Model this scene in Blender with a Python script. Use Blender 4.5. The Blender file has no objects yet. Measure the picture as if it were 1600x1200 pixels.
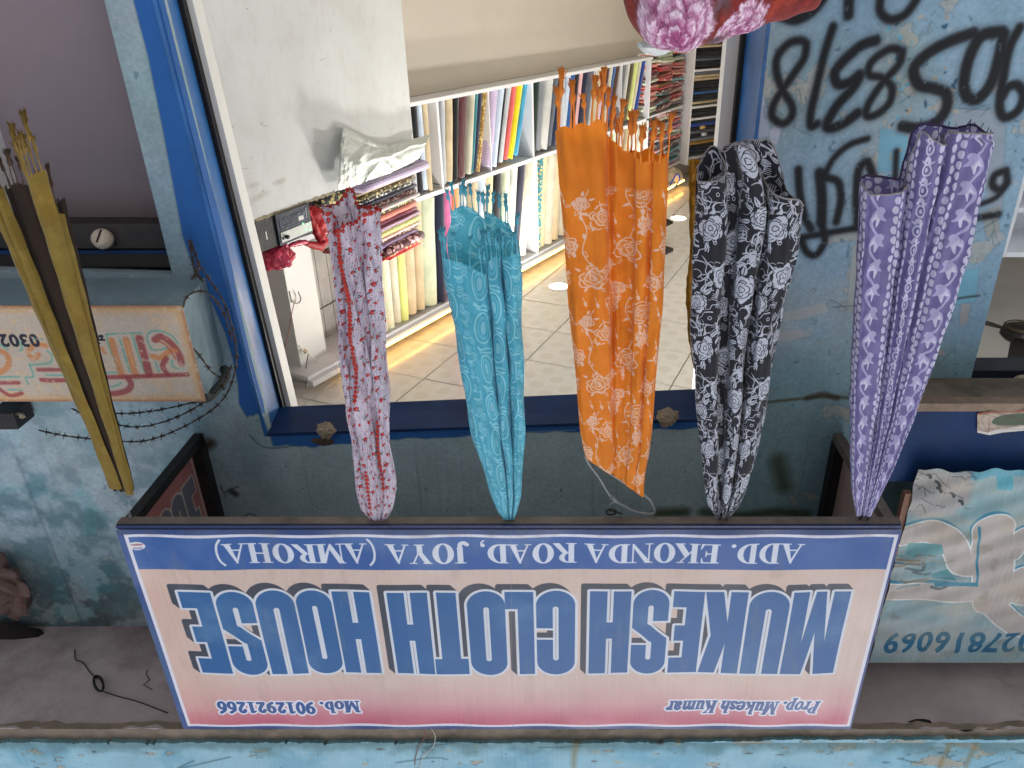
import bpy, bmesh, math, random
import numpy as np
from mathutils import Vector, Matrix
from mathutils.geometry import tessellate_polygon
R = math.radians
rnd = random.Random(11)
S = bpy.context.scene
C = S.collection

# ------------------------------------------------------------------ camera, world, sun, exposure
# The photograph was taken looking up at a shop front and stored upside down, so the camera is rolled by 180 degrees.
FPX, CX, CY, PITCH, EYE = 1194.0, 880.0, 600.0, R(27.64), 1.5
cp, sp = math.cos(PITCH), math.sin(PITCH)
cam = bpy.data.objects.new('camera', bpy.data.cameras.new('camera'))
C.objects.link(cam); S.camera = cam
cam.data.sensor_width = 36; cam.data.sensor_fit = 'HORIZONTAL'
cam.data.lens = FPX / 1600 * 36; cam.data.shift_x = -0.05
cam.data.clip_start = .05; cam.data.clip_end = 500
cam.matrix_world = Matrix(((-1, 0, 0, 0), (0, sp, -cp, 0), (0, -cp, -sp, EYE), (0, 0, 0, 1)))

SUN_EL, SUN_AZ = 56, 200       # the sun stands behind the camera, high over the opposite side of the street
W = bpy.data.worlds.new('World'); S.world = W; W.use_nodes = True
nt = W.node_tree; nt.nodes.clear()
sky = nt.nodes.new('ShaderNodeTexSky'); sky.sky_type = 'NISHITA'; sky.sun_disc = False
sky.sun_elevation = R(SUN_EL); sky.sun_rotation = R(SUN_AZ); sky.air_density = 1.0; sky.dust_density = 2.6; sky.ozone_density = 1.0
bg = nt.nodes.new('ShaderNodeBackground'); bg.inputs[1].default_value = 0.15
wo = nt.nodes.new('ShaderNodeOutputWorld')
nt.links.new(sky.outputs[0], bg.inputs[0]); nt.links.new(bg.outputs[0], wo.inputs[0])
sun = bpy.data.objects.new('sun', bpy.data.lights.new('sun', 'SUN')); C.objects.link(sun)
sun.data.energy = 1.0; sun.data.angle = R(40); sun.data.color = (1, .97, .93)
sun.rotation_euler = (R(90 - SUN_EL), 0, R(180 - SUN_AZ + 180 + 180))
_az = R(SUN_AZ)
_sd = Vector((math.sin(_az) * math.cos(R(SUN_EL)), math.cos(_az) * math.cos(R(SUN_EL)), math.sin(R(SUN_EL))))
sun.rotation_euler = _sd.to_track_quat('Z', 'Y').to_euler()
S.view_settings.view_transform = 'Standard'; S.view_settings.look = 'None'
S.view_settings.gamma = 1; S.view_settings.use_curve_mapping = False
S.view_settings.exposure = 0.0
S.cycles.use_denoising = True; S.cycles.max_bounces = 10; S.cycles.diffuse_bounces = 5
S.cycles.transparent_max_bounces = 12; S.cycles.sample_clamp_indirect = 6; S.cycles.caustics_reflective = False

# ------------------------------------------------------------------ geometry of the view: pixels of the photo to points in the place
def ray(px, py):
    a = (px - CX) / FPX; b = (py - CY) / FPX
    return Vector((-a, cp - b * sp, sp + b * cp))
O3 = Vector((0, 0, EYE))
def onY(px, py, Y):
    d = ray(px, py); return O3 + d * (Y / d.y)
def onZ(px, py, z):
    d = ray(px, py); return O3 + d * ((z - EYE) / d.z)
def onP(px, py, p0, n):
    d = ray(px, py); return O3 + d * ((Vector(p0) - O3).dot(n) / d.dot(n))
WY, SY = 2.44, 1.88          # street wall, front of the sign
CEIL = EYE + 1.80

# ------------------------------------------------------------------ noise and painting (all in code)
def up(a, h, w):
    gy, gx = a.shape
    y = np.linspace(0, gy - 1.001, h); x = np.linspace(0, gx - 1.001, w)
    yi = y.astype(int); xi = x.astype(int); fy = y - yi; fx = x - xi
    fy = (fy * fy * (3 - 2 * fy))[:, None]; fx = (fx * fx * (3 - 2 * fx))[None, :]
    A = a[yi]; B = a[yi + 1]
    r0 = A[:, xi] * (1 - fx) + A[:, xi + 1] * fx
    r1 = B[:, xi] * (1 - fx) + B[:, xi + 1] * fx
    return r0 * (1 - fy) + r1 * fy
def fn(h, w, cell, seed, octv=4, asp=1.0):
    g = np.random.default_rng(seed); o = np.zeros((h, w)); amp = 1; tot = 0
    for k in range(octv):
        c = max(cell / 2 ** k, 1.5)
        o += amp * up(g.random((int(h / (c * asp)) + 3, int(w / c) + 3)), h, w); tot += amp; amp *= .55
    return o / tot
def ss(a, b, x):
    t = np.clip((x - a) / (b - a), 0, 1); return t * t * (3 - 2 * t)
def catmull(p, n=8, closed=False):
    p = [tuple(map(float, q)) for q in p]
    if closed: q = [p[-1]] + p + [p[0], p[1]]
    else: q = [p[0]] + p + [p[-1]]
    out = []
    for i in range(1, len(q) - 2):
        a, b, c, d = (np.array(q[j]) for j in (i - 1, i, i + 1, i + 2))
        for k in range(n):
            t = k / n
            out.append(tuple(.5 * (2 * b + (c - a) * t + (2 * a - 5 * b + 4 * c - d) * t * t + (3 * b - a - 3 * c + d) * t ** 3)))
    out.append(q[-2]); return out
def sdf_edges(X, Y, E):
    d = np.full(X.shape, 1e9); ins = np.zeros(X.shape, bool)
    for (x0, y0), (x1, y1) in E:
        dx, dy = x1 - x0, y1 - y0; L = dx * dx + dy * dy
        if L < 1e-16: continue
        t = np.clip(((X - x0) * dx + (Y - y0) * dy) / L, 0, 1)
        d = np.minimum(d, (X - x0 - t * dx) ** 2 + (Y - y0 - t * dy) ** 2)
        if y0 != y1:
            ins ^= ((y0 > Y) != (y1 > Y)) & (X < dx * (Y - y0) / dy + x0)
    d = np.sqrt(d); return np.where(ins, -d, d)
def ring(p): return [(p[i], p[(i + 1) % len(p)]) for i in range(len(p))]
class Canvas:
    def __init__(s, w, h, Wm, Hm, bg, x0=0, y0=0, wrap=False):
        s.w, s.h, s.W, s.H, s.x0, s.y0, s.wrap = w, h, Wm, Hm, x0, y0, wrap
        s.a = np.empty((h, w, 3), np.float32); s.a[:] = np.array(bg) / 255.
    def reg(s, x0, y0, x1, y1):
        i0 = max(0, int((x0 - s.x0) / s.W * s.w) - 1); i1 = min(s.w, int((x1 - s.x0) / s.W * s.w) + 2)
        j0 = max(0, int((y0 - s.y0) / s.H * s.h) - 1); j1 = min(s.h, int((y1 - s.y0) / s.H * s.h) + 2)
        if i1 <= i0 or j1 <= j0: return None
        X, Y = np.meshgrid((np.arange(i0, i1) + .5) / s.w * s.W + s.x0, (np.arange(j0, j1) + .5) / s.h * s.H + s.y0)
        return slice(j0, j1), slice(i0, i1), X, Y
    def fill(s, box, f, col, soft=None, al=1.0):
        soft = soft or 1.2 * s.W / s.w
        offs = [(0, 0)]
        if s.wrap: offs = [(i * s.W, j * s.H) for i in (-1, 0, 1) for j in (-1, 0, 1)]
        for ox, oy in offs:
            r = s.reg(box[0] + ox - soft, box[1] + oy - soft, box[2] + ox + soft, box[3] + oy + soft)
            if r is None: continue
            sj, si, X, Y = r
            m = np.clip(.5 - f(X - ox, Y - oy) / soft, 0, 1) * al
            c = np.array(col) / 255.
            s.a[sj, si] = s.a[sj, si] * (1 - m[..., None]) + c * m[..., None]
    def edges(s, E, col, grow=0, soft=None, al=1.0, off=(0, 0)):
        xs = [p[0] for e in E for p in e]; ys = [p[1] for e in E for p in e]
        g = max(grow, 0)
        s.fill((min(xs) - g + off[0], min(ys) - g + off[1], max(xs) + g + off[0], max(ys) + g + off[1]),
               lambda X, Y: sdf_edges(X - off[0], Y - off[1], E) - grow, col, soft, al)
    def poly(s, p, col, **k): s.edges(ring(p), col, **k)
    def stroke(s, p, r, col, soft=None, al=1.0, sm=True, closed=False):
        if sm and len(p) > 2: p = catmull(p, 6, closed)
        p = np.array(p); n = len(p)
        rr = np.linspace(r[0], r[1], n) if isinstance(r, (tuple, list)) else np.full(n, r)
        m = rr.max()
        def f(X, Y):
            d = np.full(X.shape, 1e9)
            for i in range(n - 1):
                x0, y0 = p[i]; dx, dy = p[i + 1] - p[i]; L = dx * dx + dy * dy + 1e-18
                t = np.clip(((X - x0) * dx + (Y - y0) * dy) / L, 0, 1)
                d = np.minimum(d, np.hypot(X - x0 - t * dx, Y - y0 - t * dy) - (rr[i] + (rr[i + 1] - rr[i]) * t))
            return d
        s.fill((p[:, 0].min() - m, p[:, 1].min() - m, p[:, 0].max() + m, p[:, 1].max() + m), f, col, soft, al)
    def ell(s, cx, cy, rx, ry, col, ang=0, line=None, soft=None, al=1.0):
        c_, s_ = math.cos(ang), math.sin(ang); m = max(rx, ry)
        def f(X, Y):
            x = (X - cx) * c_ + (Y - cy) * s_; y = -(X - cx) * s_ + (Y - cy) * c_
            d = (np.sqrt((x / rx) ** 2 + (y / ry) ** 2) - 1) * min(rx, ry)
            return d if line is None else np.abs(d) - line
        l = line or 0
        s.fill((cx - m - l, cy - m - l, cx + m + l, cy + m + l), f, col, soft, al)
    def mix(s, mask, col):
        s.a[:] = s.a * (1 - mask[..., None]) + np.array(col) / 255. * mask[..., None]
    def image(s, name):
        im = bpy.data.images.new(name, s.w, s.h, alpha=False)
        px = np.ones((s.h, s.w, 4), np.float32); px[..., :3] = np.clip(s.a, 0, 1)
        im.pixels.foreach_set(px.ravel()); im.update(); im.pack(); return im
def text_edges(txt, height, x, y, align='L', shear=0.0, sx=1.0, space=1.0):
    cu = bpy.data.curves.new('t', 'FONT'); cu.body = txt; cu.size = 1; cu.resolution_u = 3; cu.space_character = space
    ob = bpy.data.objects.new('t', cu); C.objects.link(ob)
    me = ob.to_mesh() if False else bpy.data.meshes.new_from_object(ob.evaluated_get(bpy.context.evaluated_depsgraph_get()))
    v = [(q.co.x, q.co.y) for q in me.vertices]; cnt = {}
    for f in me.polygons:
        for e in f.edge_keys: cnt[e] = cnt.get(e, 0) + 1
    E = [(v[a], v[b]) for (a, b), c in cnt.items() if c == 1]
    bpy.data.objects.remove(ob); bpy.data.curves.remove(cu); bpy.data.meshes.remove(me)
    if not E: return []
    k = height / .72
    xs = [p[0] for e in E for p in e]; x0 = min(xs); w = (max(xs) - x0) * k * sx
    ox = x - (w if align == 'R' else w / 2 if align == 'C' else 0)
    g = lambda p: (ox + (p[0] - x0) * k * sx + shear * p[1] * k, y + p[1] * k)
    return [(g(a), g(b)) for a, b in E]

# ------------------------------------------------------------------ materials
def lin(c):
    return tuple(((x / 255) / 12.92 if x / 255 <= .04045 else ((x / 255 + .055) / 1.055) ** 2.4) for x in c[:3]) + (1,)
def newmat(name):
    m = bpy.data.materials.new(name); m.use_nodes = True; n = m.node_tree
    b = n.nodes['Principled BSDF']; return m, n, b
_mats = {}
def mat(name, rgb, rough=.7, metal=0, var=.12, scale=6, bump=.05, bscale=60, spec=.4, emit=None, coat=0, dirt=None, dirt_amt=.5, trans=0):
    """rgb in sRGB 0-255: base colour broken up by two noises, fine bump, optional dirt"""
    if name in _mats: return _mats[name]
    m, n, b = newmat(name); L = n.links
    tc = n.nodes.new('ShaderNodeTexCoord')
    no = n.nodes.new('ShaderNodeTexNoise'); no.inputs['Scale'].default_value = scale; no.inputs['Detail'].default_value = 6
    no.inputs['Roughness'].default_value = .65
    L.new(tc.outputs['Object'], no.inputs['Vector'])
    mr = n.nodes.new('ShaderNodeMapRange'); mr.inputs[1].default_value = .3; mr.inputs[2].default_value = .7
    mr.inputs[3].default_value = 1 - var; mr.inputs[4].default_value = 1 + var * .6
    L.new(no.outputs['Fac'], mr.inputs[0])
    mx = n.nodes.new('ShaderNodeMix'); mx.data_type = 'RGBA'; mx.blend_type = 'MULTIPLY'; mx.inputs[0].default_value = 1
    mx.inputs[6].default_value = lin(rgb); L.new(mr.outputs[0], mx.inputs[7])
    out = mx.outputs[2]
    if dirt:
        n2 = n.nodes.new('ShaderNodeTexNoise'); n2.inputs['Scale'].default_value = scale * .45; n2.inputs['Detail'].default_value = 9
        n2.inputs['Roughness'].default_value = .7
        L.new(tc.outputs['Object'], n2.inputs['Vector'])
        m2 = n.nodes.new('ShaderNodeMapRange'); m2.inputs[1].default_value = .48; m2.inputs[2].default_value = .66
        m2.inputs[3].default_value = 0; m2.inputs[4].default_value = dirt_amt
        L.new(n2.outputs['Fac'], m2.inputs[0])
        x2 = n.nodes.new('ShaderNodeMix'); x2.data_type = 'RGBA'; L.new(m2.outputs[0], x2.inputs[0])
        L.new(out, x2.inputs[6]); x2.inputs[7].default_value = lin(dirt); out = x2.outputs[2]
    L.new(out, b.inputs['Base Color'])
    b.inputs['Roughness'].default_value = rough; b.inputs['Metallic'].default_value = metal
    b.inputs['Specular IOR Level'].default_value = spec; b.inputs['Coat Weight'].default_value = coat
    if bump:
        nb = n.nodes.new('ShaderNodeTexNoise'); nb.inputs['Scale'].default_value = bscale; nb.inputs['Detail'].default_value = 4
        L.new(tc.outputs['Object'], nb.inputs['Vector'])
        bp = n.nodes.new('ShaderNodeBump'); bp.inputs['Strength'].default_value = min(1, bump * 8); bp.inputs['Distance'].default_value = .004
        L.new(nb.outputs['Fac'], bp.inputs['Height']); L.new(bp.outputs[0], b.inputs['Normal'])
    if emit: b.inputs['Emission Color'].default_value = lin(emit[0]); b.inputs['Emission Strength'].default_value = emit[1]
    _mats[name] = m; return m
def imat(name, img, rough=.6, bump=.3, bscale=80, bdist=.003, spec=.4, trans=0.0, var=.1, vscale=5, ext='REPEAT', coat=0, sheen=0, tex_bump=0, plain=None, crease=0):
    """material from a picture painted above by code, over noise variation, bump and optional translucency"""
    m, n, b = newmat(name); L = n.links
    tc = n.nodes.new('ShaderNodeTexCoord'); im = n.nodes.new('ShaderNodeTexImage'); im.image = img; im.extension = ext
    L.new(tc.outputs['UV'], im.inputs[0])
    no = n.nodes.new('ShaderNodeTexNoise'); no.inputs['Scale'].default_value = vscale; no.inputs['Detail'].default_value = 5
    L.new(tc.outputs['Object'], no.inputs['Vector'])
    mr = n.nodes.new('ShaderNodeMapRange'); mr.inputs[1].default_value = .3; mr.inputs[2].default_value = .7
    mr.inputs[3].default_value = 1 - var; mr.inputs[4].default_value = 1 + var * .5; L.new(no.outputs['Fac'], mr.inputs[0])
    mx = n.nodes.new('ShaderNodeMix'); mx.data_type = 'RGBA'; mx.blend_type = 'MULTIPLY'; mx.inputs[0].default_value = 1
    imo = im.outputs[0]
    if plain:      # unprinted end of the cloth below a given height
        sx = n.nodes.new('ShaderNodeSeparateXYZ'); L.new(tc.outputs['Object'], sx.inputs[0])
        pr = n.nodes.new('ShaderNodeMapRange'); L.new(sx.outputs[2], pr.inputs[0]); pr.inputs[1].default_value = plain[1]; pr.inputs[2].default_value = plain[1] + .01
        px = n.nodes.new('ShaderNodeMix'); px.data_type = 'RGBA'; L.new(pr.outputs[0], px.inputs[0]); px.inputs[6].default_value = lin(plain[0]); L.new(imo, px.inputs[7]); imo = px.outputs[2]
    L.new(imo, mx.inputs[6]); L.new(mr.outputs[0], mx.inputs[7]); L.new(mx.outputs[2], b.inputs['Base Color'])
    b.inputs['Roughness'].default_value = rough; b.inputs['Specular IOR Level'].default_value = spec
    b.inputs['Coat Weight'].default_value = coat; b.inputs['Sheen Weight'].default_value = sheen
    nb = n.nodes.new('ShaderNodeTexNoise'); nb.inputs['Scale'].default_value = bscale; nb.inputs['Detail'].default_value = 5
    L.new(tc.outputs['Object'], nb.inputs['Vector'])
    bp = n.nodes.new('ShaderNodeBump'); bp.inputs['Strength'].default_value = bump; bp.inputs['Distance'].default_value = bdist
    L.new(nb.outputs['Fac'], bp.inputs['Height']); nrm = bp.outputs[0]
    if crease:     # long soft creases running down the cloth
        mp = n.nodes.new('ShaderNodeMapping'); mp.inputs['Scale'].default_value = (1, 1, .16); L.new(tc.outputs['Object'], mp.inputs[0])
        for sc_n, k_n in ((34, 1.0), (95, .45)):
            n3 = n.nodes.new('ShaderNodeTexNoise'); n3.inputs['Scale'].default_value = sc_n; n3.inputs['Detail'].default_value = 3; n3.inputs['Distortion'].default_value = .8; L.new(mp.outputs[0], n3.inputs[0])
            b3 = n.nodes.new('ShaderNodeBump'); b3.inputs['Strength'].default_value = min(1, crease * k_n); b3.inputs['Distance'].default_value = .010 * k_n
            L.new(n3.outputs['Fac'], b3.inputs['Height']); L.new(nrm, b3.inputs['Normal']); nrm = b3.outputs[0]
    if tex_bump:
        b2 = n.nodes.new('ShaderNodeBump'); b2.inputs['Strength'].default_value = tex_bump; b2.inputs['Distance'].default_value = .003
        L.new(im.outputs[0], b2.inputs['Height']); L.new(nrm, b2.inputs['Normal']); nrm = b2.outputs[0]
    L.new(nrm, b.inputs['Normal'])
    if trans:
        t = n.nodes.new('ShaderNodeBsdfTranslucent'); L.new(mx.outputs[2], t.inputs[0]); L.new(nrm, t.inputs['Normal'])
        ms = n.nodes.new('ShaderNodeMixShader'); ms.inputs[0].default_value = trans
        L.new(b.outputs[0], ms.inputs[1]); L.new(t.outputs[0], ms.inputs[2]); L.new(ms.outputs[0], n.nodes['Material Output'].inputs[0])
    return m
def emitter(name, rgb, k):
    m, n, b = newmat(name); n.nodes.remove(b); e = n.nodes.new('ShaderNodeEmission')
    e.inputs[0].default_value = lin(rgb); e.inputs[1].default_value = k; n.links.new(e.outputs[0], n.nodes['Material Output'].inputs[0]); return m

# ------------------------------------------------------------------ mesh builder and object helpers
class MB:
    def __init__(s): s.v, s.f, s.uv = [], [], []
    def add(s, vs, fs, uvs=None):
        o = len(s.v); s.v += [tuple(p) for p in vs]; s.f += [tuple(i + o for i in f) for f in fs]
        s.uv += (uvs if uvs else [(0, 0)] * len(vs)); return s
    def box(s, x0, y0, z0, x1, y1, z1, M=None, jit=0):
        vs = [Vector((x, y, z)) for x in (x0, x1) for y in (y0, y1) for z in (z0, z1)]
        if jit: vs = [v + Vector((rnd.uniform(-jit, jit), rnd.uniform(-jit, jit), rnd.uniform(-jit, jit))) for v in vs]
        if M is not None: vs = [M @ v for v in vs]
        return s.add(vs, [(0, 1, 3, 2), (4, 6, 7, 5), (0, 4, 5, 1), (2, 3, 7, 6), (0, 2, 6, 4), (1, 5, 7, 3)])
    def prismY(s, poly, y0, y1):
        """poly: (x, z) points, extruded from y0 to y1"""
        n = len(poly); vs = [(x, y0, z) for x, z in poly] + [(x, y1, z) for x, z in poly]
        tri = tessellate_polygon([[Vector((x, z, 0)) for x, z in poly]])
        fs = [tuple(t) for t in tri] + [tuple(i + n for i in reversed(t)) for t in tri]
        fs += [(i, (i + 1) % n, (i + 1) % n + n, i + n) for i in range(n)]
        return s.add(vs, fs)
    def prismZ(s, poly, z0, z1):
        n = len(poly); vs = [(x, y, z0) for x, y in poly] + [(x, y, z1) for x, y in poly]
        tri = tessellate_polygon([[Vector((x, y, 0)) for x, y in poly]])
        fs = [tuple(t) for t in tri] + [tuple(i + n for i in reversed(t)) for t in tri]
        fs += [(i, (i + 1) % n, (i + 1) % n + n, i + n) for i in range(n)]
        return s.add(vs, fs)
    def tube(s, pts, r, n=6, cap=True):
        pts = [Vector(p) for p in pts]; m = len(pts); rr = r if isinstance(r, (list, tuple)) else [r] * m
        up_ = Vector((0.13, .27, .95)); vs = []; prev = None
        for i, p in enumerate(pts):
            t = (pts[min(i + 1, m - 1)] - pts[max(i - 1, 0)])
            t = t.normalized() if t.length > 1e-9 else Vector((0, 0, 1))
            a = prev if prev is not None else t.orthogonal()
            a = (a - t * a.dot(t)); a = a.normalized() if a.length > 1e-6 else t.orthogonal().normalized()
            prev = a; b = t.cross(a)
            for k in range(n):
                q = 2 * math.pi * k / n; vs.append(p + (a * math.cos(q) + b * math.sin(q)) * rr[i])
        fs = [(i * n + k, i * n + (k + 1) % n, (i + 1) * n + (k + 1) % n, (i + 1) * n + k) for i in range(m - 1) for k in range(n)]
        if cap: fs += [tuple(reversed(range(n))), tuple(range((m - 1) * n, m * n))]
        return s.add(vs, fs)
    def grid(s, P, U=None):
        """P[i][j] points; U[i][j] uvs"""
        a, b = len(P), len(P[0])
        vs = [p for row in P for p in row]; uv = [u for row in U for u in row] if U else None
        return s.add(vs, [(i * b + j, i * b + j + 1, (i + 1) * b + j + 1, (i + 1) * b + j) for i in range(a - 1) for j in range(b - 1)], uv)
_wm = {}
def link_to(o, parent):
    o.parent = parent; o.matrix_parent_inverse = _wm.get(parent.name, Matrix.Identity(4)).inverted()
def build(name, mb, m, parent=None, smooth=False, bevel=0, **props):
    me = bpy.data.meshes.new(name); me.from_pydata(mb.v, [], mb.f); me.materials.append(m)
    uvl = me.uv_layers.new(name='UVMap'); li = np.empty(len(me.loops), np.int32); me.loops.foreach_get('vertex_index', li)
    uvl.data.foreach_set('uv', np.array(mb.uv, np.float32)[li].ravel())
    bm = bmesh.new(); bm.from_mesh(me)
    if bevel: bmesh.ops.bevel(bm, geom=[e for e in bm.edges], offset=bevel, segments=1, affect='EDGES', clamp_overlap=True)
    bmesh.ops.recalc_face_normals(bm, faces=bm.faces); bm.to_mesh(me); bm.free()
    if smooth: me.polygons.foreach_set('use_smooth', [True] * len(me.polygons))
    me.update(); o = bpy.data.objects.new(name, me); C.objects.link(o)
    if parent is not None: link_to(o, parent)
    for k, v in props.items(): o[k] = v
    return o
def thing(name, label, cat, group=None, loc=(0, 0, 0)):
    o = bpy.data.objects.new(name, None); C.objects.link(o); o.location = loc; o.empty_display_size = .05; _wm[o.name] = Matrix.Translation(Vector(loc))
    o['label'] = label; o['category'] = cat
    if group: o['group'] = group
    return o
def inst(name, me, M, parent=None, **props):
    o = bpy.data.objects.new(name, me); C.objects.link(o); _wm[o.name] = M.copy()
    if parent is not None: link_to(o, parent)
    o.matrix_basis = M
    for k, v in props.items(): o[k] = v
    return o
def boxm(*a, **k): return MB().box(*a, **k)
# ================================================================== THE SETTING
ASPH = mat('pale_bounce_road', (204, 200, 192), .9, var=.25, scale=3, bump=.08, bscale=30)  # unseen road, coloured pale so its bounce lifts the soffit
build('ground', boxm(-40, -30, -.2, 40, 30, 0), ASPH, kind='structure')

# ---- street wall: one wall with three openings, painted canvas of old cyan distemper
def fx(px, py, Y=WY):
    p = onY(px, py, Y); return (p.x, p.z)
FX0, FX1, FZ0, FZ1 = -2.7, 2.9, 1.25, 4.05
fw, fh = 1900, 950
cv = Canvas(fw, fh, FX1 - FX0, FZ1 - FZ0, (148, 165, 173), FX0, FZ0)
n1 = fn(fh, fw, 220, 1, 6); n2 = fn(fh, fw, 60, 2, 5); n3 = fn(fh, fw, 14, 3, 4); n4 = fn(fh, fw, 90, 4, 5, asp=2.5)
XX, ZZ = np.meshgrid(np.linspace(FX0, FX1, fw), np.linspace(FZ0, FZ1, fh))
cv.mix(ss(.45, .75, n1) * .5, (120, 152, 168)); cv.mix(ss(.5, .72, n2) * .35, (168, 196, 204))
cv.mix(ss(.52, .7, n4) * .35, (104, 138, 142))
# smoother bluish coat under the writing, paler greener tint above the door offsets shade
cv.mix(ss(.42, .6, n1 + .1 * n2) * ss(-.55, -.75, XX) * ss(2.75, 2.6, ZZ) * .6, (128, 164, 190))
cv.mix(ss(1.2, 1.0, XX) * ss(-1.0, -.85, XX) * ss(2.85, 2.95, ZZ) * .85, (158, 182, 186))
cv.mix(ss(-.5, -.6, XX) * ss(2.55, 2.75, ZZ) * .4, (86, 140, 150))  # upper right pillar coloured darker teal for its shade
# damp and black mould under the slab, left side
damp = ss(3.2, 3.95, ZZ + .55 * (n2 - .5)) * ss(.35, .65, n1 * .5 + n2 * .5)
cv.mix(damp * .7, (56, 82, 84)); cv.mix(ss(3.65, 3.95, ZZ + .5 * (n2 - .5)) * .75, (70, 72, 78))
cv.mix(ss(.6, .75, n2) * ss(1.3, 1.5, XX) * ss(2.8, 3.1, ZZ) * .5, (70, 140, 150))
# peeling: bare plaster patches and tiny chips
pe = fn(fh, fw, 46, 9, 5); mk = ss(.71, .73, pe + .06 * ss(-.6, -.9, XX) * ss(3, 2.4, ZZ))
ed = ss(.695, .71, pe + .06 * ss(-.6, -.9, XX) * ss(3, 2.4, ZZ)) - mk
lim = np.where(XX < -.6, .8, .0) + ss(1.2, 1.5, XX) * .5; cv.mix(mk * .7 * lim, (172, 164, 150)); cv.mix(np.clip(ed, 0, 1) * .35 * lim, (70, 100, 112))
ch = fn(fh, fw, 9, 12, 2); cv.mix(ss(.86, .89, ch + .05 * ss(-.7, -1.1, XX)) * .45, (60, 96, 114)); cv.mix(ss(.86, .89, fn(fh, fw, 7, 22, 2)) * .4, (190, 184, 170)); m1 = fn(fh, fw, 30, 88, 5); cv.mix(ss(.46, .62, m1) * ss(1.35, 1.5, XX) * .45, (176, 196, 204)); cv.mix(ss(.5, .66, 1 - m1) * ss(1.35, 1.5, XX) * ss(2.9, 3.4, ZZ) * .6, (84, 118, 126))
fine = fn(fh, fw, 3, 31, 2); cv.a *= (1 + .14 * (fine - .5))[..., None]
drip = up(np.random.default_rng(8).random((4, 300)), fh, fw); cv.mix(ss(.8, .98, drip) * ss(2.6, 4, ZZ) * .35, (58, 66, 66))
def P(pts, Y=WY, sc=1, ox=0, oy=0): return [fx(ox + x / sc, oy + y / sc, Y) for x, y in pts]
# torn paper and thin plaster scabs on the right pillar
for q, c in ([[(1332, 384), (1343, 380), (1345, 420), (1338, 482), (1322, 486)], (176, 172, 162)],
             [[(1222, 490), (1292, 474), (1296, 486), (1252, 500), (1222, 500)], (196, 188, 180)],
             [[(1205, 522), (1250, 514), (1272, 524), (1225, 536), (1205, 530)], (200, 188, 180)],
             [[(1203, 201), (1212, 199), (1220, 203), (1216, 226), (1204, 223)], (208, 200, 216)],
             [[(1186, 140), (1192, 150), (1204, 195), (1200, 215), (1186, 215), (1182, 190)], (186, 184, 206)],
             [[(1396, 218), (1430, 205), (1428, 232), (1400, 236)], (168, 168, 172)],
             [[(1490, 170), (1560, 168), (1572, 200), (1566, 330), (1548, 335), (1530, 210), (1490, 205)], (156, 158, 166)],
             [[(1500, 470), (1518, 478), (1510, 505), (1500, 510)], (184, 160, 150)],
             [[(1535, 330), (1560, 320), (1562, 360), (1540, 372)], (160, 150, 134)],
             [[(1500, 290), (1530, 285), (1528, 320), (1505, 330)], (148, 156, 170)],
             [[(1482, 425), (1530, 420), (1525, 470), (1478, 480)], (110, 180, 205)],
             [[(1430, 540), (1476, 548), (1474, 556), (1430, 556)], (190, 160, 150)],
             [[(1375, 200), (1420, 215), (1415, 262), (1372, 270)], (108, 176, 204)]):
    q2 = [(x + rnd.uniform(-2, 2), y + rnd.uniform(-2, 2)) for x, y in q for _ in (0, 1)]
    cv.poly(P(q), (90, 124, 140), grow=.003, al=.3); cv.poly(P(q2), [x * .7 + y * .3 for x, y in zip(c, (126, 160, 178))], al=.85, soft=.006)
# cracks and stains
for q, r, c in (([(1195, 629), (1240, 624), (1290, 620), (1330, 622)], .006, (70, 70, 50)), ([(1262, 622), (1285, 616), (1308, 622)], .010, (60, 44, 34)),
                ([(1480, 470), (1505, 465), (1530, 462)], .004, (50, 60, 60)), ([(1300, 480), (1345, 478), (1400, 484)], .002, (70, 100, 110)),
                ([(1100, 800), (1160, 806), (1210, 800), (1260, 803)], .02, (46, 60, 40)), ([(1030, 802), (1070, 800)], .022, (48, 58, 36)),
                ([(1215, 720), (1225, 760)], .03, (66, 76, 60)), ([(362, 768), (368, 772)], .012, (30, 22, 18)), ([(318, 700), (330, 692)], .018, (48, 34, 26)),
                ([(345, 760), (350, 770), (360, 765), (372, 760)], .003, (60, 70, 66)), ([(390, 680), (420, 700), (500, 690)], .003, (60, 90, 95))):
    cv.stroke(P(q), r, c, soft=r * 1.5, al=.75)
for i in range(26):   # hairline scratches
    x, y = rnd.uniform(1190, 1560), rnd.uniform(120, 600); cv.stroke(P([(x, y), (x + rnd.uniform(-25, 25), y + rnd.uniform(-20, 20)), (x + rnd.uniform(-40, 40), y + rnd.uniform(-20, 40))]), .0012, (60, 88, 100), al=.6)
for i in range(70):
    x, y = rnd.uniform(1380, 1500), rnd.uniform(20, 300); cv.ell(*fx(x, y), rnd.uniform(.002, .012), rnd.uniform(.002, .006), rnd.choice([(36, 70, 96), (170, 150, 120), (90, 170, 200), (186, 170, 146)]), ang=rnd.uniform(0, 3), al=.8)
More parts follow.
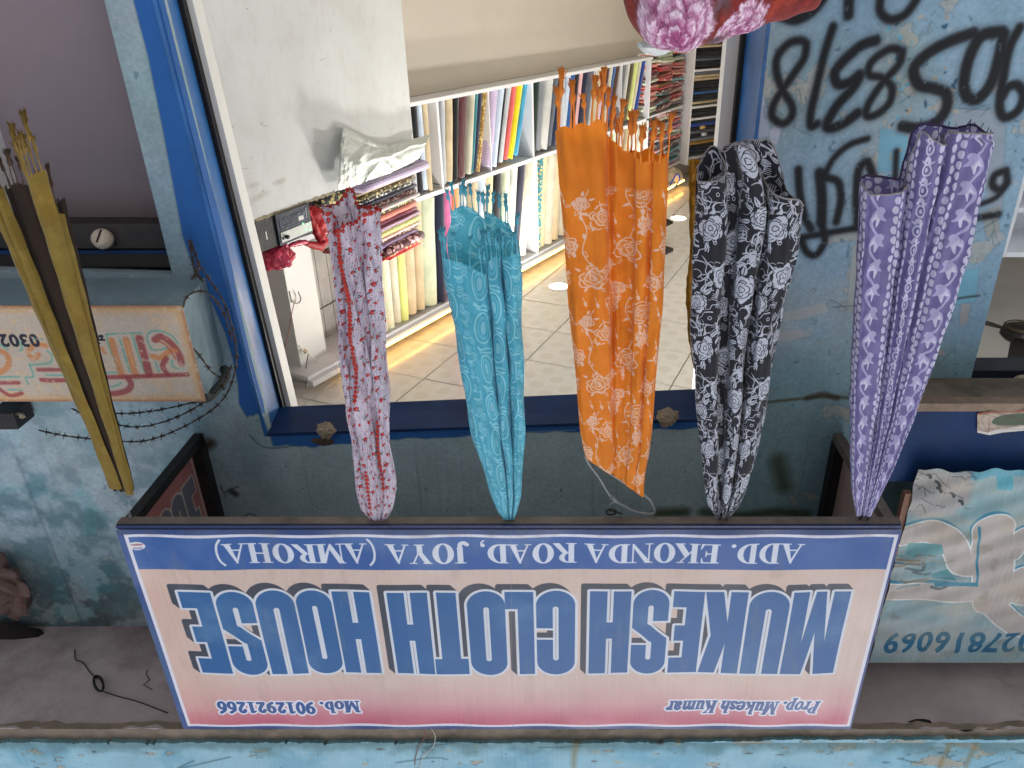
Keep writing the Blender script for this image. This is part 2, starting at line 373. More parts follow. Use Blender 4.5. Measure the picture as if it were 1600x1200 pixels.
# spray-painted numbers
G = (22, 24, 28)
def spray(pts, r, al=.96):
    q = P(pts, sc=3, ox=1160, oy=0)
    cv.stroke(q, r * 1.05, (40, 46, 54), soft=.028, al=.42); cv.stroke(q, r * .80, G, soft=.012, al=al)
for pts, r in (([(300, 205), (270, 190), (215, 205), (165, 265), (160, 335), (187, 420), (232, 495), (228, 550), (185, 580), (140, 545), (148, 485), (190, 418), (245, 340), (290, 270), (300, 205)], .013),
               ([(425, 125), (385, 250), (350, 400), (322, 520), (320, 590), (350, 580)], .014),
               ([(625, 190), (555, 215), (470, 290), (432, 345), (450, 395), (505, 385), (550, 350), (520, 410), (440, 500), (395, 585), (420, 600), (480, 575), (540, 530)], .017),
               ([(750, 240), (690, 230), (605, 290), (595, 350), (655, 365), (700, 410), (690, 480), (640, 530), (585, 545), (590, 490), (655, 390), (735, 300), (750, 240)], .013),
               ([(1080, 155), (970, 195), (870, 250), (805, 320), (825, 395), (900, 415), (955, 440), (955, 510), (905, 575), (820, 600), (750, 592)], .019),
               ([(1215, 150), (1120, 170), (1060, 280), (1038, 400), (1060, 460), (1110, 460), (1165, 390), (1200, 280), (1225, 160)], .020),
               ([(1300, 130), (1250, 230), (1220, 380), (1205, 500), (1230, 550), (1290, 520), (1318, 450), (1290, 400), (1245, 410), (1215, 460)], .016),
               ([(185, 75), (250, 92), (330, 50), (385, -20)], .017), ([(500, -30), (497, 70)], .017), ([(650, -30), (645, 50), (690, 92), (760, 70), (815, 0)], .014),
               ([(262, 795), (268, 900), (290, 1010), (322, 1075)], .014), ([(362, 810), (372, 930), (370, 1040)], .019), ([(370, 830), (445, 850), (462, 930), (440, 1040)], .014),
               ([(390, 810), (430, 740), (500, 680), (585, 650)], .011), ([(540, 1060), (535, 940), (545, 800), (585, 760), (612, 830)], .015), ([(722, 710), (716, 840)], .010),
               ([(275, 1115), (380, 1095), (545, 1068)], .012), ([(372, 1050), (385, 1130), (345, 1195), (300, 1180), (275, 1120)], .013),
               ([(1235, 800), (1185, 820), (1172, 865), (1205, 890), (1240, 855), (1235, 800)], .013), ([(1238, 860), (1190, 925), (1095, 965)], .009), ([(1100, 1022), (1200, 1005)], .012)):
    spray(pts, r)
wn = fn(fh, fw, 7, 77, 3); cv.mix(ss(.76, .8, wn) * ss(-.6, -.7, XX) * .35, (120, 152, 172))
# blue gloss paint brushed round the door opening, ragged edge
BL = (34, 92, 160)
band = [(206, -10), (232, 90), (256, 210), (286, 370), (306, 430), (330, 470), (352, 520), (364, 560), (372, 600), (374, 632), (386, 652), (402, 646), (414, 648), (427, 697), (470, 697), (500, 696), (560, 692), (620, 687), (680, 684), (735, 680), (745, 677), (850, 676), (930, 672), (1010, 672), (1086, 668), (1140, 664), (1140, 640), (1100, 600), (700, 500), (300, -10)]
bj = []
for i, (x, y) in enumerate(band):
    bj.append((x, y))
    if 9 < i < 25:
        x2, y2 = band[i + 1]
        for t in (.25, .5, .75): bj.append((x + (x2 - x) * t, y + (y2 - y) * t + rnd.uniform(-2.5, 2.5)))
cv.poly(P(bj), (70, 80, 90), grow=.004, al=.3); cv.poly(P(bj), BL)
cv.poly(P([(735, 676), (760, 676), (900, 671), (900, 673), (760, 679)]), (120, 150, 170), al=.6)
bandR = [(1184, -10), (1186, 130), (1181, 160), (1178, 222), (1176, 260), (1150, 640), (1120, 640), (1150, -10)]
cv.poly(P(bandR), (36, 84, 150))
facade_img = cv.image('street_wall_paint')
WALL = imat('old_cyan_distemper', facade_img, rough=.82, bump=.55, bscale=28, bdist=.006, var=.1, vscale=9, ext='EXTEND', tex_bump=.35)
BLUE = mat('blue_gloss_paint', (44, 104, 168), .3, var=.2, scale=9, bump=.05, bscale=18, spec=.6, dirt=(14, 34, 70), dirt_amt=.5)
NAVY = mat('navy_paint', (16, 50, 96), .6, var=.3, scale=5, bump=.06, bscale=20, dirt=(22, 36, 52), dirt_amt=.5, spec=.2)
CONC = mat('grimy_concrete', (176, 164, 164), .9, var=.3, scale=2.2, bump=.12, bscale=22, dirt=(70, 52, 54), dirt_amt=.7)
LIP = mat('raw_concrete_lip', (128, 116, 102), .9, var=.3, scale=7, bump=.14, bscale=40, dirt=(60, 60, 54), dirt_amt=.7)
DARKV = mat('dark_sooty_metal', (44, 40, 42), .6, var=.4, scale=6, bump=.1, bscale=40, dirt=(70, 62, 58), dirt_amt=.5)
BLACK = mat('black_steel', (22, 21, 22), .5, var=.4, scale=10, bump=.05, dirt=(70, 58, 48), dirt_amt=.35)
RUST = mat('weathered_steel_tube', (112, 104, 98), .6, var=.3, scale=14, bump=.06, dirt=(74, 62, 52), dirt_amt=.5)

holeD = [fx(1088, 657), fx(418, 681), (1.154, EYE + .04), (1.209, .25), (-.59, .25), (-.587, EYE + .2)]
holeD[0] = (-.60, holeD[0][1]); 
_bl = fx(320, 627, 2.19); BX0 = fx(284, 478, 2.19)[0]; BZ0 = EYE + .877; BZ1 = _bl[1]
holeL = [(1.31, BZ0 - .01), (2.75, BZ0 - .06), (2.75, .02), (1.31, .02)]
xr = fx(1585, 270)[0]; xr2 = fx(1510, 618)[0]
holeR = [(xr2, fx(1510, 622)[1]), (xr, .02), (-2.9, .02), (-2.9, fx(1510, 622)[1])]
WX0, WX1, WZT = -3.6, 3.6, EYE + 2.46
outer = [(WX0, 0), (WX1, 0), (WX1, WZT), (WX0, WZT)]
def holed_wall(name, outer, holes, y, depth, m, **props):
    loops = [outer] + holes; pts = [p for l in loops for p in l]
    tri = tessellate_polygon([[Vector((x, z, 0)) for x, z in l] for l in loops])
    mb = MB()
    uv = lambda x, z: ((x - FX0) / (FX1 - FX0), (z - FZ0) / (FZ1 - FZ0))
    mb.add([(x, y, z) for x, z in pts], [tuple(t) for t in tri], [uv(*p) for p in pts])
    mb.add([(x, y + depth, z) for x, z in pts], [tuple(reversed(t)) for t in tri], [uv(*p) for p in pts])
    for l in loops:
        n = len(l)
        for i in range(n):
            a, b = l[i], l[(i + 1) % n]
            mb.add([(a[0], y, a[1]), (b[0], y, b[1]), (b[0], y + depth, b[1]), (a[0], y + depth, a[1])], [(0, 1, 2, 3)], [uv(*a), uv(*b), (uv(*b)[0] + .02, uv(*b)[1]), (uv(*a)[0] + .02, uv(*a)[1])])
    return build(name, mb, m, **props)
holed_wall('street_wall', outer, [holeD, holeL, holeR], WY, .05, WALL, label='old cyan distempered street wall with black spray-painted numbers on its right pillar', category='wall')

build('pillar_core', boxm(xr + .01, WY + .051, 0, -.66, WY + .29, WZT), WALL, kind='structure')
build('pillar_core', boxm(1.235, WY + .051, 0, 1.30, 2.615, WZT), WALL, kind='structure')
# blue painted door surround: reveals and soffit lining the opening, tapering inwards
YB = 2.64
def bk(px, py): p = onY(px, py, YB); return (p.x, YB, p.z)
t = thing('door_surround', 'glossy blue painted surround lining the opening of the cloth shop', 'door frame', loc=(.3, WY, 0))
f0 = (holeD[1][0], WY - .004, holeD[1][1]); f1 = (holeD[0][0], WY - .004, holeD[0][1])
b0 = bk(438, 640); b1x = -.575; b1 = (b1x, YB, bk(1100, 611)[2])
def slab(a, b, c, d, th):   # quad with thickness th pushed out along its normal
    a, b, c, d = map(Vector, (a, b, c, d)); n = (b - a).cross(d - a).normalized() * th
    mb = MB(); vs = [a, b, c, d, a + n, b + n, c + n, d + n]
    return mb.add(vs, [(0, 1, 2, 3), (7, 6, 5, 4), (0, 4, 5, 1), (1, 5, 6, 2), (2, 6, 7, 3), (3, 7, 4, 0)])
build('soffit', slab(f0, b0, b1, f1, -.012), NAVY, t)  # same blue paint, given navy here for its shade
zlo = .26
jb = onY(277, 0, YB)
build('jamb', slab((holeD[1][0] - .002, WY - .004, f0[2]), (1.207, WY - .004, zlo), (b0[0] + (jb.x - b0[0]) * (b0[2] - zlo) / (b0[2] - jb.z), YB, zlo), (b0[0], YB, b0[2]), .012), BLUE, t)
build('jamb', slab((-.589, WY - .004, f1[2]), (b1x, YB, b1[2]), (b1x - .004, YB, zlo), (-.585, WY - .004, zlo), .012), BLUE, t)
WHITE = mat('white_interior_paint', (222, 222, 218), .55, var=.05, scale=3, bump=.03, bscale=14)
WHITE2 = mat('white_laminate', (222, 222, 224), .35, var=.05, scale=4, bump=.01)
DOORW = mat('white_scuffed_board', (214, 216, 214), .6, var=.07, scale=3.5, bump=.03, bscale=7, dirt=(170, 166, 158), dirt_amt=.3)
# dark rubber gap and white inner frame
t = thing('inner_frame', 'narrow white inner frame with a black gap just inside the blue surround', 'frame', loc=(.3, YB, 0))
zt = b0[2]; xl = b0[0]; xlow = jb.x
def post(name, x0, x1, y0, y1, z0, z1, m, par, sh=0):
    vs = [(x0, y0, z1), (x1, y0, z1), (x1, y1, z1), (x0, y1, z1), (x0 + sh, y0, z0), (x1 + sh, y0, z0), (x1 + sh, y1, z0), (x0 + sh, y1, z0)]
    return build(name, MB().add(vs, [(0, 1, 2, 3), (7, 6, 5, 4), (0, 4, 5, 1), (1, 5, 6, 2), (2, 6, 7, 3), (3, 7, 4, 0)]), m, par)
_sh = (xlow - xl) * (zt - .26) / (zt - onY(277, 0, YB).z)
post('gap_strip', xl - .016, xl + .06, YB + .002, YB + .03, .26, zt + .06, BLACK, t, _sh)
post('gap_strip', b1x - .06, b1x + .012, YB + .002, YB + .03, .26, zt + .02, BLACK, t)
post('frame_post', xl - .034, xl + .06, YB + .032, YB + .10, .26, zt + .06, WHITE, t, _sh)
post('frame_post', b1x - .06, b1x + .052, YB + .032, YB + .10, .26, zt + .02, WHITE, t)

# crumbling mortar lumps on the soffit
def lump(name, p, r, m, seed, sq=(1, 1, 1), **pr):
    bm = bmesh.new(); bmesh.ops.create_icosphere(bm, subdivisions=2, radius=1); g = random.Random(seed)
    ph = [Vector((g.uniform(-1, 1), g.uniform(-1, 1), g.uniform(-1, 1))).normalized() for _ in range(9)]
    for v in bm.verts:
        n = v.co.normalized(); k = 1
        for q in ph: k = min(k, .72 / max(.3, n.dot(q)))
        k *= 1 + g.uniform(-.05, .05); v.co = Vector((n.x * sq[0], n.y * sq[1], n.z * sq[2])) * r * k + Vector(p)
    mb = MB(); mb.v = [tuple(v.co) for v in bm.verts]; mb.uv = [(0, 0)] * len(mb.v); mb.f = [tuple(v.index for v in f.verts) for f in bm.faces]; bm.free()
    return build(name, mb, m, None, **pr)
def crumple(o, strength, size=.03, levels=2, kind='VORONOI'):
    md = o.modifiers.new('d', 'SUBSURF'); md.subdivision_type = 'SIMPLE'; md.levels = levels; md.render_levels = levels
    tx = bpy.data.textures.new('crumple', kind); tx.noise_scale = size
    if kind == 'VORONOI': tx.weight_1 = -1; tx.weight_2 = 1; tx.noise_intensity = 1.6
    md = o.modifiers.new('c', 'DISPLACE'); md.texture = tx; md.strength = strength; md.mid_level = .4; md.texture_coords = 'LOCAL'; return o
MORT = mat('pale_mortar', (158, 146, 124), .95, var=.4, scale=30, bump=.15, bscale=60, dirt=(60, 54, 44), dirt_amt=.7)
crumple_l = lump('mortar_lump', onY(511, 672, WY - .012), .042, MORT, 3, label='pale mortar lump stuck to the blue lintel above the white and red scarf', category='mortar lump', group='mortar lumps on the lintel')
crumple_r = lump('mortar_lump', onY(1043, 651, WY - .012), .046, MORT, 5, label='pale mortar lump stuck to the lintel between the orange and black scarves', category='mortar lump', group='mortar lumps on the lintel')
crumple(crumple_l, .014, .022); crumple(crumple_r, .014, .02)
lump('broken_plaster', onY(505, 690, WY), .04, mat('bare_plaster', (84, 72, 58), .95, var=.4, scale=20, bump=.12), 9, sq=(1.3, .12, .5), label='scab of bare brown plaster below the left mortar lump', category='plaster patch')

# ---- concrete sunshade slab above, with cyan fascia
YF = 1.925
build('sunshade_slab', boxm(WX0, YF + .004, WZT, WX1, WY + .4, WZT + .14), CONC, label='grimy concrete sunshade slab over the shop signs', category='slab')
zl = EYE + 2.515
mb = MB(); g = random.Random(4); xs = np.linspace(WX0, WX1, 150)   # broken lower arris
vs = []
for i, x in enumerate(xs):
    j = g.uniform(-.006, .006) + (.03 if 14 < i < 38 else .004) * max(0, math.sin(i * .55)) * g.random()
    vs += [(x, YF + j * .5, WZT - .002 + max(0, j)), (x, YF + .002 * g.random(), zl + .03), (x, YF + .018 + .02 * abs(math.sin(i * .37)) * g.random(), WZT - .006 + max(0, j) * .3)]
for i in range(149):
    a = i * 3; mb_f = [(a, a + 3, a + 4, a + 1), (a, a + 2, a + 5, a + 3)]
    mb.f += mb_f
mb.v = vs; mb.uv = [(0, 0)] * len(vs)
build('slab_lip', mb, LIP, label='chipped raw concrete edge along the bottom of the cyan fascia', category='slab edge')
# fascia canvas
c2 = Canvas(1500, 180, 6.7, .8, (144, 186, 202)); h_, w_ = 180, 1500
q1 = fn(h_, w_, 50, 41, 5); q2 = fn(h_, w_, 16, 42, 4); q3 = fn(h_, w_, 28, 43, 5, asp=.5)
c2.mix(ss(.5, .7, q1) * .4, (96, 158, 186)); c2.mix(ss(.55, .75, q2) * .4, (160, 200, 214))
pm = ss(.72, .735, q3); c2.mix(np.clip(ss(.705, .72, q3) - pm, 0, 1) * .6, (60, 80, 84)); c2.mix(pm * .8, (168, 160, 142))
zz = np.linspace(0, .8, 180)[:, None] * np.ones((1, w_)); c2.mix(ss(.075, .0, zz + .1 * (q2 - .5)) * .55, (70, 100, 100))
for i in range(12):
    x = rnd.uniform(.3, 6.4); y = rnd.uniform(0, .3); c2.stroke([(x, y), (x + rnd.uniform(-.1, .1), y + rnd.uniform(-.03, .05)), (x + rnd.uniform(-.2, .2), y + rnd.uniform(-.05, .08))], .0035, (52, 84, 92), al=.6)
for i in range(140): c2.ell(rnd.uniform(0, 6.7), rnd.uniform(0, .4), rnd.uniform(.004, .016), rnd.uniform(.003, .008), rnd.choice([(50, 74, 80), (180, 160, 120), (70, 60, 50)]), al=.6)
for x in (2.15, 2.05, 3.55): c2.stroke([(x, 0), (x + .01, .12), (x - .005, .25)], (.012, .002), (120, 90, 40), soft=.02, al=.5)
FASC = imat('peeling_fascia_paint', c2.image('fascia_paint'), rough=.85, bump=.6, bscale=24, bdist=.006, ext='REPEAT', tex_bump=.4)
mb = MB(); n = 900; lo = []
for i in range(n):
    x = WX0 + (WX1 - WX0) * i / (n - 1); lo.append((x, zl + .002 * math.sin(i * .16) + .002 * math.sin(i * .53) + g.uniform(-.0025, .0025) - .018 * ss(-.3, -1.0, x) + (.012 if g.random() < .03 else 0)))
for k, (yy, dz) in enumerate([(YF - .016, 0), (YF - .016, .7)]): pass
fr = [[(x, YF - .016 + .0015 * g.random(), z), (x, YF - .018, EYE + 6)] for x, z in lo]
mb.grid([[a, b] for a, b in fr], [[((a[0] - WX0) / 6.7, (a[2] - zl) / .8), ((b[0] - WX0) / 6.7, (b[2] - zl) / .8)] for a, b in fr])
mb.grid([[(x, YF - .016, z), (x, YF + .01, z)] for x, z in lo], [[((x - WX0) / 6.7, .01)] * 2 for x, z in lo])
build('fascia_wall', mb, FASC, label='peeling sky blue fascia wall rising above the slab edge', category='wall')
build('upper_wall', boxm(WX0, YF + .06, WZT + .142, WX1, WY + .4, EYE + 6), CONC, kind='structure')
DULLBLK = mat('dull_black', (34, 30, 32), .95, var=.3, scale=8, bump=.2)
for q_, (px, py, sx_, sd_) in enumerate(((1440, 1128, .07, 1), (1505, 1136, .05, 2), (1548, 1134, .045, 3))):
    p_l = onZ(px, py, WZT); lump('broken_edge_gap', (p_l.x, p_l.y, WZT + .004), sx_, DULLBLK, sd_, sq=(1, .34, .12), label='black broken gap in the slab edge, ' + ('widest, nearest the sign', 'middle of three', 'farthest from the sign')[q_], category='slab gap', group='black gaps along the slab edge')  # black lumps stand in for the dark inside the gaps
WIREB = mat('dark_wire', (30, 26, 24), .6, var=.2)
COP = mat('reddish_wire', (120, 60, 50), .5, var=.2)
def wire(name, px, Y, r, m, **pr):
    pts = [onY(x, y, Y) for x, y in px]; pts = [Vector(p) for p in catmull([tuple(p) for p in pts], 6)]
    return build(name, MB().tube(pts, r, 5), m, pr.pop('parent', None), True, **pr)
wire('loose_wire', [(661, 1136), (664, 1150), (655, 1165), (650, 1180), (648, 1196)], YF - .022, .0018, COP, label='thin reddish wire dangling over the blue fascia above the sign', category='wire')
wire('loose_wire', [(672, 1136), (680, 1150), (676, 1168), (662, 1180), (655, 1202)], YF - .022, .0016, mat('pale_wire', (190, 180, 172), .5), label='thin pale wire curving over the fascia beside the reddish wire', category='wire')
# iron ring and wire in the slab soffit at left
def zp(px, py, dz=0): p = onZ(px, py, WZT - .004 - dz); return tuple(p)
t = thing('soffit_wire', 'twisted rusty wire with a small loop on the slab underside', 'wire', loc=zp(155, 1065))
for q in ([(117, 1015), (118, 1030), (130, 1036), (142, 1052), (152, 1060)], [(160, 1080), (185, 1088), (215, 1096), (262, 1114)]):
    build('strand', MB().tube([Vector(p) for p in catmull([zp(*a) for a in q], 5)], .0022, 5), WIREB, t, True)
lp = [Vector(zp(154 + 7 * math.cos(a) + 3 * math.sin(a), 1068 + 12 * math.sin(a), .02 + .02 * math.sin(a))) for a in np.linspace(0, 6.2, 16)]
build('loop', MB().tube(lp, .005, 6), WIREB, t, True)
build('strand', MB().tube([Vector(zp(230 + i * 2 * (-1) ** i, 1046 + i * 8)) for i in range(5)], .0015, 4), WIREB, t, True)
# ================================================================== THE SHOP SIGN
cbl = onY(1410, 827, SY); cbr = onY(181, 828, SY); ctl = onY(1330, 1137, SY); ctr = onY(287, 1141, SY)
SX0 = (cbl.x + ctl.x) / 2; SX1 = (cbr.x + ctr.x) / 2; SZ0 = (cbl.z + cbr.z) / 2; SZ1 = (ctl.z + ctr.z) / 2
SWm, SHm = SX1 - SX0, SZ1 - SZ0
def sg(px, py): p = onY(px, py, SY); return (p.x - SX0, p.z - SZ0)
sw, sh = 2100, int(2100 * SHm / SWm)
sc_ = Canvas(sw, sh, SWm, SHm, (216, 194, 182))
Z01 = np.linspace(0, 1, sh)[:, None] * np.ones((1, sw)); X01 = np.ones((sh, 1)) * np.linspace(0, 1, sw)[None, :]
sc_.mix(ss(.30, .62, Z01) * (1 - ss(.62, .78, Z01)) * .35, (224, 206, 202))
sc_.mix(ss(.70, .90, Z01) * .75, (212, 150, 158)); sc_.mix(ss(.84, .99, Z01) * .8, (188, 74, 104))
sc_.mix(ss(.86, .99, X01) * .35, (226, 180, 156)); sc_.mix(ss(.5, .98, Z01) * ss(.02, .0, X01) * .3, (255, 240, 240))
band_top = sg(800, 890)[1]
sc_.poly([(0, 0), (SWm, 0), (SWm, band_top), (0, band_top)], (58, 98, 164))
g1 = fn(sh, sw, 300, 51, 4); sc_.mix((Z01 * SHm < band_top) * ss(.45, .7, g1) * .3, (44, 92, 168))
# white border lines, outer blue-grey rim
bw = .017
for (a, b, c, d) in ((.026, .026, SWm - .026, .026 + .012), (.026, SHm - .030, SWm - .026, SHm - .020), (.026, .026, .038, SHm - .02), (SWm - .050, .026, SWm - .036, SHm - .02)):
    pass
rim = [((0, 0), (SWm, .020)), ((0, SHm - .014), (SWm, SHm)), ((0, 0), (.007, SHm)), ((SWm - .019, 0), (SWm, SHm))]
for (a, b) in rim: sc_.poly([(a[0], a[1]), (b[0], a[1]), (b[0], b[1]), (a[0], b[1])], (50, 78, 138))
sc_.mix((X01 * SWm > SWm - .019) * ss(.2, .6, Z01) * ss(1, .7, Z01) * .5, (86, 120, 150))
x0_, x1_, y0_, y1_ = .007, SWm - .019, .020, SHm - .014; l_ = .011
for (a, b) in (((x0_, y0_), (x1_, y0_ + l_)), ((x0_, y1_ - l_), (x1_, y1_)), ((x0_, y0_), (x0_ + l_, y1_)), ((x1_ - l_, y0_), (x1_, y1_))):
    sc_.poly([(a[0], a[1]), (b[0], a[1]), (b[0], b[1]), (a[0], b[1])], (226, 226, 238))
# --- condensed heavy capitals
def stad(X, Y, x0, y0, x1, y1, r):
    cx, cy, hx, hy = (x0 + x1) / 2, (y0 + y1) / 2, (x1 - x0) / 2, (y1 - y0) / 2; r = min(r, hx, hy)
    qx = np.abs(X - cx) - hx + r; qy = np.abs(Y - cy) - hy + r
    return np.hypot(np.maximum(qx, 0), np.maximum(qy, 0)) + np.minimum(np.maximum(qx, qy), 0) - r
def glyph(ch, w, h):
    k = .15 * w      # slot width
    c = w / 2
    def box(x0, y0, x1, y1): return lambda X, Y: stad(X, Y, x0, y0, x1, y1, 0.0001)
    def pol(p): E = ring([(x * w, y * h) for x, y in p]); return lambda X, Y: sdf_edges(X, Y, E)
    def cut(a, *bs):
        def f(X, Y):
            d = a(X, Y)
            for b in bs: d = np.maximum(d, -b(X, Y))
            return d
        return f
    O = lambda X, Y: stad(X, Y, 0, -.012 * h, w, 1.012 * h, w * .5)
    if ch == 'H': return cut(box(0, 0, w, h), box(c - k / 2, -.1 * h, c + k / 2, .37 * h), box(c - k / 2, .57 * h, c + k / 2, 1.1 * h))
    if ch == 'O': return cut(O, lambda X, Y: stad(X, Y, c - k / 2, .17 * h, c + k / 2, .83 * h, k))
    if ch == 'U':
        def f(X, Y):
            d = np.where(Y < .5 * h, stad(X, Y, 0, -.012 * h, w, 2 * h, w * .5), np.maximum(np.abs(X - c) - c, Y - h))
            return np.maximum(d, -stad(X, Y, c - k / 2, .19 * h, c + k / 2, 1.3 * h, k))
        return f
    if ch == 'C': return cut(O, lambda X, Y: stad(X, Y, c - k / 2, .17 * h, c + k / 2, .83 * h, k), box(c, .43 * h, 1.2 * w, .57 * h))
    if ch == 'S': return cut(O, lambda X, Y: stad(X, Y, c - k / 2, .60 * h, c + k / 2, .83 * h, k), lambda X, Y: stad(X, Y, c - k / 2, .17 * h, c + k / 2, .40 * h, k),
                             pol([(.5, .645), (.5, .60), (.72, .52), (1.3, .34), (1.3, .645)]), pol([(.5, .355), (.5, .40), (.28, .48), (-.3, .66), (-.3, .355)]))
    if ch == 'T': return lambda X, Y: np.minimum(stad(X, Y, 0, .80 * h, w, h, .0001), stad(X, Y, .22 * w, 0, .78 * w, h, .0001))
    if ch == 'L': return lambda X, Y: np.minimum(stad(X, Y, 0, 0, .56 * w, h, .0001), stad(X, Y, 0, 0, w, .2 * h, .0001))
    if ch == 'E': return lambda X, Y: np.minimum(np.minimum(stad(X, Y, 0, 0, .55 * w, h, .0001), stad(X, Y, 0, 0, w, .19 * h, .0001)), np.minimum(stad(X, Y, 0, .81 * h, w, h, .0001), stad(X, Y, 0, .41 * h, .88 * w, .60 * h, .0001)))
    if ch == 'K': return pol([(0, 0), (.42, 0), (.42, .36), (.60, 0), (1.04, 0), (.80, .52), (1.02, 1), (.60, 1), (.42, .62), (.42, 1), (0, 1)])
    if ch == 'M': return pol([(0, 0), (.29, 0), (.29, .60), (.42, 0), (.60, 0), (.72, .60), (.72, 0), (1, 0), (1, 1), (.62, 1), (.505, .48), (.39, 1), (0, 1)])
zb_, zt_ = sg(800, 925)[1], sg(800, 1052)[1]; HH = zt_ - zb_
letters = [('M', 1331, 1241), ('U', 1237, 1174), ('K', 1170, 1106), ('E', 1102, 1054), ('S', 1048, 991), ('H', 987, 922), ('C', 899, 837), ('L', 833, 788), ('O', 788, 728),
           ('T', 724, 669), ('H', 667, 604), ('H', 577, 517), ('O', 514, 458), ('U', 455, 395), ('S', 391, 333), ('E', 329, 277)]
GL = []
for ch, xa, xb in letters:
    u0, u1 = sg(xa, 925)[0], sg(xb, 925)[0]; GL.append((glyph(ch, u1 - u0, HH), u0, u1 - u0))
OUT = .0092
def drawt(f, u0, w, dx, dy, grow, col):
    sc_.fill((u0 - .04 + dx, zb_ - .04 + dy, u0 + w + .04 + dx, zt_ + .04 + dy), lambda X, Y: f(X - u0 - dx, Y - zb_ - dy) - grow, col)
for f, u0, w in GL:
    for q in np.linspace(.25, 1, 6): drawt(f, u0, w, .020 * q, -.024 * q, OUT, (66, 72, 84))
for f, u0, w in GL: drawt(f, u0, w, 0, 0, OUT, (216, 222, 232))
for i, (f, u0, w) in enumerate(GL): drawt(f, u0, w, 0, 0, 0, (48, 102, 160))
# --- bold serif capitals for the address line
def ebox(x0, y0, x1, y1): return [(x0, y0), (x1, y0), (x1, y1), (x0, y1)]
def foot(x0, x1, y=0): return ebox(x0, y, x1, y + .035) if y == 0 else ebox(x0, y - .035, x1, y)
SER = {
 'A': (.93, [[(.43, 1), (.50, 1), (.88, .02), (.64, .02)], [(.46, 1), (.49, .86), (.17, .02), (.11, .02)], ebox(.25, .30, .70, .35), foot(0, .27), foot(.55, .96)], []),
 'D': (.90, [ebox(.12, 0, .34, 1), foot(.02, .4), ebox(.02, .965, .4, 1)], [('h', .34, .5, .52, .5, .29, .455)]),
 'P': (.78, [ebox(.12, 0, .34, 1), foot(.02, .46), ebox(.02, .965, .4, 1)], [('h', .34, .735, .40, .265, .19, .225)]),
 'R': (.92, [ebox(.12, 0, .34, 1), foot(.02, .44), ebox(.02, .965, .4, 1), [(.36, .5), (.58, .52), (.98, 0), (.72, 0)]], [('h', .34, .74, .38, .26, .17, .22)]),
 'O': (.94, [], [('o', .46, .5, .43, .515, .19, .475)]),
 'E': (.82, [ebox(.12, 0, .34, 1), ebox(.02, .96, .74, 1), [(.74, 1), (.66, .96), (.72, .74), (.75, .74)], ebox(.34, .48, .56, .53), [(.56, .36), (.52, .5), (.56, .66), (.585, .66), (.585, .36)], ebox(.02, 0, .76, .04), [(.76, 0), (.80, .27), (.77, .27), (.66, .04)]], []),
 'K': (.98, [ebox(.12, 0, .34, 1), foot(.02, .44), ebox(.02, .965, .44, 1), [(.34, .36), (.34, .44), (.76, .98), (.82, .98)], [(.42, .54), (.58, .74), (1.0, .02), (.72, .02)], foot(.62, 1.02), ebox(.62, .965, .92, 1)], []),
 'N': (.94, [ebox(.13, 0, .18, 1), ebox(.79, .0, .84, 1), [(.06, 1), (.30, 1), (.84, .12), (.84, 0), (.79, 0)], foot(0, .32), ebox(.66, .965, .97, 1), ebox(0, .965, .3, 1)], []),
 'J': (.62, [ebox(.28, .2, .50, 1), ebox(.16, .965, .62, 1)], [('s', [(.39, .25), (.37, .05), (.22, -.02), (.10, .06)], .09)]),
 'Y': (.90, [[(.04, 1), (.28, 1), (.57, .42), (.36, .42)], [(.50, .42), (.55, .42), (.80, 1), (.74, 1)], ebox(.36, 0, .57, .46), foot(.26, .67), ebox(0, .965, .36, 1), ebox(.62, .965, .92, 1)], []),
 'M': (1.14, [ebox(.13, 0, .18, 1), ebox(.82, 0, 1.04, 1), [(.05, 1), (.29, 1), (.62, .22), (.52, 0)], [(.52, 0), (.57, .0), (.98, 1), (.82, 1)], foot(0, .32), foot(.72, 1.14), ebox(0, .965, .3, 1), ebox(.85, .965, 1.14, 1)], []),
 'H': (1.0, [ebox(.12, 0, .34, 1), ebox(.66, 0, .88, 1), ebox(.34, .48, .66, .53), foot(.02, .44), foot(.56, .98), ebox(.02, .965, .44, 1), ebox(.56, .965, .98, 1)], []),
 '(': (.45, [], [('s', [(.38, 1.08), (.22, .85), (.16, .45), (.22, .05), (.38, -.2)], .045)]),
 ')': (.45, [], [('s', [(.06, 1.08), (.22, .85), (.28, .45), (.22, .05), (.06, -.2)], .045)]),
 '.': (.34, [], [('s', [(.15, .08), (.151, .08)], .095)]), ',': (.36, [], [('s', [(.15, .08), (.151, .08)], .09), ('s', [(.20, .06), (.20, -.06), (.10, -.16)], .03)]), ' ': (.34, [], [])}
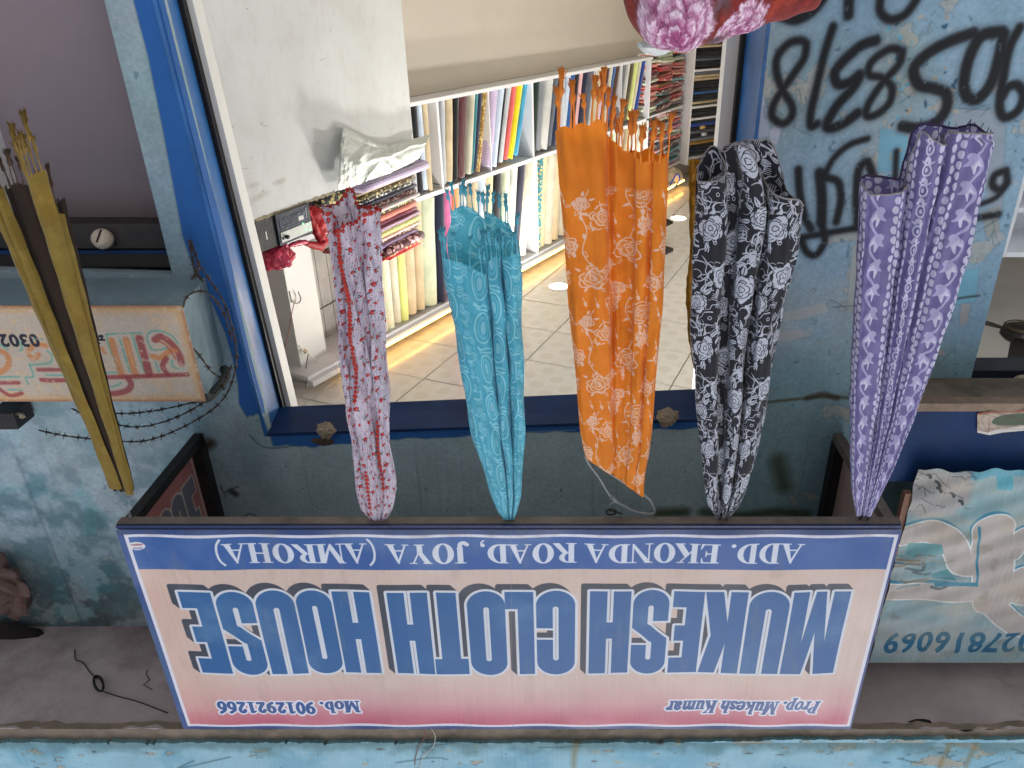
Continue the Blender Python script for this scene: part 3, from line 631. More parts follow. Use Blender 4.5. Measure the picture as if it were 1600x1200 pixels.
def serif(cvs, txt, x, y, h, wtot, col, grow=.0006, shear=0):
    tot = sum(SER[c][0] for c in txt); k = wtot / tot
    for c in txt:
        w, polys, sp_ = SER[c]
        T = lambda p: [(x + a * k + shear * b * h, y + b * h) for a, b in p]
        for p in polys: cvs.poly(T(p), col, grow=grow)
        for q in sp_:
            if q[0] == 's': cvs.stroke(T(q[1]), q[2] * h * .95 + grow, col)
            else:
                _, a, b, rx, ry, ix, iy = q
                def f(X, Y, a=a, b=b, rx=rx, ry=ry, ix=ix, iy=iy, x=x, t=q[0]):
                    u = (X - x - shear * (Y - y)) / k - a; v = (Y - y) / h - b
                    d = np.maximum((np.hypot(u / rx, v / ry) - 1) * min(rx, ry), -(np.hypot(u / ix, v / iy) - 1) * min(ix, iy))
                    if t == 'h': d = np.maximum(d, -u - .02)
                    return d * h - grow
                cvs.fill((x + (a - rx) * k - grow, y + (b - ry) * h - grow, x + (a + rx) * k + shear * h + grow, y + (b + ry) * h + grow), f, col)
        x += w * k
SER.update({
 'u': (.80, [ebox(.12, .12, .30, .66), ebox(.50, 0, .68, .66), ebox(0, .62, .3, .66), ebox(.40, .62, .68, .66), ebox(.5, 0, .78, .04)], [('s', [(.21, .15), (.32, .03), (.5, .12)], .06)]),
 'r': (.56, [ebox(.12, 0, .30, .66), foot(.02, .42), ebox(.02, .62, .3, .66)], [('s', [(.3, .46), (.40, .60), (.48, .58)], .07)]),
 'o': (.72, [], [('o', .36, .33, .33, .36, .13, .30)]),
 'e': (.68, [ebox(.14, .33, .60, .39)], [('s', [(.58, .38), (.54, .58), (.36, .64), (.18, .54), (.13, .33), (.2, .10), (.40, .03), (.60, .13)], .065)]),
 'p': (.78, [ebox(.12, -.28, .30, .66), ebox(.02, .62, .3, .66), ebox(.02, -.28, .42, -.24)], [('h', .30, .33, .40, .35, .2, .28)]),
 'b': (.76, [ebox(.10, 0, .28, 1), ebox(0, .96, .28, 1)], [('h', .28, .33, .40, .35, .2, .28)]),
 'k': (.82, [ebox(.1, 0, .28, 1), foot(0, .38), ebox(0, .96, .28, 1), [(.28, .24), (.28, .32), (.60, .64), (.70, .64)], [(.36, .36), (.5, .46), (.84, 0), (.58, 0)]], []),
 's': (.60, [], [('s', [(.48, .52), (.38, .62), (.22, .60), (.17, .5), (.3, .38), (.46, .27), (.47, .12), (.34, .03), (.16, .07), (.12, .17)], .065)]),
 'h': (.80, [ebox(.1, 0, .28, 1), foot(0, .38), ebox(0, .96, .28, 1), ebox(.5, 0, .68, .5), foot(.4, .78)], [('s', [(.28, .48), (.45, .61), (.59, .48)], .07)]),
 'm': (1.16, [ebox(.1, 0, .28, .66), ebox(.48, 0, .66, .5), ebox(.86, 0, 1.04, .5), foot(0, .36), foot(.4, .74), foot(.78, 1.14), ebox(0, .62, .28, .66)], [('s', [(.28, .48), (.44, .61), (.57, .48)], .07), ('s', [(.66, .48), (.82, .61), (.95, .48)], .07)]),
 'a': (.70, [], [('s', [(.14, .5), (.3, .62), (.48, .54), (.5, .3), (.5, .1), (.62, .04)], .07), ('s', [(.5, .38), (.26, .32), (.16, .17), (.26, .06), (.48, .14)], .065)]),
 '0': (.74, [], [('o', .36, .5, .33, .52, .12, .44)]), '1': (.74, [ebox(.27, 0, .48, 1), foot(.12, .64), [(.28, 1), (.28, .88), (.1, .82), (.1, .88)]], []),
 '2': (.74, [ebox(.08, 0, .66, .17)], [('s', [(.16, .74), (.24, .9), (.42, .92), (.52, .74), (.44, .5), (.18, .14)], .085)]),
 '6': (.74, [], [('o', .37, .32, .33, .34, .12, .24), ('s', [(.14, .38), (.2, .72), (.52, .95)], .08)]), '9': (.74, [], [('o', .37, .68, .33, .34, .12, .24), ('s', [(.6, .62), (.54, .28), (.22, .05)], .08)])})
ya, yb = sg(800, 850)[1], sg(800, 880)[1]; xa, xb = sg(1258, 850)[0], sg(329, 850)[0]
serif(sc_, 'ADD. EKONDA ROAD, JOYA (AMROHA)', xa, ya, yb - ya, xb - xa, (218, 226, 240))
# small lines
def small(txt, pxl, pxr, ytop, ybot, shear):
    (ua, va), (ub, vb) = sg(pxl, ybot), sg(pxr, ytop)
    hgt = vb - va
    serif(sc_, txt, ua, va, hgt, ub - ua, (232, 232, 244), .0085, shear); serif(sc_, txt, ua, va, hgt, ub - ua, (56, 90, 150), .0018, shear)
small('Prop. Mukesh Kumar', 1283, 1043, 1115, 1096, .18)
small('Mob. 9012921266', 560, 342, 1114, 1097, .0)
sc_.ell(*sg(213, 854), .026, .016, (226, 226, 232)); sc_.ell(*sg(213, 852), .019, .004, (170, 120, 130)); sc_.edges(text_edges('print', .008, *sg(222, 856)), (90, 100, 150), grow=.0005) if False else None
for k in range(7): sc_.poly(ebox(*(lambda p: (p[0] + k * .0042, p[1], p[0] + k * .0042 + .0028, p[1] + .0075))(sg(221, 856))), (120, 130, 170))
sc_.a *= .93
# print banding, seams, dust streaks
st = up(np.random.default_rng(5).random((3, 700)), sh, sw); sc_.a *= (1 + .035 * (st - .5))[..., None]
sc_.mix(ss(.5, .8, fn(sh, sw, 260, 61, 5)) * .16, (236, 232, 226)); sc_.a *= (1 + .04 * (fn(sh, sw, 4, 62, 2) - .5))[..., None]
sc_.mix(ss(.62, .8, fn(sh, sw, 40, 63, 4, asp=4)) * .14, (150, 130, 116))
sc_.mix(ss(.035, 0, Z01 + .05 * (fn(sh, sw, 50, 64, 3) - .5)) * .3, (70, 64, 66))
sc_.stroke([sg(798, 828), sg(801, 1140)], .0012, (150, 140, 150), al=.35)
sign_img = sc_.image('flex_print')
FLEX = imat('printed_flex', sign_img, rough=.5, bump=.2, bscale=3.2, bdist=.02, spec=.3, var=.05, vscale=3)
sign = thing('shop_sign', 'long box sign of the cloth house with blue letters on peach flex above the door', 'shop sign', loc=((SX0 + SX1) / 2, SY, SZ0))
Pg, Ug = [], []
nx, nz = 90, 34
for j in range(nz + 1):
    r1, r2 = [], []
    for i in range(nx + 1):
        u, v = i / nx, j / nz; e = min(u, 1 - u) * SWm; e2 = min(v, 1 - v) * SHm
        sag = .005 * math.sin(u * 19 + v * 2 + 1.5 * math.sin(u * 7)) * math.sin(v * math.pi) + .0015 * math.sin(u * 60 + v * 9) * math.sin(v * math.pi) + .004 * math.sin(u * 47 + v * 5) * ss(.2, 0, e2) * min(1, e2 / .02)
        r1.append((SX0 + u * SWm, SY + sag * min(1, e / .05), SZ0 + v * SHm)); r2.append((u, v))
    Pg.append(r1); Ug.append(r2)
build('flex_face', MB().grid(Pg, Ug), FLEX, sign, True)
# flex wraps round the left edge of the photo a little and round the bottom (dark blue fold)
FOLD = mat('flex_fold_blue', (34, 48, 90), .45, var=.2, scale=10)
build('flex_fold', boxm(SX0 + .002, SY + .003, SZ0 - .012, SX1 - .002, SY + .012, SZ0 - .0005), FOLD, sign)
TH = .034
build('bottom_bar', boxm(SX0, SY + .0125, SZ0 - .014, SX1, SY + .0125 + TH, SZ0 + .018), RUST, sign)
build('top_bar', boxm(SX0, SY + .008, SZ1 - TH, SX1, SY + .04, SZ1 - .002), BLACK, sign)
for x in (SX0 + .002, SX1 - TH - .002):
    build('upright_bar', boxm(x, SY + .008, SZ0 + .019, x + TH, SY + .04, SZ1 - TH - .001), BLACK, sign)
for k, x in enumerate(np.linspace(SX0, SX1, 6)[1:-1]):
    build('upright_bar', boxm(x - .01, SY + .012, SZ0 + .019, x + .01, SY + .032, SZ1 - TH - .001), BLACK, sign)
# side returns: frame of angle iron with flex stretched behind it
def side(xo, sgn, img_m):
    y0, y1 = SY + .0475, WY - .004
    build('side_bottom_bar', boxm(xo - .017, y0, SZ0 - .008, xo + .017, y1, SZ0 + .024), RUST if sgn < 0 else BLACK, sign)
    build('side_top_bar', boxm(xo - .017, y0, SZ1 - .036, xo + .017, y1, SZ1 - .006), BLACK, sign)
    build('wall_post', boxm(xo - .02, y1 - .045, SZ0 + .0245, xo + .02, y1, SZ1 - .037), BLACK, sign)
    build('corner_post', boxm(xo - .015, y0 + .002, SZ0 + .0245, xo + .015, y0 + .03, SZ1 - .037), BLACK, sign)
    xf = xo + sgn * .0215
    mb = MB(); mb.add([(xf, y0, SZ0), (xf, y1, SZ0), (xf, y1, SZ1 - .008), (xf, y0, SZ1 - .008)], [(0, 1, 2, 3)], [(0, 0), (1, 0), (1, 1), (0, 1)])
    build('side_flex', mb, img_m, sign)
# inside of the right-hand return: the print shows through mirrored
Dm = WY - SY - .05
s2 = Canvas(420, 690, Dm, SHm, (160, 104, 98))
def mir(E): return E
# canvas u runs from the street edge to the wall; the letters were printed for a viewer on the other side
lw = .085; zz0, hh2 = .30, .22
z_b = .13; hh2 = .34
for i, ch in enumerate('HOUSE'):
    # a viewer outside reads H O U S E from left to right, which runs from the street edge to the wall on this side seen from within mirrored
    u0 = Dm - .075 - (5 - i) * (lw + .008) + .004
    gl = glyph(ch, lw, hh2)
    GLi = gl
    def ff(X, Y, gl=gl, u0=u0): return gl(X - u0, Y - z_b)
    s2.fill((u0 - .03, z_b - .03, u0 + lw + .03, z_b + hh2 + .03), lambda X, Y: ff(X, Y) - .009, (178, 164, 150))
    s2.fill((u0 - .03, z_b - .03, u0 + lw + .03, z_b + hh2 + .03), lambda X, Y: ff(X, Y), (98, 104, 112))
s2.mix(ss(.5, .75, fn(690, 420, 60, 71, 4)) * .25, (130, 84, 80))
s2.stroke([(Dm - .055, 0), (Dm - .055, SHm)], .004, (176, 164, 156), sm=False)
SFL = imat('flex_seen_from_behind', s2.image('flex_reverse'), rough=.6, var=.1, vscale=8, trans=.25)
side(SX1 - .022, 1, SFL)
side(SX0 + .022, -1, imat('plain_flex_back', (lambda c: (c.mix(ss(.4, .7, fn(64, 64, 20, 3)) * .5, (120, 100, 92)), c.image('flex_plain'))[1])(Canvas(64, 64, 1, 1, (170, 150, 140))), rough=.6, trans=.2))
# wire loops hanging inside the frame
wire('wire_loop', [(386, 812), (384, 806), (392, 803), (402, 808), (403, 816), (394, 820)], SY + .06, .0018, WIREB, label='small wire loop hanging from the sign frame left of the white and red scarf', category='wire loop')

# ================================================================== LEFT NEIGHBOUR: painted beam, shutter recess, barbed wire
FB = 2.19
BX1 = 2.9
pc = Canvas(1500, 330, BX1 - BX0, BZ1 - BZ0, (182, 170, 156), BX0, BZ0)
def lb(px, py): return fx(px, py, FB)
h1, w1 = 330, 1500
pc.mix(ss(.4, .7, fn(h1, w1, 90, 81, 5)) * .5, (178, 164, 148)); pc.mix(ss(.55, .75, fn(h1, w1, 30, 82, 4)) * .4, (206, 168, 120))
Zp = np.linspace(BZ0, BZ1, h1)[:, None] * np.ones((1, w1)); Xp = np.ones((h1, 1)) * np.linspace(BX0, BX1, w1)[None, :]
edge = np.minimum(np.minimum(Zp - BZ0, BZ1 - Zp), Xp - BX0)
pc.mix(ss(.04, .0, edge + .02 * (fn(h1, w1, 25, 83, 3) - .5)) * .75, (196, 152, 98)); pc.mix(ss(.012, .0, edge) * .6, (140, 96, 76))
def tr(pts, r, col, sc=5, oy=460, al=.78, soft=None):
    pc.stroke([lb(x / sc, oy + y / sc) for x, y in pts], r * .0019 / 5 * 5 / 5, col, soft=soft, al=al)
TEAL, MAR, OCH = (96, 158, 146), (138, 56, 58), (190, 120, 72)
for pts in ([(1180, 425), (1150, 350), (1170, 295), (1240, 285), (1330, 315), (1390, 380)], [(1180, 425), (1230, 435), (1300, 420)], [(1110, 302), (960, 305), (830, 312)], [(830, 312), (850, 400), (900, 520), (930, 600), (830, 612)],
            [(930, 330), (970, 460), (1015, 605)], [(1035, 320), (1080, 470), (1130, 605)], [(1345, 515), (1355, 570), (1450, 582)], [(1215, 530), (1240, 600)], [(110, 330), (150, 370), (175, 425), (150, 440)],
            [(230, 550), (320, 545), (395, 530), (405, 480), (370, 440)], [(230, 550), (262, 640), (200, 650), (222, 700)], [(365, 630), (480, 632)], [(0, 646), (155, 642)], [(70, 745), (170, 748)], [(840, 722), (900, 715), (945, 690)], [(265, 345), (330, 350)], [(0, 390), (60, 430)]):
    tr(pts, 9, TEAL)
for pts, r, c in (([(1090, 345), (1120, 450), (1165, 620)], 33, MAR), ([(985, 355), (1015, 470), (1060, 640)], 28, OCH), ([(872, 360), (905, 480), (955, 640)], 28, OCH), ([(820, 648), (1100, 640), (1465, 626)], 20, MAR),
                  ([(1000, 655), (1025, 700), (1000, 745), (930, 770), (850, 775), (760, 770)], 26, MAR), ([(1210, 355), (1260, 330), (1340, 385), (1400, 470), (1418, 545)], 28, MAR), ([(1195, 485), (1260, 495), (1330, 440), (1370, 440)], 24, OCH),
                  ([(1300, 500), (1270, 560), (1310, 625)], 22, MAR), ([(360, 400), (270, 395), (222, 455), (260, 500), (300, 470)], 22, OCH), ([(300, 590), (390, 588), (520, 590)], 17, MAR), ([(325, 668), (400, 672), (520, 670)], 20, MAR),
                  ([(0, 440), (60, 480), (62, 560), (-10, 615)], 24, OCH), ([(-20, 692), (145, 690)], 17, MAR), ([(-10, 735), (80, 790), (170, 772)], 18, MAR), ([(700, 410), (790, 420), (815, 450)], 18, OCH), ([(560, 590), (700, 640), (820, 648)], 18, MAR),
                  ([(1225, 360), (1300, 400), (1370, 500)], 9, (170, 84, 60)), ([(1130, 380), (1160, 470)], 6, (190, 150, 140)), ([(990, 370), (1040, 560)], 10, (206, 150, 100))):
    tr(pts, r, c, soft=.006)
pc.edges(text_edges('0302', .042, *lb(57, 523), sx=1.0, space=1.1), (34, 36, 50), grow=.0022)
pc.edges(text_edges('\u092e\u094b', .030, *lb(160, 520)), (34, 36, 50), grow=.002)
pc.mix(ss(.66, .72, fn(h1, w1, 16, 84, 3)) * .55, (190, 176, 158)); pc.a *= (1 + .12 * (fn(h1, w1, 4, 85, 2) - .5))[..., None]
PLATE = imat('hand_painted_board', pc.image('painted_letters'), rough=.7, bump=.35, bscale=30, ext='EXTEND')
beam = thing('painted_beam', 'weathered lintel box with red and green hand-painted Hindi letters over the neighbouring shutter', 'painted sign', loc=(1.8, FB, BZ0))
BLUEG = mat('blue_grey_distemper', (118, 142, 152), .85, var=.18, scale=5, bump=.1, bscale=30, dirt=(74, 88, 92), dirt_amt=.6)
build('beam_body', MB().add([(BX0 + .004, FB + .006, BZ0), (BX1, FB + .006, BZ0), (BX1, WY + .1, BZ0), (BX0 + .03, WY - .003, BZ0 - .003), (BX0 + .004, FB + .006, BZ1), (BX1, FB + .006, BZ1), (BX1, WY - .003, BZ1 - .02), (BX0 + .03, WY - .003, BZ1 - .03)],
      [(0, 1, 2, 3), (4, 7, 6, 5), (0, 4, 5, 1), (3, 2, 6, 7), (0, 3, 7, 4), (1, 5, 6, 2)]), BLUEG, beam)
uvb = lambda x, z: ((x - BX0) / (BX1 - BX0), (z - BZ0) / (BZ1 - BZ0))
mb = MB(); q = [(BX0, BZ0 - .001), (BX1, BZ0 - .001), (BX1, BZ1 + .001), (BX0 + .0, BZ1 + .001)]
mb.add([(x, FB, z) for x, z in q] + [(x, FB + .005, z) for x, z in q], [(0, 1, 2, 3), (7, 6, 5, 4), (0, 4, 5, 1), (1, 5, 6, 2), (2, 6, 7, 3), (3, 7, 4, 0)], [uvb(*p) for p in q] * 2)
build('letter_board', mb, PLATE, beam)
# broken end of the beam where the render has come off
build('broken_edge', MB().tube([Vector(p) for p in catmull([tuple(onY(*a)) for a in ((318, 622, 2.2), (330, 618, 2.26), (352, 590, 2.36), (350, 575, 2.4))], 6)], .016, 7), mat('mouldy_plaster', (62, 70, 70), .95, var=.5, scale=30, bump=.2), beam, True)

# shutter recess behind the beam
PLUM = mat('dull_plum_plaster', (132, 120, 126), .85, var=.1, scale=2, bump=.05, bscale=14)
build('recess_back_wall', boxm(1.24, 2.625, .02, 3.6, 2.70, 3.2), PLUM, label='dull plum wall inside the shutter recess left of the blue door frame', category='wall')
sh_ = thing('shutter_housing', 'sooty dark steel shutter beams under the painted lintel box', 'shutter housing', loc=(2, 2.55, BZ0 - .15))
zr = onY(200, 345, 2.52).z
build('lower_beam', MB().box(1.312, 2.47, zr, 3.0, 2.56, zr + .085, jit=.002), DARKV, sh_, bevel=.006)
build('upper_beam', MB().box(1.312, 2.475, zr + .094, 3.0, 2.57, zr + .15, jit=.002), DARKV, sh_, bevel=.006)
build('angle_strip', MB().box(1.312, 2.462, zr + .084, 3.0, 2.468, zr + .098, jit=.002), NAVY, sh_)
build('back_plate', boxm(1.312, 2.572, zr + .01, 3.0, 2.60, zr + .45), DARKV, sh_)
def disc_socket(name, p, r, label):
    t = thing(name, label, 'ceramic socket', loc=tuple(p)); p = Vector(p)
    prof = [(0, -.030), (.6, -.030), (.92, -.024), (1, -.010), (1, 0), (.8, .004)]
    mb = MB(); n = 20; nrm = Vector((0, -.75, -.66)).normalized(); a = nrm.orthogonal().normalized(); b = nrm.cross(a)
    vs = []
    for rr, d in prof:
        for k in range(n): q = 2 * math.pi * k / n; vs.append(p + (a * math.cos(q) + b * math.sin(q)) * max(rr, .001) * r - nrm * d)
    mb.add(vs, [(i * n + k, i * n + (k + 1) % n, (i + 1) * n + (k + 1) % n, (i + 1) * n + k) for i in range(len(prof) - 1) for k in range(n)])
    build('ceramic_disc', mb, mat('old_ceramic', (196, 184, 166), .4, var=.25, scale=30, dirt=(110, 84, 66), dirt_amt=.7), t, True)
    c = p + nrm * .0315; build('slot', MB().tube([c - (a * .6 + b * .3) * r, c + (a * .6 + b * .3) * r], .003, 5), BLACK, t)
    build('bracket', MB().box(-.012, -.004, -.02, .012, .03, .01, M=Matrix.Translation(p + Vector((-.02, .006, .012)))), BLACK, t)
disc_socket('shutter_socket', onY(163, 375, 2.462), .034, 'round cream ceramic disc on the dark beam of the left recess')

# barbed wire
GALV = mat('rusty_barbed_wire', (74, 66, 60), .6, metal=.4, var=.4, scale=40)
def barbed(px, label, r=.0022, step=.055, ws=1):
    pts = [Vector(p) for p in catmull([tuple(onY(x, y, Y)) for x, y, Y in px], 14)]
    t = thing('barbed_wire', label, 'barbed wire', group='barbed wire strands by the painted lintel box', loc=tuple(pts[0]))
    P1, P2 = [], []; L = 0; nxt = .03; bars = []
    for i, p in enumerate(pts):
        if i: L += (p - pts[i - 1]).length
        tg = (pts[min(i + 1, len(pts) - 1)] - pts[max(0, i - 1)]).normalized(); a = tg.orthogonal().normalized(); b = tg.cross(a); ph = L * 90
        o = (a * math.cos(ph) + b * math.sin(ph)) * r * .8; P1.append(p + o); P2.append(p - o)
        if L > nxt: bars.append((p, tg, a, b)); nxt += step * rnd.uniform(.7, 1.3)
    build('strand', MB().tube(P1, r * .8, 5).tube(P2, r * .8, 5), GALV, t, True)
    for p, tg, a, b in bars:
        mb = MB(); ang = rnd.uniform(0, 6)
        d1 = a * math.cos(ang) + b * math.sin(ang) + tg * rnd.uniform(-.5, .5); d2 = -a * math.sin(ang) + b * math.cos(ang) + tg * rnd.uniform(-.5, .5)
        mb.tube([p - d1 * .013, p + d1 * .013], [.0004, .0016][::1] if False else .0012, 4); mb.tube([p + tg * .004 - d2 * .013, p + tg * .004 + d2 * .013], .0012, 4)
        mb.tube([p + tg * q * .001 + (a * math.cos(q * 1.4) + b * math.sin(q * 1.4)) * .0042 for q in range(-4, 9)], .0012, 4)
        build('barb', mb, GALV, t)
barbed([(60, 672, 2.4), (110, 682, 2.36), (200, 690, 2.3), (245, 684, 2.28), (300, 660, 2.27), (345, 628, 2.26), (366, 585, 2.25), (368, 535, 2.25), (352, 478, 2.26), (330, 440, 2.28), (308, 410, 2.3)], 'lowest sagging barbed wire strand in front of the cyan wall')
barbed([(112, 638, 2.4), (150, 655, 2.36), (210, 667, 2.3), (262, 657, 2.28), (310, 634, 2.27), (345, 604, 2.26), (362, 570, 2.26)], 'middle barbed wire strand curling round the end of the painted lintel box')
barbed([(180, 646, 2.36), (215, 645, 2.3), (262, 638, 2.26), (320, 624, 2.25)], 'short top barbed wire strand along the edge of the painted lintel box')
barbed([(286, 480, 2.17), (292, 464, 2.18), (310, 455, 2.2), (330, 462, 2.22), (350, 490, 2.24), (362, 530, 2.26)], 'barbed wire hooked over the lower corner of the painted lintel box')
barbed([(303, 545, 2.18), (315, 560, 2.2), (330, 580, 2.22), (345, 592, 2.25), (350, 610, 2.26)], 'short barbed wire stub crossing the end of the painted lintel box')
barbed([(318, 440, 2.34), (306, 425, 2.36), (300, 400, 2.38), (296, 375, 2.4), (303, 392, 2.39), (310, 416, 2.36), (300, 436, 2.36)], 'tangled barbed wire tuft beside the blue door frame', r=.003, step=.03)

# rough lump of plaster and stub bracket in the corner, left
pbg_ = lump('plaster_bulge', onY(6, 925, 2.36), .16, mat('dirty_pink_plaster', (112, 90, 84), .9, var=.3, scale=8, bump=.15, dirt=(74, 58, 56), dirt_amt=.6), 21, sq=(.75, .5, 1.1), label='rounded dirty pink plaster bulge low in the upper wall corner', category='plaster bulge')
crumple(pbg_, .07, .09, 3)
lump('black_crust', onY(20, 1000, 2.40), .19, DULLBLK, 8, sq=(1.2, .3, .55), label='black crust under the slab beside the plaster bulge', category='soot patch')  # black crust where the wall meets the slab
t = thing('wall_bracket', 'dark steel stub bracket on the cyan wall above the painted lintel box', 'bracket', loc=tuple(onY(8, 652, 2.36)))
build('bracket_plate', MB().box(-.06, -.03, -.035, .03, .07, .035, M=Matrix.Translation(onY(6, 652, 2.36))), DARKV, t, bevel=.004)
build('bracket_stub', MB().tube([onY(16, 648, 2.36), onY(30, 651, 2.34)], .008, 6), DARKV, t)
lump('stone_chip', onY(31, 649, 2.35), .017, MORT, 12, sq=(1.3, .8, .8), label='small stone chip wedged in wire beside the wall bracket', category='stone chip')

# ================================================================== RIGHT NEIGHBOUR: navy shutter box, torn banner, room with ceiling fan
x0 = fx(1390, 690, 2.2)[0]
nb = thing('shutter_box', 'navy painted shutter box above the right neighbour doorway', 'shutter housing', loc=(-2, 2.2, 2.75))
za, zb2 = onY(1500, 641, 2.2).z, onY(1500, 741, 2.2).z
build('box_front', MB().box(-3.3, 2.2, za, x0, 2.225, zb2 + .03), NAVY, nb)
build('box_bottom', MB().box(-3.3, 2.226, za + .002, x0 + .002, WY - .003, za + .02), LIP, nb)
build('box_end', MB().box(x0 - .02, 2.226, za + .021, x0, WY - .003, zb2 + .03), NAVY, nb)
TAN = mat('tan_flashing', (140, 122, 104), .7, var=.3, scale=10, bump=.1, dirt=(80, 60, 44), dirt_amt=.6)
build('tan_strip', MB().box(-3.3, 2.192, za - .028, x0 - .02, 2.24, za - .001, jit=.002), TAN, nb)
zl2 = onY(1550, 580, 2.6).z
build('dark_lintel', boxm(-3.3, WY + .165, zl2, xr2 - .0 + .05, 2.72, holeR[0][1] + .1), mat('black_navy', (18, 26, 40), .6, var=.3, scale=7), nb)
disc_socket('doorway_socket', onY(1594, 600, 2.595), .034, 'round cream ceramic disc on the dark lintel of the right doorway')
# torn paper on the navy box
tp = Canvas(200, 90, 1, 1, (186, 172, 156)); tp.mix(ss(.45, .6, fn(90, 200, 30, 3, 4)) * .8, (156, 140, 126))
tp.ell(.75, .45, .45, .28, (70, 92, 74), al=.85); tp.ell(.75, .45, .2, .1, (92, 112, 90), al=.6); tp.poly([(0, .9), (1, .75), (1, 1), (0, 1)], (210, 206, 202)); tp.poly([(0, 0), (1, 0), (1, .12), (0, .08)], (150, 96, 80))
for i in range(12): tp.stroke([(rnd.random(), rnd.random()) for _ in range(3)], .006, (96, 80, 70), al=.6)
mb = MB(); E1 = [(1527, 646), (1545, 643), (1570, 641), (1610, 640), (1640, 640)]; E2 = [(1527, 676), (1546, 680), (1566, 676), (1610, 672), (1640, 668)]
rows = []; ur = []
for k in range(5):
    a = onY(*E1[k], 2.194 - .006 * (k % 2)); b = onY(*E2[k], 2.192 - .01 * (k % 2)); rows.append([tuple(a.lerp(b, q)) for q in (0, .5, 1)]); ur.append([(k / 4, q) for q in (0, .5, 1)])
build('torn_paper', mb.grid(rows, ur), imat('torn_poster', tp.image('torn_poster_print'), rough=.8), None, True, label='torn paper poster with a green leaf shape on the navy shutter box', category='torn poster')
# banner
YBn = 2.15
def bn(px, py): return fx(px, py, YBn)
NX0, NX1 = -2.55, bn(1362, 1034)[0] + .01; NZ0, NZ1 = bn(1500, 735)[1], bn(1450, 1035)[1]
bc = Canvas(1000, 700, NX1 - NX0, NZ1 - NZ0, (136, 158, 160), NX0, NZ0)
Zb = np.linspace(0, 1, 700)[:, None] * np.ones((1, 1000))
bc.mix(ss(.62, .72, Zb) * 1.0, (160, 176, 178)); bc.mix(ss(.5, .1, Zb) * .4, (150, 186, 190)); bc.mix(ss(.4, .65, fn(700, 1000, 160, 7, 4)) * .4, (108, 156, 168))
def bb(pts): return [bn(1360 + x / 3.333, 700 + y / 3.333) for x, y in pts]
CRM = (176, 170, 164); TL = (44, 124, 150)
shp = [([(180, 460), (300, 440), (400, 470), (450, 540), (480, 610), (560, 610)], .072), ([(80, 745), (240, 750), (400, 755), (620, 760), (760, 770)], .058), ([(640, 430), (636, 600), (640, 790)], .115), ([(600, 780), (700, 880), (800, 940), (1000, 1000)], .07),
       ([(740, 540), (800, 470), (900, 440), (1000, 470)], .06), ([(800, 680), (810, 760)], .09), ([(900, 460), (900, 800)], .10), ([(760, 770), (1400, 790)], .058), ([(1050, 500), (1150, 450), (1250, 560), (1300, 640)], .07)]
shp = [(p, r * .64) for p, r in shp]
for p, r in shp: bc.stroke([(x + .008, y - .014) for x, y in bb(p)], r + .002, TL)
for p, r in shp: bc.stroke(bb(p), r + .004, (208, 214, 212))
for p, r in shp: bc.stroke(bb(p), r - .002, CRM)
bc.poly(bb([(560, 410), (575, 410), (560, 720), (340, 725), (330, 700), (548, 700)]), TL)
bc.poly(bb([(320, 650), (400, 630), (450, 690), (330, 685)]), (60, 132, 140)); bc.poly(bb([(200, 500), (370, 500), (380, 550), (250, 575), (190, 560)]), (96, 150, 156))
bc.poly(bb([(60, 120), (530, 110), (520, 280), (420, 350), (250, 370), (100, 300)]), (158, 156, 154), soft=.03, al=.9)
bc.poly(bb([(660, 140), (745, 150), (740, 222), (665, 218)]), (84, 164, 180)); bc.poly(bb([(520, 118), (820, 112), (820, 145), (520, 160)]), (96, 160, 176))
for i in range(26):
    x, y = rnd.uniform(60, 520), rnd.uniform(100, 330); bc.stroke(bb([(x, y), (x + rnd.uniform(10, 60), y + rnd.uniform(-20, 20)), (x + rnd.uniform(20, 90), y + rnd.uniform(0, 40))]), .0015, (70, 72, 70), al=.7)
for x, y in ((310, 150), (355, 185), (430, 240), (475, 280), (360, 212)): bc.stroke(bb([(x - 12, y - 6), (x, y), (x + 6, y + 14)]), .005, (40, 50, 54))
for i in range(22):
    x, y = rnd.uniform(100, 330), rnd.uniform(560, 740); bc.stroke(bb([(x, y), (x + rnd.uniform(20, 80), y + rnd.uniform(-10, 10)), (x + rnd.uniform(60, 150), y + rnd.uniform(-20, 6))]), rnd.uniform(.002, .007), rnd.choice([(120, 96, 70), (58, 84, 90), (150, 140, 130), (96, 140, 150)]), al=.7)
(ua, va), (ub, vb) = bn(1598, 1020), bn(1384, 988)
E = text_edges('902 7816069', 1, 0, 0); E = text_edges('0278160 69'.replace(' ', ''), 1, 0, 0, space=1.12); w_t = max(p[0] for e in E for p in e)
d0 = bn(1384, 1000)[0]; d1_ = bn(1616, 1000)[0]; dz = bn(1450, 1020)[1] - bn(1450, 989)[1]; z0_ = bn(1450, 989)[1]
E = [((a[0] / w_t * (d0 - d1_) + d1_, a[1] * dz + z0_), (b[0] / w_t * (d0 - d1_) + d1_, b[1] * dz + z0_)) for a, b in E]
bc.edges(E, (32, 100, 134), grow=.0035)
bc.mix(ss(.5, .75, fn(700, 1000, 120, 8, 5, asp=.5)) * .35, (176, 158, 136)); bc.mix(ss(.62, .8, fn(700, 1000, 50, 9, 4)) * .35, (122, 112, 98))
vst = up(np.random.default_rng(9).random((3, 400)), 700, 1000); bc.a *= (1 + .08 * (vst - .5))[..., None]
BAN = imat('weathered_banner', bc.image('banner_print'), rough=.55, bump=.2, bscale=14, bdist=.008, ext='EXTEND', trans=.08)
bnr = thing('torn_banner', 'torn faded teal banner with cream Hindi letters and phone digits beside the sign', 'banner', loc=((NX0 + NX1) / 2, YBn, NZ0))
Pg, Ug = [], []
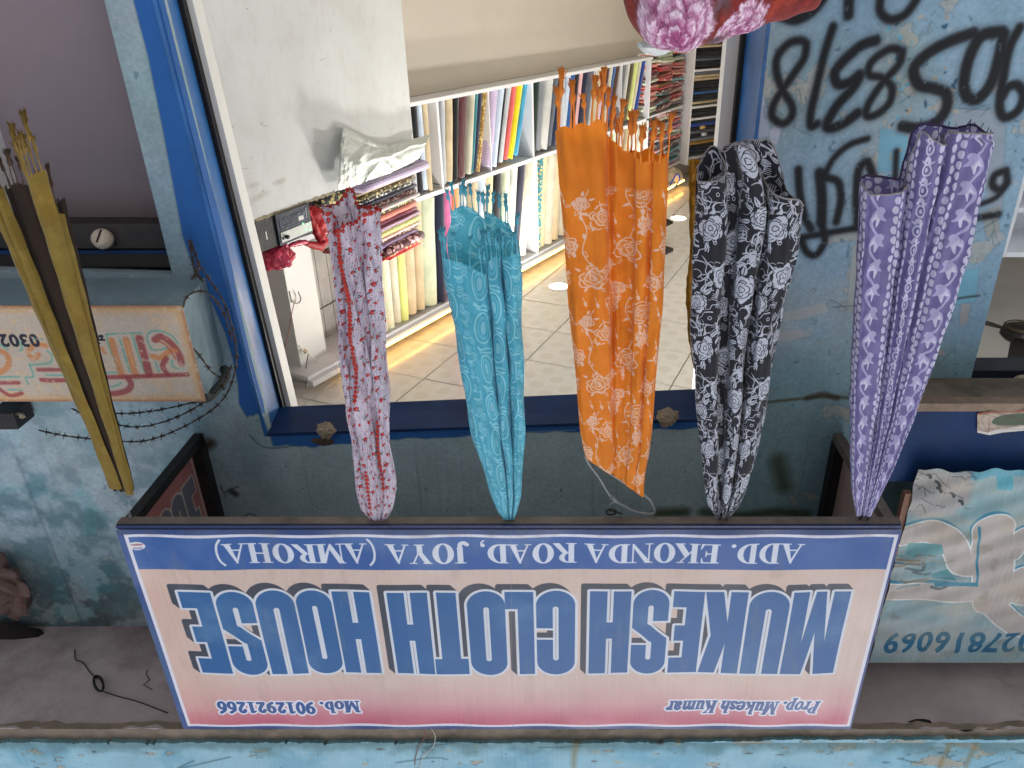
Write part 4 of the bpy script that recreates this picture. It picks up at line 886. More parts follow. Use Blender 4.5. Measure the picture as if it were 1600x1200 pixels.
for j in range(71):
    r1, r2 = [], []
    for i in range(101):
        u, v = i / 100, j / 70; x = NX0 + u * (NX1 - NX0); z = NZ0 + v * (NZ1 - NZ0)
        wv = .0045 * math.sin((u * 3.2 - v * 1.9) * 9 + 1.5 * math.sin(u * 5)) * (.35 + .65 * u) + .003 * math.sin((u * 3 - v * 4.2) * 14 + 2)
        wv += .010 * ss(.16, 0, v) * math.sin(u * 31 + 3 * math.sin(u * 9)) * .6 + .003 * ss(.6, 1, u) * math.sin(v * 40 + u * 12)
        zj = z + (.005 * math.sin(u * 37) + .005 * math.sin(u * 91)) * ss(.08, 0, v)
        r1.append((x, YBn + wv * min(1, v * 8 + .4) * min(1, (1 - v) * 10 + .1), zj)); r2.append((u, v))
    Pg.append(r1); Ug.append(r2)
build('banner_cloth', MB().grid(Pg, Ug), BAN, bnr, True)
build('top_batten', boxm(-3.2, YBn + .004, NZ1 - .012, NX1 + .004, YBn + .03, NZ1 + .006), mat('bleached_wood', (190, 180, 164), .8, var=.3, scale=20), bnr)
build('side_batten', boxm(NX1 - .004, YBn + .005, NZ0 + .1, NX1 + .022, YBn + .03, NZ1 - .013), mat('bare_wood', (128, 98, 84), .8, var=.3, scale=20), bnr)
# the room behind the right doorway
GW = mat('pale_room_plaster', (196, 192, 182), .7, var=.08, scale=1.5, bump=.03)
Zr = EYE + 2.75
build('neighbour_ceiling', boxm(-9, WY + .3, Zr, -1.2, 9.5, Zr + .1), GW, kind='structure')
build('neighbour_back_wall', boxm(-9, 9.4, 0, -1.9, 9.5, Zr - .002), GW, kind='structure')
build('neighbour_far_wall', boxm(-9.1, WY + .2, 0, -9.002, 9.5, Zr), GW, kind='structure')
build('dividing_wall', MB().prismZ([(-1.44, WY + .18), (-1.52, WY + .18), (-2.45, 9.4), (-2.35, 9.4)], 0, Zr), GW, kind='structure')
build('neighbour_floor', boxm(-9, WY + .17, 0.0, -1.5, 9.4, .15), CONC, kind='structure')
tl = thing('added_tube_light', 'added unseen tube light brightening the right neighbour room', 'tube light', loc=(-3.9, 3.0, 3.2))  # unseen lamp added to brighten the right neighbour room
build('glow_tube', MB().tube([(-4.6, 3.0, 3.15), (-3.2, 3.0, 3.15)], .028, 10), emitter('tube_glow', (240, 244, 250), 230), tl)
for xk in (-4.4, -3.4): build('hanger_rod', MB().tube([(xk, 3.0, 3.24), (xk, 3.0, Zr)], .006, 6), BLACK, tl)
build('batten', boxm(-4.65, 2.97, 3.20, -3.15, 3.03, 3.24), WHITE2, tl)
fan = thing('ceiling_fan', 'dark ceiling fan seen through the right neighbour doorway', 'ceiling fan', loc=tuple(onZ(1594, 518, EYE + 2.25)))
hc = onZ(1594, 520, EYE + 2.2); BRZ = mat('dark_bronze', (34, 30, 26), .4, metal=.2, var=.2); BRS = mat('dull_brass_trim', (74, 64, 48), .4, metal=.4)
def lathe(prof, c, n=24):
    mb = MB(); vs = [(c.x + r * math.cos(2 * math.pi * k / n), c.y + r * math.sin(2 * math.pi * k / n), c.z + z) for r, z in prof for k in range(n)]
    return mb.add(vs, [(i * n + k, i * n + (k + 1) % n, (i + 1) * n + (k + 1) % n, (i + 1) * n + k) for i in range(len(prof) - 1) for k in range(n)])
build('motor', lathe([(.001, -.06), (.07, -.055), (.12, -.03), (.13, .02), (.10, .05), (.03, .07), (.001, .07)], hc), BRZ, fan, True)
build('trim_ring', lathe([(.10, -.060), (.112, -.054), (.118, -.044), (.112, -.040)], hc), BRS, fan, True)
build('down_rod', MB().tube([hc + Vector((0, 0, .06)), hc + Vector((0, 0, .55))], .012, 8), BRZ, fan)
for a in (50, -62, 175):
    M = Matrix.Translation(hc) @ Matrix.Rotation(R(a), 4, 'Z') @ Matrix.Rotation(R(10), 4, 'X')
    p = [(.11, -.03), (.2, -.075), (.62, -.10), (.68, -.06), (.68, .05), (.62, .08), (.2, .06), (.11, .03)]
    mb = MB(); mb.prismZ(p, -.004, .004); mb.v = [tuple(M @ Vector(v)) for v in mb.v]
    build('blade', mb, BRZ, fan)
# white cupboard edge with folded goods at the frame edge
cb = thing('white_cupboard', 'white open cupboard at the far edge of the right doorway', 'cupboard', loc=tuple(onY(1590, 330, 3.6)))
pa = onY(1572, 398, 3.6); pb = onY(1588, 262, 3.6)
for zq in (pa.z, pa.z + -.22, pa.z - .44): build('cupboard_shelf', boxm(pa.x - 1.2, 3.6, zq - .012, pa.x, 4.0, zq + .012), WHITE2, cb)
build('cupboard_side', boxm(pa.x + .001, 3.6, .15, pa.x + .026, 4.0, pa.z + .013), WHITE2, cb)
build('cupboard_back', boxm(pa.x - 1.2, 4.001, .15, pa.x + .026, 4.02, pa.z + .012), WHITE2, cb)
# ================================================================== INSIDE THE CLOTH SHOP
PD = R(21.7); pdir = Vector((-math.sin(PD), math.cos(PD), 0)); pn = Vector((math.cos(PD), math.sin(PD), 0))   # run of the ceiling tiles and of the white panel
PW = onY(365, 357, YB + .08)                       # near top corner of the white panel
panel_z = PW.z
RP = [(-.69, WY + .30), (1.94, WY + .30), (1.94, 11), (-3.8, 11), (-2.98, 8.88)]
build('shop_floor', MB().prismZ([(-.69, WY + .17), (1.94, WY + .17)] + RP[2:], .155, .25), mat('floor_tiles', (216, 212, 204), .3, var=.1), kind='structure')
# room shell
sdir = Vector((-.4817, .8763, 0)); sn = Vector((.8763, .4817, 0)); SD0 = sn.dot(Vector((.978, 3.79, 0)))
def onS(px, py, off=0): return onP(px, py, sn * (SD0 + off), sn)
def S3(s, d, z): p = sdir * s + sn * (SD0 + d); return Vector((p.x, p.y, z))
def s_of(p): return Vector((p.x, p.y, 0)).dot(sdir)
TD = R(21.7); tu = Vector((-math.sin(TD), math.cos(TD), 0)); tv = Vector((math.cos(TD), math.sin(TD), 0))
ceil_o = thing('tiled_ceiling', 'cream tiled false ceiling of the cloth shop with grey joints and round printed dots', 'ceiling', loc=(0, 5, CEIL))
JOINT = mat('dark_joint', (104, 100, 94), .7)
build('joint_backing', MB().prismZ(RP, CEIL + .008, CEIL + .06), JOINT, ceil_o)
def tile_mat():
    m, n, b = newmat('printed_ceiling_tile'); L = n.links
    tc = n.nodes.new('ShaderNodeTexCoord'); sx = n.nodes.new('ShaderNodeSeparateXYZ'); L.new(tc.outputs['Object'], sx.inputs[0])
    def math_(op, a, v=None, c=None):
        x = n.nodes.new('ShaderNodeMath'); x.operation = op
        for i, q in enumerate((a, v, c)):
            if q is None: continue
            if isinstance(q, (int, float)): x.inputs[i].default_value = q
            else: L.new(q, x.inputs[i])
        return x.outputs[0]
    k = 1 / .08
    fxx = math_('SUBTRACT', math_('FRACT', math_('MULTIPLY', sx.outputs[0], k)), .5); fyy = math_('SUBTRACT', math_('FRACT', math_('MULTIPLY', sx.outputs[1], k)), .5)
    r = math_('SQRT', math_('ADD', math_('MULTIPLY', fxx, fxx), math_('MULTIPLY', fyy, fyy)))
    ix = math_('FLOOR', math_('MULTIPLY', sx.outputs[0], k)); iy = math_('FLOOR', math_('MULTIPLY', sx.outputs[1], k))
    par = math_('MODULO', math_('ABSOLUTE', math_('ADD', ix, iy)), 2)
    disc = math_('LESS_THAN', r, .46)
    mk = math_('MULTIPLY', disc, math_('ADD', math_('MULTIPLY', par, .75), .25))
    mx = n.nodes.new('ShaderNodeMix'); mx.data_type = 'RGBA'; L.new(mk, mx.inputs[0])
    mx.inputs[6].default_value = lin((232, 230, 224)); mx.inputs[7].default_value = lin((223, 220, 211)); L.new(mx.outputs[2], b.inputs['Base Color'])
    b.inputs['Roughness'].default_value = .35; b.inputs['Specular IOR Level'].default_value = .35
    rr = n.nodes.new('ShaderNodeMapRange'); L.new(mk, rr.inputs[0]); rr.inputs[3].default_value = .16; rr.inputs[4].default_value = .2; L.new(rr.outputs[0], b.inputs['Roughness'])
    return m
TM = tile_mat(); TS = .40; bm = bmesh.new(); bmesh.ops.create_cube(bm, size=1)
for v in bm.verts: v.co = Vector((v.co.x * (TS - .006), v.co.y * (TS - .006), v.co.z * .012))
bmesh.ops.bevel(bm, geom=bm.edges[:], offset=.002, segments=1, affect='EDGES')
tme = bpy.data.meshes.new('ceiling_tile'); bm.to_mesh(tme); bm.free(); tme.materials.append(TM)
nT = 0
for i in range(-12, 14):
    for j in range(0, 24):
        c = tv * (1.554 + TS * (i + .5)) + tu * (3.376 + TS * (j - 3 + .5))
        if c.y < YB + .02 or c.y > 8.4 or c.x > 2.2: continue
        if c.dot(sn) > SD0 + .3: continue
        d = c - Vector((0, 0, 0)); az = math.degrees(math.atan2(-c.x, c.y))
        if az > 16 or az < -28: continue
        M = Matrix.Translation(Vector((c.x, c.y, CEIL + .001 + rnd.uniform(-.0006, .0006)))) @ Matrix.Rotation(TD, 4, 'Z')
        inst('ceiling_tile', tme, M, ceil_o); nT += 1
print('tiles', nT)
build('ceiling_board', MB().prismZ(RP, CEIL + .061, CEIL + .1), WHITE, ceil_o)

# walls of the room
SHELF_T = onS(640, 165).z; SHELF_M = onS(825, 252).z; SHELF_TOP = onS(740, 458).z
s_near = s_of(onS(560, 300)) - .5; s_end = s_of(onS(1012, 140)); s_far = s_of(onS(1072, 150))
BEIGE = mat('beige_wall_board', (200, 192, 180), .6, var=.05, scale=2)
def sbox(name, s0, s1, d0, d1, z0, z1, m, par, **kw):
    ps = [S3(s, d, 0) for s, d in ((s0, d0), (s1, d0), (s1, d1), (s0, d1))]
    return build(name, MB().prismZ([(p.x, p.y) for p in ps], z0, z1), m, par, **kw)
sbox('shelf_wall_base', s_near, s_far + .6, .10, .50, .25, SHELF_T - .022, BEIGE, None, label='plain beige wall board below the long wall shelf', category='wall')
sbox('shelf_back_wall', s_near, s_far + .6, .40, .50, SHELF_T - .021, CEIL, WHITE, None, label='white back wall behind the bolts of cloth on the long shelf', category='wall')
shelf = thing('wall_shelf', 'long white two-row wall shelf running into the shop under a warm strip light', 'shelf', loc=tuple(S3(s_near, 0, SHELF_T)))
sbox('shelf_board', s_near, s_end, -.035, .398, SHELF_T - .020, SHELF_T, WHITE2, shelf)
sbox('shelf_board', s_near, s_end, 0, .398, SHELF_M - .012, SHELF_M + .012, WHITE2, shelf)
sbox('shelf_board', s_near, s_end, 0, .398, SHELF_TOP - .034, SHELF_TOP - .016, WHITE2, shelf)
sbox('top_fascia', s_near, s_far, -.03, .006, SHELF_TOP - .015, SHELF_TOP + .012, WHITE2, shelf)
divs = [(688, .009), (834, .009), (767, .004), (882, .004), (969, .004), (1012, .010)]
sdv = {}
for px, hw in divs:
    s = s_of(onS(px, 220)); sdv[px] = s
    sbox('divider', s - hw, s + hw, .002, .396, SHELF_T + .001, SHELF_M - .013, WHITE2, shelf)
for px, hw in ((840, .009), (1012, .010)):
    s = s_of(onS(px, 330)) if px == 840 else sdv[1012]
    sbox('divider', s - hw, s + hw, .002, .396, SHELF_M + .013, SHELF_TOP - .035, WHITE2, shelf)
LEDM = emitter('warm_led', (255, 188, 88), 15)
led = thing('strip_light', 'warm glowing strip light along the top of the long wall shelf', 'strip light', loc=tuple(S3(s_near, 0, CEIL - .05)))
sbox('led_strip', s_near + .2, s_far, -.046, -.036, SHELF_TOP - .004, SHELF_TOP + .006, LEDM, led)
sbox('led_holder', s_near + .2, s_far, -.0355, -.031, SHELF_TOP - .008, SHELF_TOP + .008, WHITE2, led)

# ---- bolts of cloth on the shelf
COL = {'cream': (198, 180, 146), 'ivory': (192, 188, 168), 'light grey': (176, 180, 184), 'grey': (118, 122, 128), 'black': (18, 18, 22), 'pale blue': (186, 200, 220), 'maroon': (74, 22, 30),
       'navy': (24, 30, 56), 'mustard': (150, 112, 50), 'sky blue': (60, 150, 190), 'yellow': (228, 206, 20), 'coral': (214, 96, 92), 'white': (190, 190, 186), 'pink': (222, 168, 172), 'blue': (40, 84, 140),
       'olive': (74, 66, 34), 'lime': (206, 214, 130), 'pale green': (196, 206, 178), 'magenta': (204, 104, 150), 'orange': (226, 150, 96), 'dark green': (26, 44, 38), 'slate': (86, 92, 104),
       'lilac': (170, 150, 190), 'teal': (60, 130, 140), 'beige': (206, 188, 150), 'royal blue': (30, 60, 140), 'sand': (188, 170, 136), 'brown': (84, 56, 42), 'salmon': (206, 120, 104), 'mauve': (140, 78, 100), 'red': (170, 30, 36), 'charcoal': (36, 38, 42)}
def clothmat(cname, kind='plain'):
    key = 'cloth_' + cname.replace(' ', '_') + '_' + kind
    if key in _mats: return _mats[key]
    m, n, b = newmat(key); L = n.links; c = COL[cname]
    tc = n.nodes.new('ShaderNodeTexCoord')
    no = n.nodes.new('ShaderNodeTexNoise'); no.inputs['Scale'].default_value = 9; no.inputs['Detail'].default_value = 6; L.new(tc.outputs['Object'], no.inputs['Vector'])
    cr = n.nodes.new('ShaderNodeMix'); cr.data_type = 'RGBA'; L.new(no.outputs['Fac'], cr.inputs[0])
    cr.inputs[6].default_value = lin([x * .78 for x in c]); cr.inputs[7].default_value = lin([min(245, x * 1.12 + 4) for x in c]); out = cr.outputs[2]
    alt = {'stripe': (200, 188, 208), 'dots': (214, 196, 176), 'print': (196, 180, 120), 'floral': (210, 170, 170), 'check': (60, 60, 80), 'bw': (220, 220, 214)}.get(kind)
    if kind != 'plain' and kind != 'shiny':
        if kind in ('stripe', 'check'):
            w = n.nodes.new('ShaderNodeTexWave'); w.bands_direction = 'Z'; w.inputs['Scale'].default_value = 28 if kind == 'stripe' else 60; w.inputs['Distortion'].default_value = .4
        else:
            w = n.nodes.new('ShaderNodeTexVoronoi'); w.inputs['Scale'].default_value = {'dots': 70, 'print': 55, 'floral': 32, 'bw': 60}[kind]
        L.new(tc.outputs['Object'], w.inputs['Vector']); r = n.nodes.new('ShaderNodeMapRange')
        L.new(w.outputs[0], r.inputs[0]); r.inputs[1].default_value = .36; r.inputs[2].default_value = .46 if kind != 'stripe' else .6
        if kind not in ('stripe', 'check'): r.inputs[3].default_value = 1; r.inputs[4].default_value = 0
        x = n.nodes.new('ShaderNodeMix'); x.data_type = 'RGBA'; L.new(r.outputs[0], x.inputs[0]); L.new(out, x.inputs[6]); x.inputs[7].default_value = lin(alt); out = x.outputs[2]
    L.new(out, b.inputs['Base Color']); b.inputs['Roughness'].default_value = .18 if kind == 'shiny' else .75; b.inputs['Sheen Weight'].default_value = .2; b.inputs['Specular IOR Level'].default_value = .6 if kind == 'shiny' else .3
    mp = n.nodes.new('ShaderNodeMapping'); mp.inputs['Scale'].default_value = (1, 1, .15); L.new(tc.outputs['Object'], mp.inputs[0])
    nb = n.nodes.new('ShaderNodeTexNoise'); nb.inputs['Scale'].default_value = 45; nb.inputs['Detail'].default_value = 4; L.new(mp.outputs[0], nb.inputs[0])
    bp = n.nodes.new('ShaderNodeBump'); bp.inputs['Strength'].default_value = .7; bp.inputs['Distance'].default_value = .006; L.new(nb.outputs['Fac'], bp.inputs['Height']); L.new(bp.outputs[0], b.inputs['Normal'])
    _mats[key] = m; return m
def bolt_mesh(th, dp, H, seed, roll=False):
    g = random.Random(seed); mb = MB(); prof = []
    if roll:
        prof = [(th / 2 * math.cos(a) * 1, th / 2 + th / 2 * math.sin(a)) for a in np.linspace(0, 2 * math.pi, 13)[:-1]]
    else:
        r = th / 2 * .96
        for a in np.linspace(math.pi, 2 * math.pi, 7): prof.append((r * math.cos(a), r * .8 + r * .8 * math.sin(a)))
        prof += [(r * .98, dp * .5), (r, dp), (-r, dp), (-r * .98, dp * .5)]
    n = len(prof); zs = [0, .012, H * .25, H * .5, H * .75, H - .012, H]; vs = []
    for k, z in enumerate(zs):
        sc = .86 if k in (0, len(zs) - 1) else 1 + g.uniform(-.05, .05); ox = g.uniform(-.002, .002)
        vs += [(x * sc + ox, y * (sc if y > 0 else 1) + g.uniform(-.0015, .0015), z) for x, y in prof]
    mb.add(vs, [(i * n + k, i * n + (k + 1) % n, (i + 1) * n + (k + 1) % n, (i + 1) * n + k) for i in range(len(zs) - 1) for k in range(n)] + [tuple(reversed(range(n))), tuple(range((len(zs) - 1) * n, len(zs) * n))])
    return mb
ORD = ['first', 'second', 'third', 'fourth', 'fifth', 'sixth', 'seventh', 'eighth', 'ninth', 'tenth', 'eleventh', 'twelfth', 'thirteenth', 'fourteenth', 'fifteenth', 'sixteenth', 'seventeenth', 'eighteenth', 'nineteenth', 'twentieth']
def bolts(seq, x0, x1, prow, zb, Hmax, lean0, lean1, rowname, bayname):
    """seq: (colour, kind, relative width); x0..x1 photo px at row prow (pixel y of the row middle)"""
    tot = sum(w for _, _, w in seq); px = x0
    for i, (c, kind, w) in enumerate(seq):
        pa, pb = px, px + w / tot * (x1 - x0); px = pb
        sa, sb = s_of(onS(pa, prow(pa))), s_of(onS(pb, prow(pb))); th = abs(sb - sa) * .94; sm_ = (sa + sb) / 2
        k = i / max(1, len(seq) - 1); lean = lean0 + (lean1 - lean0) * k; H = Hmax * rnd.uniform(.955, .995); roll = kind == 'roll'
        # local frame: x along shelf, y into shelf, z up, leaning towards the camera end at the top
        X = sdir; Yv = sn; Zv = Vector((0, 0, 1)); Rm = Matrix((X, Yv, Zv)).transposed().to_4x4()
        base = S3(sm_ + math.tan(lean) * H * .5, rnd.uniform(.002, .016), zb)
        M = Matrix.Translation(base) @ Rm @ Matrix.Rotation(-lean, 4, 'Y')
        mb = bolt_mesh(th, .26, H, rnd.random(), roll); mb.v = [tuple(M @ Vector(v)) for v in mb.v]
        kd = 'plain' if roll else kind
        adj = {'stripe': 'striped ', 'shiny': 'glossy ', 'print': 'patterned ', 'check': 'finely checked ', 'dots': 'dotted '}.get(kind, 'rolled ' if roll else '')
        pos = ORD[i] + ' along'
        build('cloth_bolt', mb, clothmat(c, kd), None, True, label=f'{adj}{c} cloth bolt, {pos} the {bayname}, {rowname} shelf row', category='cloth bolt', group='bolts of cloth on the long wall shelf')
low = lambda x: 240 + (x - 690) * -.27
p_ = 'plain'
bolts([('light grey', p_, 1), ('black', p_, 1.3), ('pale blue', p_, 1.2), ('cream', p_, 1.1)], 647, 677, low, SHELF_T + .002, SHELF_M - SHELF_T - .016, 0, .02, 'lower', 'nearest bay')
bolts([('grey', p_, .8), ('light grey', p_, 1), ('cream', p_, 1.3), ('black', p_, 1), ('maroon', 'shiny', 2.3), ('ivory', p_, 1), ('teal', p_, .4), ('navy', p_, 1), ('mustard', 'print', 1)], 690, 761, low, SHELF_T + .002, SHELF_M - SHELF_T - .016, .06, .26, 'lower', 'second bay')
bolts([('lilac', 'stripe', 1.6), ('pale blue', p_, 1.4), ('black', p_, .6), ('light grey', p_, 1.6), ('coral', p_, .9), ('yellow', p_, 1.6), ('sky blue', p_, 1.1)], 768, 820, low, SHELF_T + .002, SHELF_M - SHELF_T - .016, .24, .34, 'lower', 'third bay')
bolts([('dark green', p_, .7), ('grey', p_, 1.4), ('white', 'shiny', 1.8), ('slate', p_, .7), ('navy', p_, 1.2)], 840, 878, low, SHELF_T + .002, SHELF_M - SHELF_T - .016, .14, .3, 'lower', 'fourth bay')
bolts([('pale blue', p_, .8), ('blue', p_, 1), ('black', p_, .9), ('pink', p_, .8), ('navy', p_, 1.4), ('slate', p_, 1), ('white', p_, 1.1), ('cream', p_, 1), ('pink', 'stripe', .7), ('maroon', p_, .9), ('white', 'print', .8), ('blue', p_, .9), ('brown', p_, .7)], 886, 965, low, SHELF_T + .002, SHELF_M - SHELF_T - .016, .2, .3, 'lower', 'fifth bay')
bolts([('grey', p_, .7), ('white', p_, 1), ('olive', p_, 1.1), ('lime', p_, 1), ('ivory', p_, .8), ('royal blue', p_, .6)], 972, 1003, low, SHELF_T + .002, SHELF_M - SHELF_T - .016, .24, .34, 'lower', 'far bay')
upr = lambda x: 405 + (x - 640) * -.42
bolts([('ivory', 'roll', 1), ('pale green', 'dots', 1.1), ('ivory', p_, 1), ('lime', p_, 1), ('cream', 'roll', 1.4), ('cream', 'roll', 1.1), ('pale green', 'roll', 1.7), ('navy', p_, 1), ('magenta', p_, 1), ('orange', p_, .8), ('white', p_, 1.3), ('cream', p_, 1.2),
       ('pale blue', p_, 1), ('beige', p_, 1), ('black', p_, 1.1), ('pale green', p_, 1), ('white', p_, 1), ('black', 'check', .7), ('ivory', 'roll', 1.1)], 590, 832, upr, SHELF_M + .014, SHELF_TOP - SHELF_M - .052, .02, .2, 'upper', 'near bay')
bolts([('teal', 'print', .35), ('beige', p_, .7), ('ivory', p_, 1), ('cream', 'roll', 1), ('ivory', p_, .7), ('white', p_, 1), ('beige', p_, .6), ('white', 'dots', 1), ('cream', p_, .8), ('ivory', p_, 1), ('white', p_, 1), ('pale green', p_, .9), ('white', p_, 1), ('cream', p_, .8), ('white', p_, 1), ('ivory', p_, 1)], 846, 1008, upr, SHELF_M + .014, SHELF_TOP - SHELF_M - .052, .1, .2, 'upper', 'far bay')

# ---- open shelf of packed garments at the end of the wall shelf
s0, s1 = s_end + .02, s_far + .06
pk = thing('garment_rack', 'white rack crammed with plastic-wrapped garments at the far end of the wall shelf', 'rack', loc=tuple(S3(s0, .1, SHELF_T)))
zz_ = [onS(1040, 82).z, onS(1040, 178).z, onS(1040, 268).z]
for i_, z in enumerate(zz_): sbox('rack_board', s0 - .009, s1, .03, .398, z - .012, z, WHITE2, pk)
sbox('rack_board', s0 - .009, s1, .03, .398, SHELF_TOP - .06, SHELF_TOP - .04, WHITE2, pk)
sbox('rack_back', s0 - .009, s1, .392, .398, zz_[0], zz_[-1] - .013, BEIGE, pk)
pcs = ['red', 'salmon', 'maroon', 'mustard', 'pale green', 'teal', 'pink', 'brown', 'white', 'magenta', 'charcoal', 'slate']
prot = {}
for c in pcs:
    for kk in range(2):
        mb = bolt_mesh(.022, .2, .17, (c, kk).__hash__() % 99 if False else pcs.index(c) * 3 + kk)
        m = clothmat(c, 'shiny' if kk else 'dots'); o = build('packet_' + c.replace(' ', '_'), mb, m, None, True); prot[(c, kk)] = o.data; bpy.data.objects.remove(o)
colw = (s1 - s0) / 3
for col_ in range(3):
    for row_ in range(3 - 1):
        z = zz_[row_] + .012; top = zz_[row_ + 1] - .03; i = 0
        while z < top:
            c = rnd.choice(pcs[:7] if row_ == 0 else pcs[4:] + ['red']); kk = rnd.random() < .6
            Rm = Matrix((Vector((0, 0, 1)), sn, -sdir)).transposed().to_4x4()
            p = S3(s0 + colw * (col_ + .96), .045 + rnd.uniform(-.015, .02), z)
            M = Matrix.Translation(p) @ Rm @ Matrix.Rotation(rnd.uniform(-.09, .09), 4, 'Y') @ Matrix.Diagonal((rnd.uniform(.85, 1.25), 1, colw / .18, 1))
            lvl = 'lower' if row_ == 0 else 'upper'
            inst('garment_packet', prot[(c, int(kk))], M, None, label=f'{"glossy" if kk else "dotted"} {c} garment packet, {ORD[min(i, 19)]} up the {("near", "middle", "far")[col_]} {lvl} stack of the rack', category='garment packet', group='garment packets piled on the rack')
            z += .0255; i += 1

# ---- corner unit of dark folded suitings
udir = Vector((-.80, .60, 0)); un = Vector((.60, .80, 0)); U0 = S3(s_far + .09, -.02, 0)
def ubox(name, a0, a1, d0, d1, z0, z1, m, par, **kw):
    ps = [U0 + udir * a + un * d for a, d in ((a0, d0), (a1, d0), (a1, d1), (a0, d1))]
    return build(name, MB().prismZ([(p.x, p.y) for p in ps], z0, z1), m, par, **kw)
unit = thing('corner_shelf_unit', 'tall white corner shelf unit stacked with dark folded suiting cloth', 'shelf', loc=tuple(U0))
def uz(px, py): return onP(px, py, U0, un).z
uzs = [uz(1120, 50) - .02, uz(1120, 108), uz(1120, 164), uz(1120, 182), uz(1120, 248)]
UW = .80
for z in uzs: ubox('unit_board', .017, UW - .017, 0, .38, z - .009, z + .009, WHITE2, unit)
ubox('unit_board', .017, UW - .017, 0, .38, 1.0, 1.02, WHITE2, unit)
for a in (0, UW - .016): ubox('unit_side', a, a + .016, -.004, .38, .25, uzs[-1] + .010, WHITE2, unit)
ubox('unit_back', 0, UW, .381, .39, .25, uzs[-1] + .01, WHITE2, unit)
ubox('corner_wall', -.06, 2.2, .395, .50, .25, CEIL, mat('warm_far_wall', (206, 196, 182), .7), None, kind='structure')
def slabm(Lx, dp, th, seed):
    g = random.Random(seed); prof = [(0 + th / 2 * (1 - math.cos(a)) * .9, th / 2 * (1 + math.sin(a))) for a in np.linspace(math.pi / 2, -math.pi / 2, 6)]
    prof = [(th / 2 * (1 - math.cos(a)), th / 2 + th / 2 * math.sin(a)) for a in np.linspace(-math.pi / 2, math.pi / 2, 6)] + [(dp, th), (dp, 0)]
    mb = MB(); n = len(prof); vs = []; xs = np.linspace(0, Lx, 6)
    for x in xs: oy = g.uniform(-.003, .003); vs += [(x, y + (oy if y < dp else 0), z * g.uniform(.97, 1.0)) for y, z in prof]
    return mb.add(vs, [(i * n + k, i * n + (k + 1) % n, (i + 1) * n + (k + 1) % n, (i + 1) * n + k) for i in range(5) for k in range(n)] + [tuple(reversed(range(n))), tuple(range(5 * n, 6 * n))])
dk = [['navy', 'blue', 'mustard', 'black', 'sand', 'black', 'black', 'charcoal', 'slate', 'black', 'charcoal'], ['slate', 'sand', 'sand', 'black', 'charcoal', 'black', 'blue', 'black', 'charcoal', 'sand'], ['black', 'charcoal'], ['dark green', 'royal blue', 'black', 'slate', 'black', 'grey', 'mustard', 'black', 'navy', 'charcoal', 'light grey']]
names = ['lowest visible', 'second', 'shallow third', 'top']
for b in range(4):
    z0_, z1_ = uzs[b] + .010, uzs[b + 1] - .012; seq = list(dk[b]); n_ = len(seq); th = (z1_ - z0_ - .006) / n_
    if b in (0, 1, 3): pass
    for i, c in enumerate(seq):
        mb = slabm(UW - .10 - rnd.uniform(0, .05), .3, th * .94, rnd.random()); ofs = U0 + udir * (.03 + rnd.uniform(0, .02)) + un * (.02 + rnd.uniform(0, .02)) + Vector((0, 0, z0_ + th * i))
        Rm = Matrix.Translation(ofs) @ Matrix((udir, un, Vector((0, 0, 1)))).transposed().to_4x4(); mb.v = [tuple(Rm @ Vector(v)) for v in mb.v]
        build('folded_suiting', mb, clothmat(c, 'plain'), None, True, label=f'folded {c} suiting, {ORD[i]} from the bottom of the {names[b]} corner unit compartment', category='folded cloth', group='folded suiting cloth in the corner unit')
for q, (px, py) in enumerate(((1099, 199), (1101, 210))):
    p = onP(px, py, U0 + un * .012, un); mb = MB().tube([p - udir * .03 + un * .012, p + udir * .03 + un * .012], .018, 8)
    build('paper_band', mb, mat('band_%d' % q, (200, 170, 110) if q == 0 else (196, 204, 216), .4), None, True, label=('gold' if q == 0 else 'silver') + ' paper band around dark cloth in the top compartment of the corner unit', category='paper band')
# cable tidy and pale sack under the garment rack
p = onS(1052, 268, .02); lump('pale_sack', p + Vector((0, 0, .05)), .11, mat('pale_sack_cloth', (206, 190, 160), .8, var=.2, scale=20), 14, sq=(1, .8, .9), label='pale cloth sack on top of the garment rack', category='sack')
wire('blue_cord', [(1046, 292), (1050, 284), (1058, 272), (1062, 280), (1056, 290), (1048, 296)], onS(1052, 284).y - .1, .008, mat('blue_cord', (50, 80, 180), .5), label='coiled blue cord above the garment rack', category='cord')

# ---- ceiling lights
DISC = emitter('downlight_glow', (255, 244, 226), 14); RIMW = mat('downlight_rim', (236, 234, 228), .4)
def downlight(p, r, lab, power=0):
    t = thing('downlight', lab, 'ceiling light', group='round downlights in the tiled ceiling', loc=tuple(p)); p = Vector(p)
    build('glow_disc', lathe([(.0005, -.010), (r * .86, -.010), (r * .86, -.006), (.0005, -.006)], p), DISC, t)
    build('rim', lathe([(r * .87, -.006), (r * .87, -.013), (r, -.011), (r * 1.03, -.006)], p), RIMW, t)
    if power:
        l = bpy.data.lights.new('downlight_lamp', 'AREA'); l.shape = 'DISK'; l.size = r * 1.6; l.energy = power; l.color = (1, .97, .93)
        o = bpy.data.objects.new('downlight_lamp', l); C.objects.link(o); o.location = p + Vector((0, 0, -.018))
PW_L = 16
downlight(onZ(873, 450, CEIL), .075, 'glowing round downlight in the ceiling between the teal and orange scarves', PW_L)
downlight(onZ(1060, 343, CEIL), .075, 'far glowing round downlight between the orange and black scarves', PW_L)
